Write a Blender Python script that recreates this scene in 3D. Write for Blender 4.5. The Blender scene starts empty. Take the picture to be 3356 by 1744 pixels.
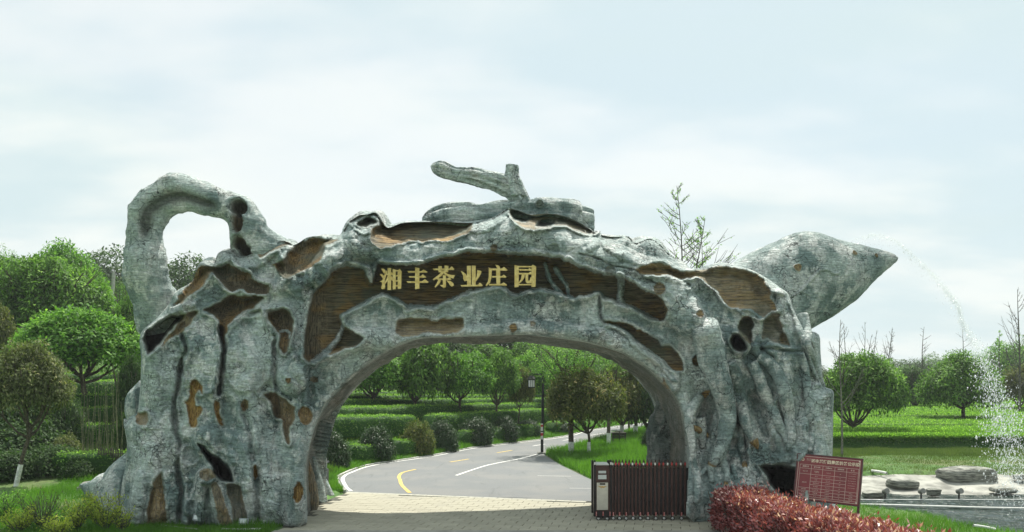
import bpy, math, random
import numpy as np
from mathutils import Vector, Matrix

SC = bpy.context.scene
COL = SC.collection
# ------------------------------------------------------------------ camera
H0 = 3.7            # eye height
F = 2635.0          # focal length in photo pixels (photo 3356 wide)
CU, CV = 1678.0, 1251.0
cam = bpy.data.cameras.new('camera')
cam.sensor_width = 36.0
cam.lens = 36.0 * F / 3356.0
cam.shift_y = (CV - 872.0) / 3356.0
cam.clip_start = 0.1
cam.clip_end = 5000
camo = bpy.data.objects.new('camera', cam)
camo.location = (0, 0, H0)
camo.rotation_euler = (math.radians(90), 0, 0)
COL.objects.link(camo)
SC.camera = camo
SC.view_settings.view_transform = 'Standard'
SC.view_settings.look = 'None'
SC.view_settings.gamma = 1
SC.view_settings.use_curve_mapping = False
SC.view_settings.exposure = 0.44
SC.cycles.max_bounces = 6
SC.cycles.diffuse_bounces = 3
SC.cycles.transparent_max_bounces = 8
SC.cycles.use_denoising = True

# ------------------------------------------------------------------ sky and sun
SUN_EL, SUN_AZ = math.radians(62), math.radians(22)   # azimuth measured from +Y (ahead) towards +X (right)
world = bpy.data.worlds.new('World')
SC.world = world
world.use_nodes = True
wn, wl = world.node_tree.nodes, world.node_tree.links
wn.clear()
wo = wn.new('ShaderNodeOutputWorld')
sky = wn.new('ShaderNodeTexSky')
sky.sky_type = 'NISHITA'
sky.sun_disc = False
sky.sun_elevation = SUN_EL
sky.sun_rotation = SUN_AZ
sky.dust_density = 2.5
sky.air_density = 1.0
bg1 = wn.new('ShaderNodeBackground'); bg1.inputs[1].default_value = 0.12
wl.new(sky.outputs[0], bg1.inputs[0])
bg2 = wn.new('ShaderNodeBackground'); bg2.inputs[0].default_value = (0.80, 0.885, 0.90, 1); bg2.inputs[1].default_value = 0.95
tc = wn.new('ShaderNodeTexCoord')
# clouds lie on a layer overhead: direction divided by its height
sep = wn.new('ShaderNodeSeparateXYZ'); wl.new(tc.outputs['Generated'], sep.inputs[0])
addz = wn.new('ShaderNodeMath'); addz.operation = 'ADD'; addz.inputs[1].default_value = 0.22
absz = wn.new('ShaderNodeMath'); absz.operation = 'ABSOLUTE'; wl.new(sep.outputs[2], absz.inputs[0]); wl.new(absz.outputs[0], addz.inputs[0])
dx = wn.new('ShaderNodeMath'); dx.operation = 'DIVIDE'; wl.new(sep.outputs[0], dx.inputs[0]); wl.new(addz.outputs[0], dx.inputs[1])
dy = wn.new('ShaderNodeMath'); dy.operation = 'DIVIDE'; wl.new(sep.outputs[1], dy.inputs[0]); wl.new(addz.outputs[0], dy.inputs[1])
cmb = wn.new('ShaderNodeCombineXYZ'); wl.new(dx.outputs[0], cmb.inputs[0]); wl.new(dy.outputs[0], cmb.inputs[1])
n1 = wn.new('ShaderNodeTexNoise'); n1.inputs['Scale'].default_value = 0.75; n1.inputs['Detail'].default_value = 7; n1.inputs['Roughness'].default_value = 0.52; n1.inputs['Distortion'].default_value = 0.35
mp = wn.new('ShaderNodeMapping'); mp.inputs['Location'].default_value = (3.7, 1.4, 0.3)
mp.inputs['Scale'].default_value = (0.8, 1.25, 1)
wl.new(cmb.outputs[0], mp.inputs[0]); wl.new(mp.outputs[0], n1.inputs[0])
cr = wn.new('ShaderNodeMapRange'); cr.interpolation_type = 'SMOOTHSTEP'
cr.inputs['From Min'].default_value = 0.36; cr.inputs['From Max'].default_value = 0.60
cr.inputs['To Min'].default_value = 0.84; cr.inputs['To Max'].default_value = 1.0
wl.new(n1.outputs[0], cr.inputs['Value'])
# cloud grey differs a little from one bank to the next
n2 = wn.new('ShaderNodeTexNoise'); n2.inputs['Scale'].default_value = 1.7; n2.inputs['Detail'].default_value = 4
wl.new(mp.outputs[0], n2.inputs[0])
cg = wn.new('ShaderNodeMix'); cg.data_type = 'RGBA'
cg.inputs['A'].default_value = (0.545, 0.655, 0.675, 1); cg.inputs['B'].default_value = (0.735, 0.775, 0.75, 1)
cgr = wn.new('ShaderNodeMapRange'); cgr.interpolation_type = 'SMOOTHSTEP'; cgr.inputs['From Min'].default_value = 0.33; cgr.inputs['From Max'].default_value = 0.64
wl.new(n2.outputs[0], cgr.inputs['Value']); wl.new(cgr.outputs[0], cg.inputs['Factor']); wl.new(cg.outputs['Result'], bg2.inputs[0])
mixw = wn.new('ShaderNodeMixShader')
wl.new(cr.outputs[0], mixw.inputs[0]); wl.new(bg1.outputs[0], mixw.inputs[1]); wl.new(bg2.outputs[0], mixw.inputs[2])
wl.new(mixw.outputs[0], wo.inputs[0])

sun = bpy.data.lights.new('sun', 'SUN')
sun.energy = 4.6
sun.angle = math.radians(0.6)
sun.color = (1.0, 0.955, 0.86)
suno = bpy.data.objects.new('sun', sun)
sd = Vector((math.sin(SUN_AZ) * math.cos(SUN_EL), math.cos(SUN_AZ) * math.cos(SUN_EL), math.sin(SUN_EL)))
suno.rotation_euler = sd.to_track_quat('Z', 'Y').to_euler()
suno.location = (0, 0, 60)
COL.objects.link(suno)

# ------------------------------------------------------------------ numpy helpers
RNG = np.random.default_rng(7)
random.seed(11)
LAT = RNG.random((64, 64, 64)).astype(np.float32)

def vnoise(p):
    """smooth value noise, p (...,3) -> 0..1"""
    p = np.asarray(p, dtype=np.float64)
    i = np.floor(p).astype(np.int64); f = p - i
    f = f * f * (3 - 2 * f)
    i0 = i & 63; i1 = (i + 1) & 63
    x0, y0, z0 = i0[..., 0], i0[..., 1], i0[..., 2]; x1, y1, z1 = i1[..., 0], i1[..., 1], i1[..., 2]
    fx, fy, fz = f[..., 0], f[..., 1], f[..., 2]
    a = LAT[x0, y0, z0] * (1 - fx) + LAT[x1, y0, z0] * fx
    b = LAT[x0, y1, z0] * (1 - fx) + LAT[x1, y1, z0] * fx
    c = LAT[x0, y0, z1] * (1 - fx) + LAT[x1, y0, z1] * fx
    d = LAT[x0, y1, z1] * (1 - fx) + LAT[x1, y1, z1] * fx
    return (a * (1 - fy) + b * fy) * (1 - fz) + (c * (1 - fy) + d * fy) * fz

def fbm(p, octv=4):
    s = 0; a = 0.5; t = 0
    p = np.asarray(p, dtype=np.float64)
    for k in range(octv):
        s = s + a * vnoise(p + 17.3 * k); t += a; a *= 0.5; p = p * 2.03
    return s / t * 2 - 1      # -1..1

def ridged(p, octv=3):
    s = 0; a = 0.5; t = 0
    p = np.asarray(p, dtype=np.float64)
    for k in range(octv):
        s = s + a * (1 - np.abs(2 * vnoise(p + 9.1 * k) - 1)); t += a; a *= 0.5; p = p * 2.1
    return s / t

def sstep(a, b, x):
    t = np.clip((x - a) / (b - a), 0, 1)
    return t * t * (3 - 2 * t)

def catmull(pts, n=4, closed=True):
    pts = np.asarray(pts, float); m = len(pts); out = []
    rng = range(m) if closed else range(m - 1)
    for i in rng:
        if closed:
            p0, p1, p2, p3 = pts[(i - 1) % m], pts[i], pts[(i + 1) % m], pts[(i + 2) % m]
        else:
            p0, p1, p2, p3 = pts[max(i - 1, 0)], pts[i], pts[i + 1], pts[min(i + 2, m - 1)]
        for k in range(n):
            t = k / n
            out.append(0.5 * ((2 * p1) + (-p0 + p2) * t + (2 * p0 - 5 * p1 + 4 * p2 - p3) * t * t + (-p0 + 3 * p1 - 3 * p2 + p3) * t ** 3))
    if not closed: out.append(pts[-1])
    return np.array(out)

def wp(U, V, Y):
    """point seen at photo pixel (U,V) standing Y metres ahead"""
    return np.array([(U - CU) / F * Y, Y, H0 - (V - CV) / F * Y])

def tag(o, label=None, cat=None, group=None, kind=None):
    if label: o['label'] = label
    if cat: o['category'] = cat
    if group: o['group'] = group
    if kind: o['kind'] = kind
    return o

def empty(name, loc=(0, 0, 0), rz=0.0):
    o = bpy.data.objects.new(name, None); COL.objects.link(o)
    o.location = loc; o.rotation_euler = (0, 0, rz); o.empty_display_size = 0.2
    return o

def mworld(p):
    m = Matrix.Translation(p.location) @ p.rotation_euler.to_matrix().to_4x4()
    if p.parent is not None: m = mworld(p.parent) @ p.matrix_parent_inverse @ m
    return m

def link(name, me, parent=None, loc=None, world_space=True):
    o = bpy.data.objects.new(name, me); COL.objects.link(o)
    if parent is not None:
        o.parent = parent
        if world_space:      # geometry is given in world coordinates
            o.matrix_parent_inverse = mworld(parent).inverted()
    if loc is not None: o.location = loc
    return o

def np_mesh(name, V, Q, mat, smooth=True, attrs=None, T=None):
    """V (n,3), Q (m,4) quads and / or T (k,3) triangles"""
    me = bpy.data.meshes.new(name)
    V = np.asarray(V, dtype=np.float32)
    me.vertices.add(len(V)); me.vertices.foreach_set('co', V.ravel())
    idx = []; starts = []; n = 0
    if Q is not None and len(Q):
        Q = np.asarray(Q, dtype=np.int32); idx.append(Q.ravel()); starts.append(np.arange(len(Q)) * 4); n = len(Q) * 4
    if T is not None and len(T):
        T = np.asarray(T, dtype=np.int32); idx.append(T.ravel()); starts.append(n + np.arange(len(T)) * 3)
    idx = np.concatenate(idx); st = np.concatenate(starts).astype(np.int32)
    me.loops.add(len(idx)); me.loops.foreach_set('vertex_index', idx)
    me.polygons.add(len(st)); me.polygons.foreach_set('loop_start', st)
    if smooth: me.polygons.foreach_set('use_smooth', np.ones(len(st), dtype=bool))
    if attrs:
        for k, a in attrs.items():
            a = np.asarray(a, dtype=np.float32)
            if a.ndim == 1:
                at = me.attributes.new(k, 'FLOAT', 'POINT'); at.data.foreach_set('value', a)
            else:
                at = me.attributes.new(k, 'FLOAT_COLOR', 'POINT'); at.data.foreach_set('color', a.ravel())
    me.update(calc_edges=True)
    me.validate()
    if mat is not None:
        for m in (mat if isinstance(mat, (list, tuple)) else [mat]): me.materials.append(m)
    return me

class MB:
    """collects simple solids into one mesh"""
    def __init__(s): s.v = []; s.f = []; s.n = 0
    def add(s, v, f):
        s.v.extend([tuple(map(float, x)) for x in v]); s.f.extend([tuple(i + s.n for i in q) for q in f]); s.n += len(v)
    def box(s, x0, x1, y0, y1, z0, z1, M=None, bev=0.0):
        if bev > 0:
            pr = [(x0 + bev, y0), (x1 - bev, y0), (x1, y0 + bev), (x1, y1 - bev), (x1 - bev, y1), (x0 + bev, y1), (x0, y1 - bev), (x0, y0 + bev)]
            cx, cy = (x0 + x1) / 2, (y0 + y1) / 2
            kx = 1 - 2 * bev / max(x1 - x0, 1e-6); ky = 1 - 2 * bev / max(y1 - y0, 1e-6)
            lv = []
            for z, k in ((z0, 1), (z0 + bev, 0), (z1 - bev, 0), (z1, 1)):
                for (x, y) in pr:
                    lv.append((cx + (x - cx) * (kx if k else 1), cy + (y - cy) * (ky if k else 1), z))
            f = []
            for l in range(3):
                for i in range(8):
                    j = (i + 1) % 8; f.append((l * 8 + i, l * 8 + j, l * 8 + 8 + j, l * 8 + 8 + i))
            f.append(tuple(range(7, -1, -1))); f.append(tuple(range(24, 32)))
            v = lv
        else:
            v = [(x0, y0, z0), (x1, y0, z0), (x1, y1, z0), (x0, y1, z0), (x0, y0, z1), (x1, y0, z1), (x1, y1, z1), (x0, y1, z1)]
            f = [(3, 2, 1, 0), (4, 5, 6, 7), (0, 1, 5, 4), (1, 2, 6, 5), (2, 3, 7, 6), (3, 0, 4, 7)]
        if M is not None: v = [tuple(M @ Vector(p)) for p in v]
        s.add(v, f)
    def cyl(s, a, b, r0, r1=None, n=12, caps=True):
        r1 = r0 if r1 is None else r1
        a = Vector(a); b = Vector(b); d = (b - a).normalized()
        u = d.orthogonal().normalized(); w = d.cross(u)
        v = []
        for p, r in ((a, r0), (b, r1)):
            for i in range(n):
                t = 2 * math.pi * i / n; v.append(p + (u * math.cos(t) + w * math.sin(t)) * r)
        f = [(i, (i + 1) % n, n + (i + 1) % n, n + i) for i in range(n)]
        if caps: f.append(tuple(range(n - 1, -1, -1))); f.append(tuple(range(n, 2 * n)))
        s.add(v, f)
    def tube(s, pts, r, n=8):
        for k in range(len(pts) - 1):
            ra = r[k] if hasattr(r, '__len__') else r; rb = r[k + 1] if hasattr(r, '__len__') else r
            s.cyl(pts[k], pts[k + 1], ra, rb, n, True)
    def build(s, name, mat, parent=None, smooth=False):
        me = bpy.data.meshes.new(name); me.from_pydata(s.v, [], s.f); me.update()
        if smooth: me.polygons.foreach_set('use_smooth', [True] * len(me.polygons))
        me.materials.append(mat)
        return link(name, me, parent)

# ------------------------------------------------------------------ material helpers
def new_mat(name):
    m = bpy.data.materials.new(name); m.use_nodes = True
    nt = m.node_tree; b = nt.nodes['Principled BSDF']
    return m, nt.nodes, nt.links, b

def tex_noise(N, L, vec, scale, detail=4, rough=0.55, dist=0.0):
    n = N.new('ShaderNodeTexNoise'); n.inputs['Scale'].default_value = scale; n.inputs['Detail'].default_value = detail
    n.inputs['Roughness'].default_value = rough; n.inputs['Distortion'].default_value = dist
    if vec is not None: L.new(vec, n.inputs['Vector'])
    return n.outputs['Fac']

def mapping(N, L, vec, scale=(1, 1, 1), loc=(0, 0, 0)):
    m = N.new('ShaderNodeMapping'); m.inputs['Scale'].default_value = scale; m.inputs['Location'].default_value = loc
    L.new(vec, m.inputs['Vector']); return m.outputs[0]

def mrange(N, L, val, a, b, c=0.0, d=1.0, smooth=True):
    m = N.new('ShaderNodeMapRange'); m.inputs['From Min'].default_value = a; m.inputs['From Max'].default_value = b
    m.inputs['To Min'].default_value = c; m.inputs['To Max'].default_value = d
    if smooth: m.interpolation_type = 'SMOOTHSTEP'
    L.new(val, m.inputs['Value']); return m.outputs[0]

def mixc(N, L, fac, a, b, mode='MIX'):
    m = N.new('ShaderNodeMix'); m.data_type = 'RGBA'; m.blend_type = mode
    for k, x in (('A', a), ('B', b)):
        if isinstance(x, (tuple, list)): m.inputs[k].default_value = (*x[:3], 1)
        else: L.new(x, m.inputs[k])
    if isinstance(fac, (int, float)): m.inputs['Factor'].default_value = fac
    else: L.new(fac, m.inputs['Factor'])
    return m.outputs['Result']

def mathn(N, L, op, a, b=None, clamp=False):
    m = N.new('ShaderNodeMath'); m.operation = op; m.use_clamp = clamp
    for i, x in enumerate((a, b)):
        if x is None: continue
        if isinstance(x, (int, float)): m.inputs[i].default_value = x
        else: L.new(x, m.inputs[i])
    return m.outputs[0]

def simple(name, col, rough=0.6, metal=0.0, noise=0.12, scale=8.0, bump=0.0, spec=0.5):
    m, N, L, b = new_mat(name)
    tcn = N.new('ShaderNodeTexCoord').outputs['Object']
    f = tex_noise(N, L, tcn, scale, 5)
    lo = tuple(max(c * (1 - noise * 1.6), 0) for c in col); hi = tuple(min(c * (1 + noise * 1.6), 1) for c in col)
    L.new(mixc(N, L, mrange(N, L, f, 0.3, 0.7), lo, hi), b.inputs['Base Color'])
    b.inputs['Roughness'].default_value = rough; b.inputs['Metallic'].default_value = metal
    b.inputs['Specular IOR Level'].default_value = spec
    if bump > 0:
        bp = N.new('ShaderNodeBump'); bp.inputs['Strength'].default_value = bump; bp.inputs['Distance'].default_value = 0.02
        L.new(f, bp.inputs['Height']); L.new(bp.outputs[0], b.inputs['Normal'])
    return m
# ------------------------------------------------------------------ rockwork material
def make_bark():
    m, N, L, b = new_mat('painted_bark_rockwork')
    P = N.new('ShaderNodeTexCoord').outputs['Object']
    at = N.new('ShaderNodeAttribute'); at.attribute_name = 'paint'
    sp = N.new('ShaderNodeSeparateColor'); L.new(at.outputs['Color'], sp.inputs[0])
    wood, ochre, hollow, horiz = sp.outputs[0], sp.outputs[1], sp.outputs[2], at.outputs['Alpha']
    # bark paint
    big = tex_noise(N, L, P, 0.55, 5, 0.6)
    base = mixc(N, L, mrange(N, L, big, 0.40, 0.60), (0.255, 0.350, 0.342), (0.66, 0.765, 0.735))
    blot = tex_noise(N, L, mapping(N, L, P, (1, 1, .7), (4, 2, 9)), 2.1, 7, 0.68)
    base = mixc(N, L, mrange(N, L, blot, 0.47, 0.60), base, (0.84, 0.88, 0.85))
    streak = tex_noise(N, L, mapping(N, L, P, (3.3, 3.3, 0.42), (1, 8, 2)), 1.5, 6, 0.66)
    base = mixc(N, L, mrange(N, L, streak, 0.56, 0.72, 0, 0.75), base, (0.10, 0.15, 0.145))
    moss = tex_noise(N, L, mapping(N, L, P, (1, 1, 1), (14, 3, 5)), 0.8, 5, 0.6)
    base = mixc(N, L, mrange(N, L, moss, 0.55, 0.74, 0, 0.5), base, (0.15, 0.21, 0.15))
    fine = tex_noise(N, L, P, 16, 5, 0.7)
    base = mixc(N, L, mrange(N, L, fine, 0.3, 0.72, 0, 1), mixc(N, L, 0.5, base, (0.03, 0.05, 0.05)), base)
    # bark wrinkles, mostly level
    wv = N.new('ShaderNodeTexNoise'); wv.inputs['Scale'].default_value = 1.0; wv.inputs['Detail'].default_value = 5; wv.inputs['Roughness'].default_value = .62
    wv.inputs['Distortion'].default_value = 0.8
    L.new(mapping(N, L, P, (3.2, 3.2, 22)), wv.inputs['Vector'])
    wr = mrange(N, L, wv.outputs['Fac'], 0.38, 0.62)
    base = mixc(N, L, mathn(N, L, 'MULTIPLY', mrange(N, L, wv.outputs['Fac'], 0.50, 0.36), 0.45), base, (0.045, 0.080, 0.080))
    # cracks
    wob = N.new('ShaderNodeTexNoise'); wob.inputs['Scale'].default_value = 2.5; wob.inputs['Detail'].default_value = 3
    L.new(P, wob.inputs['Vector'])
    va = N.new('ShaderNodeVectorMath'); va.operation = 'MULTIPLY_ADD'; L.new(wob.outputs['Color'], va.inputs[0]); va.inputs[1].default_value = (.5, .5, .5); L.new(P, va.inputs[2])
    vo = N.new('ShaderNodeTexVoronoi'); vo.feature = 'DISTANCE_TO_EDGE'; vo.inputs['Scale'].default_value = 2.6
    L.new(mapping(N, L, va.outputs[0], (1, 1, 1.0)), vo.inputs['Vector'])
    cmask = mrange(N, L, tex_noise(N, L, mapping(N, L, P, (1, 1, 1), (7, 7, 3)), 0.9, 3), 0.48, 0.60)
    crack = mathn(N, L, 'MULTIPLY', mrange(N, L, vo.outputs['Distance'], 0.022, 0.004), cmask)
    vo2 = N.new('ShaderNodeTexVoronoi'); vo2.feature = 'DISTANCE_TO_EDGE'; vo2.inputs['Scale'].default_value = 7.0
    L.new(mapping(N, L, va.outputs[0], (1, 1, 1.25)), vo2.inputs['Vector'])
    cm2 = mrange(N, L, tex_noise(N, L, mapping(N, L, P, (1, 1, 1), (2, 17, 3)), 0.8, 3), 0.52, 0.64)
    crack2 = mathn(N, L, 'MULTIPLY', mrange(N, L, vo2.outputs['Distance'], 0.05, 0.01), cm2)
    crk = mathn(N, L, 'MAXIMUM', crack, mathn(N, L, 'MULTIPLY', crack2, 0.8))
    bark = mixc(N, L, mathn(N, L, 'MULTIPLY', crk, 0.85), base, (0.022, 0.035, 0.035))
    # bare wood: grain level on the name panel, upright in the cups of the legs
    gh = tex_noise(N, L, mapping(N, L, P, (1.1, 1.1, 16)), 1.6, 6, 0.62, 0.4)
    gv = tex_noise(N, L, mapping(N, L, P, (16, 16, 1.1)), 1.6, 6, 0.62, 0.4)
    gm = N.new('ShaderNodeMix'); gm.data_type = 'FLOAT'; L.new(horiz, gm.inputs['Factor']); L.new(gv, gm.inputs['A']); L.new(gh, gm.inputs['B'])
    g = gm.outputs['Result']
    wcol = mixc(N, L, mrange(N, L, g, 0.36, 0.64), (0.105, 0.090, 0.062), (0.31, 0.265, 0.175))
    warm = tex_noise(N, L, mapping(N, L, P, (1, 1, 1.6), (21, 3, 8)), 0.75, 4)
    wcol = mixc(N, L, mrange(N, L, warm, 0.44, 0.62, 0, 0.8), wcol, mixc(N, L, mrange(N, L, g, .36, .6), (0.13, 0.075, 0.025), (0.46, 0.28, 0.09)))
    grn = tex_noise(N, L, mapping(N, L, P, (1, 1, 1.2), (1, 33, 8)), 0.9, 4)
    wcol = mixc(N, L, mrange(N, L, grn, 0.50, 0.70, 0, 0.7), wcol, (0.15, 0.18, 0.14))
    oc = mixc(N, L, mrange(N, L, g, 0.38, 0.62), (0.20, 0.115, 0.035), (0.52, 0.33, 0.105))
    ea = N.new('ShaderNodeAttribute'); ea.attribute_name = 'edge'
    bark = mixc(N, L, mathn(N, L, 'MULTIPLY', ea.outputs['Fac'], .32), bark, (0.70, 0.74, 0.66))
    c = mixc(N, L, wood, bark, wcol)
    c = mixc(N, L, ochre, c, oc)
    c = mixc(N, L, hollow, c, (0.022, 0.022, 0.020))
    L.new(c, b.inputs['Base Color'])
    b.inputs['Roughness'].default_value = 0.72; b.inputs['Specular IOR Level'].default_value = 0.3
    # relief
    barkh = mathn(N, L, 'SUBTRACT', mathn(N, L, 'ADD', mathn(N, L, 'MULTIPLY', wr, 0.30), mathn(N, L, 'MULTIPLY', blot, 1.0)), mathn(N, L, 'MULTIPLY', crk, 1.1))
    barkh = mathn(N, L, 'ADD', barkh, mathn(N, L, 'MULTIPLY', fine, 0.35))
    hm = N.new('ShaderNodeMix'); hm.data_type = 'FLOAT'; L.new(mathn(N, L, 'MAXIMUM', wood, ochre), hm.inputs['Factor']); L.new(barkh, hm.inputs['A'])
    L.new(mathn(N, L, 'MULTIPLY', g, 2.4), hm.inputs['B'])
    bp = N.new('ShaderNodeBump'); bp.inputs['Strength'].default_value = 0.95; bp.inputs['Distance'].default_value = 0.085
    L.new(hm.outputs['Result'], bp.inputs['Height']); L.new(bp.outputs[0], b.inputs['Normal'])
    return m
M_BARK = make_bark()

# ------------------------------------------------------------------ front of the gate as a sculpted relief
STEP = 3.4
U0, U1, V0, V1 = 380.0, 2745.0, 660.0, 1760.0
gu = np.arange(U0, U1, STEP); gv = np.arange(V0, V1, STEP)
GU, GV = np.meshgrid(gu, gv)
NZ = np.stack([GU / 60, GV / 60, np.zeros_like(GU)], -1)
JU = GU + 8.0 * fbm(NZ * 1.0 + 3, 3) + 5.0 * fbm(NZ * 3.6 + 40, 3)
JV = GV + 8.0 * fbm(NZ * 1.0 + 50, 3) + 5.0 * fbm(NZ * 3.6 + 90, 3)

def seg_d(px, py, A, B, extra=None):
    """distance to polyline segments A->B; extra = radii at ends interpolated"""
    dmin = np.full(px.shape, 1e9); rr = np.zeros(px.shape); tt = np.zeros(px.shape)
    for k in range(len(A)):
        ax, ay = A[k]; bx, by = B[k]
        ex, ey = bx - ax, by - ay; l2 = ex * ex + ey * ey + 1e-9
        t = np.clip(((px - ax) * ex + (py - ay) * ey) / l2, 0, 1)
        d = np.hypot(px - ax - t * ex, py - ay - t * ey)
        m = d < dmin
        dmin = np.where(m, d, dmin)
        if extra is not None: rr = np.where(m, extra[k] * (1 - t) + extra[k + 1] * t, rr)
    return dmin, rr

def sdist(poly, marg=60, jit=True, n=4):
    """signed distance (+ inside) on the grid, -marg outside the box"""
    P = catmull(poly, n) if n else np.asarray(poly, float)
    out = np.full(GU.shape, -float(marg))
    m = marg + (12 if jit else 0)
    j0 = np.searchsorted(gu, P[:, 0].min() - m); j1 = np.searchsorted(gu, P[:, 0].max() + m)
    i0 = np.searchsorted(gv, P[:, 1].min() - m); i1 = np.searchsorted(gv, P[:, 1].max() + m)
    X = (JU if jit else GU)[i0:i1, j0:j1]; Yv = (JV if jit else GV)[i0:i1, j0:j1]
    if X.size == 0: return out
    A = P; B = np.roll(P, -1, 0)
    d, _ = seg_d(X, Yv, A, B)
    ins = np.zeros(X.shape, bool)
    for k in range(len(A)):
        (ax, ay), (bx, by) = A[k], B[k]
        c = ((ay > Yv) != (by > Yv))
        with np.errstate(divide='ignore', invalid='ignore'):
            xi = (bx - ax) * (Yv - ay) / (by - ay + 1e-12) + ax
        ins ^= c & (X < xi)
    out[i0:i1, j0:j1] = np.where(ins, d, -np.minimum(d, marg))
    return out

OUTER = [(400,1770),(397,1716),(392,1650),(397,1586),(410,1520),(416,1456),(409,1408),(419,1384),(440,1366),(452,1341),(460,1259),(462,1172),(457,1120),(466,1085),
 (520,1035),(556,992),(573,957),(627,925),(644,881),(662,856),(689,866),(703,860),(714,831),(739,821),(765,834),(786,846),(830,830),(880,805),(930,790),(962,803),(985,792),
 (1008,778),(1052,774),(1097,779),(1120,765),(1138,735),(1145,726),(1177,706),(1205,703),(1230,697),(1247,718),(1269,747),(1313,732),(1352,728),(1444,727),(1541,731),(1595,722),(1633,704),(1655,688),(1667,682),
 (1700,690),(1740,704),(1790,700),(1840,706),(1890,725),(1935,752),(1950,762),(1968,757),(1967,768),(1995,775),(2025,776),(2060,775),(2080,797),(2105,790),(2130,782),(2161,799),(2198,836),(2240,857),(2266,880),(2308,883),(2334,872),
 (2386,868),(2450,880),(2510,910),(2560,945),(2585,965),(2600,1010),(2622,1050),(2645,1080),(2684,1097),(2689,1150),(2694,1210),(2700,1264),(2731,1282),(2731,1340),(2729,1485),(2722,1560),(2716,1640),(2716,1770)]
HOLE = [(1013,1770),(1009,1716),(1005,1629),(1004,1560),(1006,1509),(1022,1437),(1042,1374),(1076,1316),(1124,1262),(1180,1212),(1240,1168),(1300,1136),(1371,1112),(1450,1105),(1517,1104),(1620,1100),(1711,1097),(1808,1106),
 (1880,1115),(1956,1130),(2050,1162),(2120,1205),(2170,1250),(2214,1303),(2238,1360),(2250,1420),(2255,1480),(2251,1581),(2246,1690),(2245,1770)]
dO = sdist(OUTER, 400, False, 3)
dH = -sdist(HOLE, 400, False, 4)      # + outside the opening
dO = np.where(dO <= -400, -400, dO)
inn = np.minimum(dO, dH)

def infl(d, R): 
    t = np.clip(1 - np.clip(d, 0, R) / R, 0, 1)
    return np.sqrt(np.clip(1 - t * t, 0, 1))
HT = 0.62 * infl(dO, 75) + 0.20 * infl(dO, 18) + 0.22 * infl(dH, 30) - 0.1
# the legs spread forward at the foot
HT += 0.75 * sstep(1180, 1720, GV) * infl(dO, 120) * sstep(0, 60, dO)
# upright swells on the legs, running ribs along the arch
# the crest leans back, every upright of the left leg is a swelling column of its own
HT -= 0.0016 * np.clip(1120 - GV, 0, 500)
wvu = GU + 14 * fbm(np.stack([GV / 170, GU * 0 + 2, GU * 0], -1), 2)
for a_, b_ in ((395, 585), (585, 727), (727, 900), (900, 1008)):
    c_, w_ = (a_ + b_) / 2, (b_ - a_) / 2
    HT += 0.26 * np.sqrt(np.clip(1 - ((wvu - c_) / w_) ** 2, 0, 1)) * sstep(1050, 1180, GV) * (.55 + .45 * sstep(1700, 1450, GV))
for a_, b_ in ((2262, 2330), (2330, 2400), (2400, 2470), (2470, 2560), (2560, 2660)):
    c_, w_ = (a_ + b_) / 2, (b_ - a_) / 2
    HT += 0.04 * np.sqrt(np.clip(1 - ((wvu - c_) / w_) ** 2, 0, 1)) * sstep(1180, 1300, GV)
legw = sstep(1080, 1200, GU) * sstep(2290, 2200, GU)
HT += 0.26 * fbm(np.stack([(GU + 30 * fbm(NZ * .35, 2)) / 62, GV / 330, GU * 0], -1) + 5, 2) * (1 - legw) * sstep(1000, 1150, GV)
HT += 0.16 * fbm(np.stack([GU / 150, GV / 150, GU * 0], -1) + 12, 3)

EDG = np.zeros(GU.shape); WOOD = np.zeros(GU.shape); OCH = np.zeros(GU.shape); HOL = np.zeros(GU.shape)

def recess(poly, depth, edge=9, rim=0.05, rw=7, wood=1.0, ochre=0.0, hollow=0.0, flat=None, jit=True, shift=0):
    """sink a pool into the face; rim = raised lip round it"""
    global HT, WOOD, OCH, HOL, EDG
    s = sdist(poly, 50, jit) - shift
    EDG = EDG * sstep(3, 0, s) + np.exp(-((s + 4) / 3.5) ** 2) * (1 if rim > 0 else 0) * (.3 + .9 * vnoise(NZ * 2 + 60))
    t = sstep(-2, edge * (1 if (hollow or flat is not None) else 1.35), s)
    v0_, v1_ = min(p[1] for p in poly), max(p[1] for p in poly)
    rim = rim * (0.35 + 1.3 * vnoise(NZ * 1.5 + 7 + v0_))
    if flat is None and depth < .8: depth = depth * (.55 + .95 * sstep(v1_, v0_, GV))
    if flat is not None:
        HT = HT * (1 - t) + (flat + 0.35 * (HT - flat)) * t
    HT = HT - (1.25 if (hollow or flat is not None) else 1.05) * depth * t + 1.45 * rim * np.exp(-((s + rw * .8) / (rw * .85)) ** 2)
    k = sstep(-1.5, 2.0, s)
    WOOD = np.maximum(WOOD * (1 - k), 0) + wood * k if wood else WOOD * (1 - k)
    OCH = OCH * (1 - k) + ochre * k
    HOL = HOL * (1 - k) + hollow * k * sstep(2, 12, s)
    return s

def raise_(poly, h, edge=10, lip=0.0, lw=8, clear=True, jit=True):
    global HT, WOOD, OCH, HOL
    s = sdist(poly, 50, jit); t = sstep(-4, edge, s)
    HT = HT + h * t + lip * np.exp(-((s - lw) / lw) ** 2) * sstep(-3, 3, s)
    if clear:
        k = sstep(-2, 2, s); WOOD = WOOD * (1 - k); OCH = OCH * (1 - k); HOL = HOL * (1 - k)
    return s

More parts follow.
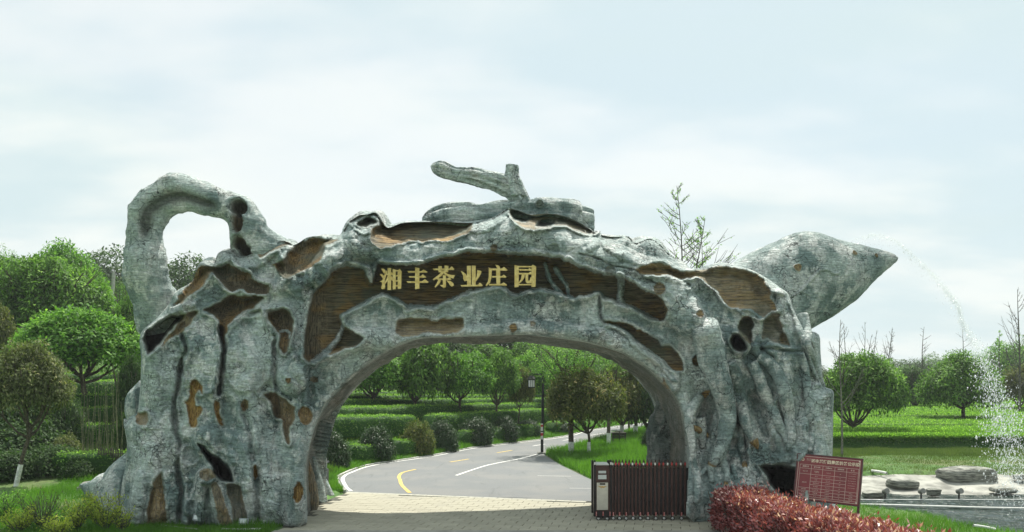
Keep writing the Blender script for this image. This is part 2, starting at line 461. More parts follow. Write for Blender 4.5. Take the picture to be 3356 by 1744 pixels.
def ridge(path, rad, h, clear=True, jit=True, sharp=1.0):
    global HT, WOOD, OCH, HOL
    P = catmull(path, 4, False)
    r0 = np.asarray(rad if hasattr(rad, '__len__') else [rad] * len(path), float)
    R = np.interp(np.arange(len(P)) / 4.0, np.arange(len(r0)), r0)
    m = R.max() * 1.6 + 15
    j0 = np.searchsorted(gu, P[:, 0].min() - m); j1 = np.searchsorted(gu, P[:, 0].max() + m)
    i0 = np.searchsorted(gv, P[:, 1].min() - m); i1 = np.searchsorted(gv, P[:, 1].max() + m)
    sl = (slice(i0, i1), slice(j0, j1))
    X, Y_ = (JU if jit else GU)[sl], (JV if jit else GV)[sl]
    d, rr = seg_d(X, Y_, P[:-1], P[1:], R)
    q = np.clip(1 - (d / rr) ** 2, 0, 1)
    hh = 1.35 * h * (rr / R.max()) ** 0.5 * q ** (0.5 * sharp)
    HT[sl] += hh
    if clear and h > 0:
        k = sstep(0.0, 0.12, q); WOOD[sl] *= (1 - k); OCH[sl] *= (1 - k); HOL[sl] *= (1 - k)

def groove(path, w, depth, dark=0.0):
    global HT, HOL
    P = catmull(path, 4, False)
    m = w * 3 + 15
    j0 = np.searchsorted(gu, P[:, 0].min() - m); j1 = np.searchsorted(gu, P[:, 0].max() + m)
    i0 = np.searchsorted(gv, P[:, 1].min() - m); i1 = np.searchsorted(gv, P[:, 1].max() + m)
    sl = (slice(i0, i1), slice(j0, j1))
    d, _ = seg_d(JU[sl], JV[sl], P[:-1], P[1:])
    HT[sl] -= 1.3 * depth * np.exp(-(d / w) ** 2) - 0.3 * depth * np.exp(-((d - 2.2 * w) / w) ** 2)
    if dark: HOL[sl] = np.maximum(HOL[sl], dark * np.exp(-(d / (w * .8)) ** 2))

def knot(u, v, ru, rv=None, rot=0.0, ochre=1.0, wood=0.0, rings=True, depth=0.05, rim=0.07):
    global HT, WOOD, OCH, HOL
    rv = rv or ru; m = max(ru, rv) * 1.8 + 12
    j0 = np.searchsorted(gu, u - m); j1 = np.searchsorted(gu, u + m); i0 = np.searchsorted(gv, v - m); i1 = np.searchsorted(gv, v + m)
    sl = (slice(i0, i1), slice(j0, j1))
    a = math.radians(rot); X = GU[sl] - u + 2.5 * fbm(NZ[sl] * 6, 2); Y_ = GV[sl] - v + 2.5 * fbm(NZ[sl] * 6 + 31, 2)
    x = X * math.cos(a) + Y_ * math.sin(a); y = -X * math.sin(a) + Y_ * math.cos(a)
    q = np.hypot(x / ru, y / rv)
    HT[sl] += rim * np.exp(-((q - 1.15) / 0.16) ** 2) - depth * sstep(1.08, 0.9, q)
    if rings: HT[sl] += 0.022 * np.cos(q * 3 * 2 * math.pi) * sstep(1.05, .9, q)
    k = sstep(1.05, 0.97, q)
    OCH[sl] = OCH[sl] * (1 - k) + ochre * k; WOOD[sl] = WOOD[sl] * (1 - k) + wood * k; HOL[sl] *= (1 - k)

# --- name panel
R1 = [(1080,883),(1109,871),(1143,866),(1177,874),(1197,888),(1204,922),(1216,927),(1230,888),(1245,862),(1284,866),(1352,866),(1420,849),(1493,835),(1541,823),(1614,825),(1662,832),(1735,830),(1784,835),(1837,845),(1866,859),(1915,883),(1984,896),(2041,909),(2072,925),(2146,967),
 (2182,993),(2188,1014),(2182,1042),(2151,1050),(2109,1035),(2072,1014),(2031,1003),(2005,987),(1976,983),(1963,967),(1954,964),(1900,969),(1881,979),(1808,959),(1745,951),(1711,966),(1677,971),(1658,949),(1629,939),(1590,949),(1546,964),(1493,985),(1439,1000),(1429,1014),(1381,1007),(1337,1010),(1328,1000),(1289,981),(1240,973),(1167,1010),(1119,1039),
 (1125,1062),(1143,1078),(1172,1097),(1187,1112),(1153,1139),(1110,1150),(1070,1165),(1030,1189),(998,1177),(996,1140),(1005,1055),(1021,988),(1043,943),(1070,918)]
def P4(l): return [(380 + .448 * x, 540 + .448 * y) for x, y in l]
def P5(l): return [(1080 + .4854 * x, 500 + .4854 * y) for x, y in l]
def P6(l): return [(1900 + .5227 * x, 700 + .5227 * y) for x, y in l]
def P7(l): return [(2200 + .481 * x, 1100 + .481 * y) for x, y in l]
def P8(l): return [(260 + .481 * x, 1100 + .481 * y) for x, y in l]

# broad swells of the bands above and below the panel
ridge([(960,1240),(1040,1160),(1120,1128),(1220,1110),(1340,1118),(1450,1108),(1600,1092),(1750,1085),(1880,1092),(1980,1108),(2070,1150),(2140,1205),(2200,1270)], [60,52,44,34,28,30,36,36,30,28,28,28,28], 0.34, False)
ridge([(1030,905),(1100,830),(1200,800),(1340,840),(1500,805),(1640,770),(1800,790),(1930,830),(2050,880),(2180,950),(2260,1040)], [40,45,50,40,45,60,60,60,50,60,70], 0.46, False)
recess(R1, 0.40, 12, 0.11, 9, flat=0.62)
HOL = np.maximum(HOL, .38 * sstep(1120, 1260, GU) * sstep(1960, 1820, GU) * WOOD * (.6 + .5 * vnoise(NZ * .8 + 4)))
# scattered uprights crossing the panel
ridge([(1790,865),(1800,900),(1815,930),(1830,955),(1838,985)], [9,8,8,10,14], 0.26)
ridge([(1822,875),(1840,905),(1855,935),(1862,960),(1882,990)], [8,7,7,8,10], 0.24)
ridge([(1205,880),(1214,925)], [16,4], 0.30)
ridge([(1665,835),(1672,860)], [8,4], 0.08, False)
ridge([(2030,905),(2040,940),(2035,980),(2040,1005)], [14,12,12,16], 0.22)
ridge([(1030,1190),(1075,1145),(1115,1100),(1130,1060),(1122,1035)], [16,10,8,7,6], 0.20)
ridge([(1119,1039),(1167,1008),(1240,971),(1289,979),(1332,1000),(1381,1005),(1432,1010),(1470,990),(1546,962),(1600,945),(1640,940),(1680,966),(1711,964),(1750,950),(1810,957),(1885,980),(1954,965),(1990,985),(2072,1012),(2151,1049)], 9, 0.11, True)
ridge([(1040,940),(1080,882),(1143,862),(1190,875)], 10, 0.10)
ridge([(1245,858),(1352,860),(1450,838),(1541,817),(1650,825),(1780,828),(1866,852),(1915,878),(2041,902),(2146,960)], 9, 0.10)
# lower pools
recess([(1313,1044),(1371,1039),(1420,1049),(1468,1044),(1512,1039),(1519,1058),(1517,1078),(1478,1090),(1420,1092),(1371,1100),(1323,1105),(1298,1087)], 0.22, 9, 0.06, wood=.55, ochre=.45)
recess([(1984,1055),(2031,1058),(2072,1066),(2109,1087),(2156,1111),(2165,1128),(2193,1134),(2219,1160),(2240,1191),(2237,1213),(2208,1212),(2172,1186),(2135,1165),(2099,1134),(2057,1097),(2005,1071)], 0.30, 9, 0.07)
ridge([(1240,1170),(1320,1128),(1380,1112),(1450,1104)], [14,12,10,8], 0.10)
ridge([(1960,1100),(2000,1072),(2057,1098),(2099,1137),(2140,1170),(2180,1200),(2215,1240)], [10,10,12,14,14,14,18], 0.16)
# lower-band break at its right end and bulb in the middle
groove([(1965,975),(1970,1010),(1978,1050),(1985,1060)], 5, 0.14, .5)
knot(1642, 958, 26, 22, 0, 0, 0, False, -0.06, 0.05)
# basins on the crest
recess([(1211,757),(1213,786),(1230,808),(1264,813),(1303,801),(1342,789),(1381,794),(1420,784),(1468,789),(1507,779),(1536,767),(1548,745),(1545,700),(1400,700),(1269,715),(1247,735),(1230,745)], 0.42, 16, 0.0, wood=1)
ridge([(1208,752),(1211,786),(1230,810),(1264,815),(1303,803),(1342,791),(1381,796),(1420,786),(1468,791),(1507,781),(1536,769),(1550,745)], 4.5, 0.12, False)
recess([(1175,741),(1226,737),(1236,722),(1205,715),(1172,728)], 0.45, 8, 0.05, wood=.5, hollow=.8)
ridge([(1140,733),(1167,757),(1196,763),(1228,745),(1238,720)], 5, 0.13, False)
ridge([(1150,745),(1150,790),(1190,830)], [20,22,20], 0.12, False)
recess([(962,809),(994,791),(1030,777),(1079,784),(1112,785),(1070,809),(1052,845),(1021,872),(980,889),(947,914),(918,903),(895,876),(891,867),(931,854),(944,831)], 0.38, 16, 0.07)
ridge([(893,868),(906,888),(928,905),(947,915),(965,900),(990,886)], 4.5, 0.11, False)
recess([(832,773),(864,780),(918,782),(949,800),(918,812),(886,827),(855,845),(837,818)], 0.20, 12, 0.05, wood=.8)
ridge([(930,935),(980,930),(1030,900),(1060,860),(1110,835)], [20,30,26,22,16], 0.14, False)
ridge([(870,925),(900,940),(960,935),(1000,960)], [16,26,36,26], 0.16, False)
# mouth by the lid
recess([(1672,696),(1700,684),(1740,690),(1800,690),(1860,700),(1900,722),(1945,752),(1950,762),(1895,760),(1857,741),(1818,736),(1779,750),(1730,750),(1701,736)], 0.35, 12, 0.03, wood=.75)
recess([(1678,690),(1701,688),(1711,709),(1745,702),(1735,722),(1700,728),(1682,710)], 0.45, 8, 0, wood=.3, hollow=.9)
recess([(1752,740),(1769,716),(1800,714),(1816,724),(1806,743),(1774,750)], 0.4, 8, 0, wood=.3, hollow=.9)
ridge([(1672,705),(1701,740),(1730,754),(1779,754),(1818,740),(1857,745),(1895,764),(1949,767),(1966,760)], 5, 0.15, False)
ridge([(1550,745),(1600,735),(1650,700),(1670,690)], [18,24,22,12], 0.14, False)
ridge([(1968,757),(1955,790),(1935,815)], [8,14,10], 0.2, False)
# right shoulder
ridge([(1990,800),(2080,845),(2140,860),(2200,880)], [22,22,18,10], 0.16, False)
groove([(1900,835),(1965,850),(2010,872),(2070,883),(2110,910),(2150,930)], 3.2, 0.07, .6)
recess([(2083,883),(2135,862),(2182,867),(2224,883),(2266,893),(2334,878),(2386,875),(2465,893),(2506,920),(2527,951),(2527,977),(2548,1014),(2501,1040),(2465,1019),(2423,1014),(2386,1008),(2365,987),(2350,956),(2318,935),(2287,917),(2235,920),(2187,904),(2109,901)], 0.30, 18, 0.08, wood=.8, ochre=.2)
ridge([(2110,904),(2187,902),(2235,918),(2287,915),(2318,933),(2350,954),(2367,986),(2386,1006),(2423,1012),(2465,1017),(2501,1038)], 5, 0.12)
ridge([(2083,885),(2135,862),(2175,852),(2200,872),(2240,888),(2290,890)], [5,6,8,7,6,5], 0.12, False)
ridge([(2330,876),(2386,872),(2465,890),(2506,918),(2527,948),(2545,952),(2572,958)], 8, 0.14, False)
ridge([(2556,955),(2562,990),(2552,1030),(2562,1060)], [14,16,14,8], 0.20, False)
ridge([(2600,990),(2620,1045),(2630,1100),(2650,1150),(2672,1220),(2690,1262)], [20,18,14,12,9,8], 0.22, False)
recess([(2505,1045),(2530,1028),(2552,1022),(2562,1060),(2580,1110),(2583,1132),(2550,1128),(2520,1110),(2500,1108),(2498,1080)], 0.20, 10, 0.04, wood=.75)
ridge([(2415,1018),(2440,1030),(2470,1040),(2500,1045),(2530,1022),(2550,1018)], 5, 0.13)
recess([(2417,1066),(2438,1035),(2462,1036),(2475,1061),(2467,1097),(2464,1128),(2448,1118),(2423,1089)], 0.34, 9, 0.05)
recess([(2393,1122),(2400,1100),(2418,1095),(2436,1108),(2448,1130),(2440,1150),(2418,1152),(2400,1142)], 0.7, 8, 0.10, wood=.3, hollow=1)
ridge([(2400,1092),(2425,1092),(2446,1115),(2455,1140),(2440,1165)], [6,8,10,10,8], 0.16, False)
# round stone stump with its cut top
raise_([(2490,1128),(2530,1122),(2580,1128),(2632,1148),(2640,1200),(2650,1300),(2655,1440),(2640,1500),(2600,1520),(2540,1515),(2510,1440),(2530,1330),(2560,1250),(2540,1180),(2510,1150)], 0.20, 14, 0.05, 7)
groove([(2495,1146),(2530,1142),(2580,1148),(2630,1152)], 4, 0.10, .2)
raise_([(2655,1262),(2700,1268),(2732,1284),(2740,1400),(2740,1500),(2730,1600),(2668,1600),(2664,1400)], 0.18, 8, 0.05, 6)
raise_([(2640,1085),(2660,1090),(2690,1097),(2700,1160),(2704,1260),(2680,1255),(2665,1190),(2650,1130)], -0.20, 10, 0.0)
groove([(2650,1110),(2670,1180),(2695,1262)], 4, 0.12, .4)
# cave at the right foot
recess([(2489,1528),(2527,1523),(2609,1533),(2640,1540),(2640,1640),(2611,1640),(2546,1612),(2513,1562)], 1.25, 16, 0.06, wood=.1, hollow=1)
# hollows between the right roots
groove([(2395,1240),(2412,1320),(2425,1400),(2435,1450),(2440,1520)], 9, 0.30, .55)
groove([(2345,1230),(2335,1300),(2320,1400),(2300,1460)], 10, 0.16)
groove([(2470,1300),(2500,1400),(2540,1480)], 14, 0.22)
recess([(2310,1300),(2325,1300),(2340,1400),(2335,1470),(2310,1500),(2290,1470),(2275,1400),(2290,1330)], 0.28, 18, 0, wood=0)
recess([(2270,1430),(2300,1440),(2330,1500),(2310,1580),(2280,1600),(2268,1540)], 0.22, 14, 0, wood=0)
recess([(2375,1450),(2425,1440),(2440,1560),(2400,1600),(2375,1560)], 0.25, 14, 0, wood=0)
raise_([(2492,1370),(2530,1372),(2560,1480),(2520,1500),(2500,1440)], 0.06, 8)
# left leg: hollows and shells on the shoulder
recess(P4([(600,750),(700,735),(780,715),(810,700),(870,760),(960,780),(1000,830),(1090,860),(1130,900),(1100,950),(980,950),(910,920),(850,930),(790,880),(740,820),(690,790),(670,830),(600,900),(540,950),(440,1050),(400,1060),(470,960),(560,850)]), 0.40, 16, 0.06)
recess(P4([(790,980),(860,950),(890,960),(930,960),(1090,970),(1000,1050),(900,1130),(830,1190),(785,1330),(765,1250),(760,1180),(720,1110),(650,1080),(700,1040)]), 0.45, 18, 0.05, wood=1)
ridge(P4([(700,790),(740,830),(790,900),(850,935),(910,922),(980,952),(1100,955)]), 4.5, 0.13)
ridge(P4([(730,735),(790,715),(850,680),(860,700),(900,760),(980,780),(1030,830),(1110,860),(1145,905)]), [5,7,9,9,8,7,6,6,5], 0.13)
ridge(P4([(940,745),(1010,740),(1070,715),(1130,660),(1180,635),(1220,690)]), [7,8,9,9,8,6], 0.13)
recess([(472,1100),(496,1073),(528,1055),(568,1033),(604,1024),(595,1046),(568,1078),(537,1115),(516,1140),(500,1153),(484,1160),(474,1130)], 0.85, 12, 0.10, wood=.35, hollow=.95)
recess([(600,1030),(649,1019),(631,1051),(595,1087),(560,1109),(530,1135),(545,1108),(575,1078)], 0.15, 8, 0.03, ochre=.35, wood=.65)
ridge([(480,1085),(520,1050),(560,1020),(610,1000),(640,1000)], [9,14,15,12,8], 0.16)
recess([(440,1362),(455,1354),(478,1356),(484,1375),(474,1392),(452,1392)], 0.14, 7, 0.08, ochre=.3, wood=.7)
# pointed slabs
raise_([(600,1092),(640,1055),(671,1024),(703,1037),(725,1073),(733,1140),(728,1230),(700,1290),(640,1300),(600,1200)], 0.16, 10, 0.06, 6)
raise_([(745,1085),(760,1055),(800,1020),(855,1002),(872,1030),(895,1060),(898,1130),(880,1250),(800,1290),(740,1240)], 0.16, 10, 0.05, 6)
recess(P4([(930,1100),(960,1065),(1050,1050),(1060,1080),(1000,1100)]), 0.14, 8, 0.04, wood=.2)
groove([(727,1075),(731,1140),(727,1180),(722,1225),(712,1290)], 7, 0.34, .75)
groove([(598,1095),(606,1150),(594,1200),(585,1268),(570,1316),(573,1400),(590,1460),(582,1540),(593,1620),(586,1710)], 6.5, 0.24, .15)
groove([(898,1120),(900,1200),(905,1290),(915,1400)], 6, 0.12, .1)
groove([(838,1540),(842,1600),(846,1720)], 9, 0.16, .1)
groove([(802,1330),(800,1360),(815,1420),(828,1500)], 8, 0.14)
recess([(877,1022),(909,1008),(940,1010),(958,1028),(960,1078),(952,1110),(945,1145),(931,1160),(917,1140),(915,1100),(909,1087),(890,1060),(876,1045)], 0.30, 10, 0.11, wood=.9, ochre=.1)
ridge([(866,1010),(880,1003),(915,998),(948,1006),(966,1030),(966,1085),(958,1130),(965,1170)], [8,8,8,8,8,8,8,7], 0.12)
ridge([(868,1010),(868,1060),(890,1085),(908,1105),(905,1150)], [7,7,7,7,5], 0.10)
ridge([(917,1088),(930,1082),(948,1095),(950,1110)], [4,5,5,4], 0.10)
# ochre scars
recess([(625,1250),(640,1243),(655,1258),(664,1273),(664,1292),(652,1280),(641,1290),(642,1316),(648,1334),(660,1333),(666,1342),(654,1366),(646,1372),(645,1401),(626,1403),(617,1370),(606,1330),(607,1318),(617,1308),(621,1292)], 0.09, 5, 0.035, 5, wood=0, ochre=1)
recess([(700,1321),(712,1320),(720,1330),(720,1350),(728,1372),(734,1391),(722,1385),(708,1362)], 0.09, 5, 0.04, 5, wood=0, ochre=1)
knot(803, 1328, 12, 19, 10, .7, .3)
recess([(862,1294),(880,1288),(900,1288),(922,1303),(945,1325),(965,1345),(969,1374),(953,1398),(950,1425),(953,1446),(944,1456),(935,1430),(929,1400),(926,1372),(905,1362),(885,1320)], 0.24, 8, 0.09, 6, wood=.6, ochre=.4)
ridge([(837,1283),(850,1300),(868,1312),(884,1335),(892,1354),(908,1370),(925,1378)], [4,5,5,6,5,5,4], 0.10)
knot(1001, 1362, 22, 30, -12, .8, .2)
knot(945, 1247, 9, 9, 0, .9); knot(1030, 1244, 13, 9, 20, .2, .8)
knot(621, 1494, 28, 28, 0, 1, 0, True, 0.04, 0.10)
knot(837, 1547, 7, 24, 0, 1)
knot(977, 1615, 15, 34, 6, 1, 0, True, .06, .10)
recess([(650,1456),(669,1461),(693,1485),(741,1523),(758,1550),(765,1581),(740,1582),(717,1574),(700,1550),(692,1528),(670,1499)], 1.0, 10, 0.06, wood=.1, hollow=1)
raise_([(640,1440),(660,1400),(720,1395),(790,1440),(820,1520),(830,1600),(800,1620),(780,1590),(770,1540),(740,1505),(690,1470),(665,1445)], 0.16, 12)
recess([(525,1552),(534,1581),(539,1629),(546,1692),(540,1730),(476,1730),(480,1690),(486,1639),(500,1595)], 0.10, 7, 0.04, wood=.45, ochre=.55)
groove([(500,1600),(492,1650),(486,1700)], 5, .1)
recess([(590,1440),(640,1450),(690,1530),(650,1560),(640,1640),(620,1700),(600,1700),(595,1560)], 0.20, 18, 0, wood=0)
ridge([(690,1560),(660,1590),(655,1640),(660,1700)], [18,22,20,16], 0.24)
raise_([(640,1560),(650,1538),(680,1530),(708,1542),(714,1565),(700,1585),(660,1590)], 0.22, 8, 0.03)
knot(680, 1556, 27, 20, 10, .25, .55, True, 0.02, 0.06)
ridge([(700,1590),(715,1640),(735,1700),(745,1735)], [24,26,26,24], 0.26)
recess([(690,1590),(712,1586),(735,1650),(762,1720),(725,1725),(705,1660)], 0.04, 6, 0, wood=.9, ochre=.1)
recess([(740,1590),(790,1600),(800,1660),(815,1720),(770,1730),(755,1660)], 0.18, 10, 0, wood=.8)
ridge([(610,1730),(605,1680),(615,1640)], [14,14,6], .16)
ridge([(420,1730),(450,1640),(460,1560)], [26,26,20], .18)
ridge([(570,1730),(560,1640),(555,1560)], [20,22,20], .14, False)
ridge([(880,1730),(890,1600),(880,1480)], [34,36,28], .14, False)
ridge([(960,1730),(975,1660),(985,1560),(1000,1440),(1040,1330)], [30,30,24,20,20], .12, False)
# knots on the right
knot(1815, 818, 20, 19, 0, 0, .0, True, .02, .06); knot(1619, 812, 11, 11, 0, .2, .8); knot(1682, 1075, 12, 14, 0, .8, .2)
knot(1999, 886, 16, 14, 0, 0, .35); knot(2051, 904, 8, 8, 0, 0, .1); knot(2161, 946, 19, 20, 0, .35, .6); knot(2255, 938, 10, 11, 0, 0, .1)
knot(2295, 1029, 11, 12, 0, .8, .2); knot(2284, 1183, 16, 17, 0, .1, .9, False, .12, .08); knot(2352, 1191, 9, 9, 0, 0, 0)
knot(2566, 1108, 12, 15, 0, .4, .6)
knot(2301, 1300, 30, 11, -38, .85, .15); knot(1745, 1062, 9, 9, 0, .5, 0)
recess([(2171,1240),(2185,1260),(2205,1300),(2220,1330),(2236,1370),(2232,1390),(2215,1370),(2200,1340),(2186,1300)], .08, 6, .03, ochre=.5, wood=.5)
# fine relief
DRP = ridged(np.stack([GU / 26 + .5 * fbm(NZ, 2), GV / 150, GU * 0 + 3], -1), 2)
BANDM = sstep(1000, 1150, GU) * sstep(2300, 2150, GU) * (1 - np.clip(WOOD + OCH + HOL, 0, 1))
HT += 0.075 * (DRP - .55) * BANDM
FLD = fbm(np.stack([GU / 70 + .8 * fbm(NZ * .8, 2), GV / 210, GU * 0 + 77], -1), 3)
HT += 0.17 * np.abs(FLD) * (1 - legw) * 2 - .08 * (1 - legw)
HT -= 0.42 * sstep(1230, 1330, GV) * sstep(2250, 2310, GU) * sstep(2660, 2560, GU)
HT += 0.10 * (ridged(np.stack([GU / 110, GV / 90, GU * 0 + 33], -1), 2) - .55) * (1 - np.clip(WOOD + OCH + HOL, 0, 1))
HT += 0.045 * fbm(np.stack([GU / 26, GV / 18, GU * 0], -1) + 70, 3)
HT += 0.018 * fbm(np.stack([GU / 12, GV / 8, GU * 0], -1) + 170, 2)
HT += 0.024 * (ridged(np.stack([(GU + 20 * fbm(NZ, 2)) / 40, (GV + 26 * fbm(NZ * .9 + 8, 2)) / 11, GU * 0 + 3], -1), 2) - .5) * (1 - np.clip(WOOD + OCH, 0, 1))
HT += 0.060 * (ridged(np.stack([GU / 15 + .6 * fbm(NZ, 2), GV / 130, GU * 0 + 13], -1), 2) - .5) * WOOD * (sstep(1010, 985, GU) + sstep(1190, 1210, GU) * sstep(1560, 1540, GU) * sstep(830, 815, GV) + sstep(2400, 2420, GU) * sstep(1020, 1030, GV))
HT -= 0.035 * WOOD * sstep(.60, .78, ridged(np.stack([GU / 70, GV / 11, GU * 0 + 8], -1), 2)) * sstep(1000, 1100, GU) * sstep(2600, 2500, GU)
cr_ = ridged(np.stack([GU / 45 + .4 * fbm(NZ * 2, 2), GV / 60, GU * 0 + 21], -1), 2)
HT -= 0.05 * sstep(0.86, 0.95, cr_) * (1 - np.clip(WOOD, 0, 1))

YF = 22.4
# mesh: keep cells inside, snap the rim to the outline
gi, gj = np.gradient(inn, STEP, STEP)
gl = np.hypot(gi, gj) + 1e-6
keepv = inn > -STEP * 0.75
snap = keepv & (inn < STEP * 0.6)
SU = np.where(snap, GU - gj / gl * inn, GU); SV = np.where(snap, GV - gi / gl * inn, GV)
HH = np.where(snap, 0.0, HT)
cell = keepv[:-1, :-1] & keepv[1:, :-1] & keepv[:-1, 1:] & keepv[1:, 1:]
nr, nc = GU.shape
vid = np.arange(nr * nc).reshape(nr, nc)
q = np.stack([vid[:-1, :-1], vid[1:, :-1], vid[1:, 1:], vid[:-1, 1:]], -1)[cell]
used = np.unique(q); remap = -np.ones(nr * nc, int); remap[used] = np.arange(len(used)); q = remap[q]
su = SU.ravel()[used]; sv = SV.ravel()[used]; hh = HH.ravel()[used]
Yv = YF - hh
FX = (su - CU) / F * Yv; FZ = H0 - (sv - CV) / F * Yv
front = np.stack([FX, Yv, FZ], -1)
TH = (1.7 + 1.9 * sstep(850, 1150, sv)) * (1 - .30 * sstep(2000, 1200, su))       # how deep the gate is
TH = TH + .8 * sstep(2000, 2200, su) * sstep(1000, 1300, sv)
BX = (su - CU) / F * YF; BZ = H0 - (sv - CV) / F * YF
inf_ = infl(inn.ravel()[used], 60)
ins_o = dO.ravel()[used] < dH.ravel()[used]
BY = YF + TH + 0.35 * inf_ - 0.1
# boundary edges
e = np.concatenate([q[:, [0, 1]], q[:, [1, 2]], q[:, [2, 3]], q[:, [3, 0]]])
es = np.sort(e, 1); key = es[:, 0].astype(np.int64) * len(used) + es[:, 1]
uk, inv, cnt = np.unique(key, return_inverse=True, return_counts=True)
be = e[cnt[inv] == 1]
bverts = np.unique(be); bl = -np.ones(len(used), int); bl[bverts] = np.arange(len(bverts))
nf = len(used)
NR = 9
rings = []
gx = (gj / gl).ravel()[used][bverts]; gz = -(gi / gl).ravel()[used][bverts]     # towards the inside
for k in range(1, NR):
    t = k / NR
    y = YF + (BY[bverts] - YF) * t
    base = np.stack([BX[bverts], y, BZ[bverts]], -1)
    nn = fbm(base * 1.1 + 4, 3) * .16 + fbm(base * 4 + 9, 2) * .05
    bulge = 0.16 * math.sin(t * math.pi)
    isH = ~ins_o[bverts]
    off = (nn - bulge) * math.sin(min(1, t * 1.6) * math.pi / 2) + np.where(isH, 0.10 * t + .62 * t * sstep(1400, 1150, su[bverts]) * sstep(1300, 1420, sv[bverts]), 0.0)
    base[:, 0] += gx * off; base[:, 2] += gz * off
    rings.append(base)
back = np.stack([BX, BY + 0.15 * fbm(np.stack([BX, BY, BZ], -1) * .9, 3), BZ], -1)
nb = len(bverts)
V_all = [front] + rings + [back]
faces = [q]
def rid(k, v):     # vertex index of ring k for front-vertex v
    if k == 0: return v
    if k == NR: return nf + (NR - 1) * nb + v
    return nf + (k - 1) * nb + bl[v]
for k in range(NR):
    a, b_ = be[:, 0], be[:, 1]
    faces.append(np.stack([rid(k, b_), rid(k, a), rid(k + 1, a), rid(k + 1, b_)], -1))
faces.append(q[:, ::-1] + nf + (NR - 1) * nb)
pw = np.clip(WOOD.ravel()[used], 0, 1); po = np.clip(OCH.ravel()[used], 0, 1); ph = np.clip(HOL.ravel()[used], 0, 1)
hz = sstep(1020, 1100, su) * (1 - sstep(2560, 2600, su))
hz = np.where((su > 1190) & (su < 1250) & (sv < 780), 0.3, hz)
fc = np.stack([pw, po, ph, hz], -1)
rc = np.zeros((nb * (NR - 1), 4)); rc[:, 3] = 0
rc[:, 2] = np.tile(np.where(~ins_o[bverts], 0.66, 0.1), NR - 1) * (0.6 + 0.4 * vnoise(np.concatenate(rings) * 1.1)); rc[:, 0] = np.tile(np.where(~ins_o[bverts], 0.35, 0.0), NR - 1)  # inner walls of the arch: darker grey-brown paint that also carries the shade
bc = np.zeros((nf, 4))
gate = empty('teapot_gate', (0, YF + 1, 0))
tag(gate, 'giant teapot shaped gate of sculpted tree trunks and roots spanning the park road', 'gate')
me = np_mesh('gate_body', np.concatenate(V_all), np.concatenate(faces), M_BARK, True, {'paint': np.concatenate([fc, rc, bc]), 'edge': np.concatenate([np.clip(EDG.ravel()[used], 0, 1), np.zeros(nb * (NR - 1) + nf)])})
body = link('archway', me, gate)

def surf_y(U, V):
    j = int(np.clip((U - U0) / STEP, 0, nc - 1)); i = int(np.clip((V - V0) / STEP, 0, nr - 1))
    return YF - float(HT[i, j])

# ------------------------------------------------------------------ lofted limbs
def loft(name, pairs, Y, ratio=0.9, segs=40, amp=0.05, freq=1.4, groovy=0.0, parent=gate, mat=None, paint=None, back=0.0, dense=6, capbulge=0.3, rough2=0.02, ycen=None):
    """pairs: photo-pixel points on either side of a limb; Y its distance (number or list); ratio = depth / width"""
    A = catmull([p[0] for p in pairs], dense, False); B = catmull([p[1] for p in pairs], dense, False)
    Ys = np.asarray(Y if hasattr(Y, '__len__') else [Y] * len(pairs), float)
    Yi = np.interp(np.arange(len(A)) / dense, np.arange(len(Ys)), Ys)
    pa = np.stack([(A[:, 0] - CU) / F * Yi, Yi, H0 - (A[:, 1] - CV) / F * Yi], -1)
    pb = np.stack([(B[:, 0] - CU) / F * Yi, Yi, H0 - (B[:, 1] - CV) / F * Yi], -1)
    c = (pa + pb) / 2; hw = (pa - pb) / 2; r = np.linalg.norm(hw, axis=1)
    th = np.linspace(0, 2 * np.pi, segs, endpoint=False)
    ax = np.gradient(c, axis=0); s = np.concatenate([[0], np.cumsum(np.linalg.norm(np.diff(c, axis=0), axis=1))])
    ring = c[:, None, :] + hw[:, None, :] * np.cos(th)[None, :, None]
    dirn = np.zeros_like(ring); dirn[..., 1] = -1
    ring = ring + dirn * (r[:, None] * ratio)[..., None] * np.sin(th)[None, :, None]
    nrm = ring - c[:, None, :]; nrm /= np.linalg.norm(nrm, axis=2, keepdims=True) + 1e-9
    sc = np.minimum(1, r / 0.35)[:, None]
    ring2 = ring + nrm * (amp * fbm(ring * freq + 11, 3) * sc)[..., None]
    ring2 += nrm * (rough2 * fbm(ring * 7 + 5, 2))[..., None]
    if groovy:
        tw = np.stack([np.cos(th)[None, :] * 2.4 + 0 * s[:, None], np.sin(th)[None, :] * 2.4 + 0 * s[:, None], np.broadcast_to(s[:, None] * .35, ring.shape[:2])], -1)
        g = ridged(tw + 3, 2)
        ring2 -= nrm * (groovy * sstep(.72, .9, g) * sc)[..., None]
    n = len(c)
    V = ring2.reshape(-1, 3)
    idx = np.arange(n * segs).reshape(n, segs)
    nx = np.roll(idx, -1, 1)
    Q = np.stack([idx[:-1], nx[:-1], nx[1:], idx[1:]], -1).reshape(-1, 4)
    # closed ends
    T = []
    ex = []
    for end, k0, sgn in ((0, 0, -1), (n - 1, 1, 1)):
        dirv = (c[end] - c[end - 1] if end else c[0] - c[1]); dirv = dirv / (np.linalg.norm(dirv) + 1e-9)
        ex.append(c[end] + dirv * r[end] * capbulge); ci = n * segs + k0
        for i in range(segs):
            a, b_ = idx[end, i], idx[end, (i + 1) % segs]
            T.append((ci, b_, a) if end == 0 else (ci, a, b_))
    V = np.concatenate([V, np.array(ex)])
    pc = np.zeros((len(V), 4))
    if paint is not None:
        pp = paint(np.repeat(np.arange(n) / dense, segs), np.tile(th, n))
        pc[:n * segs] = pp
    me = np_mesh(name, V, Q, mat or M_BARK, True, {'paint': pc}, np.array(T))
    return link(name, me, parent), c, r

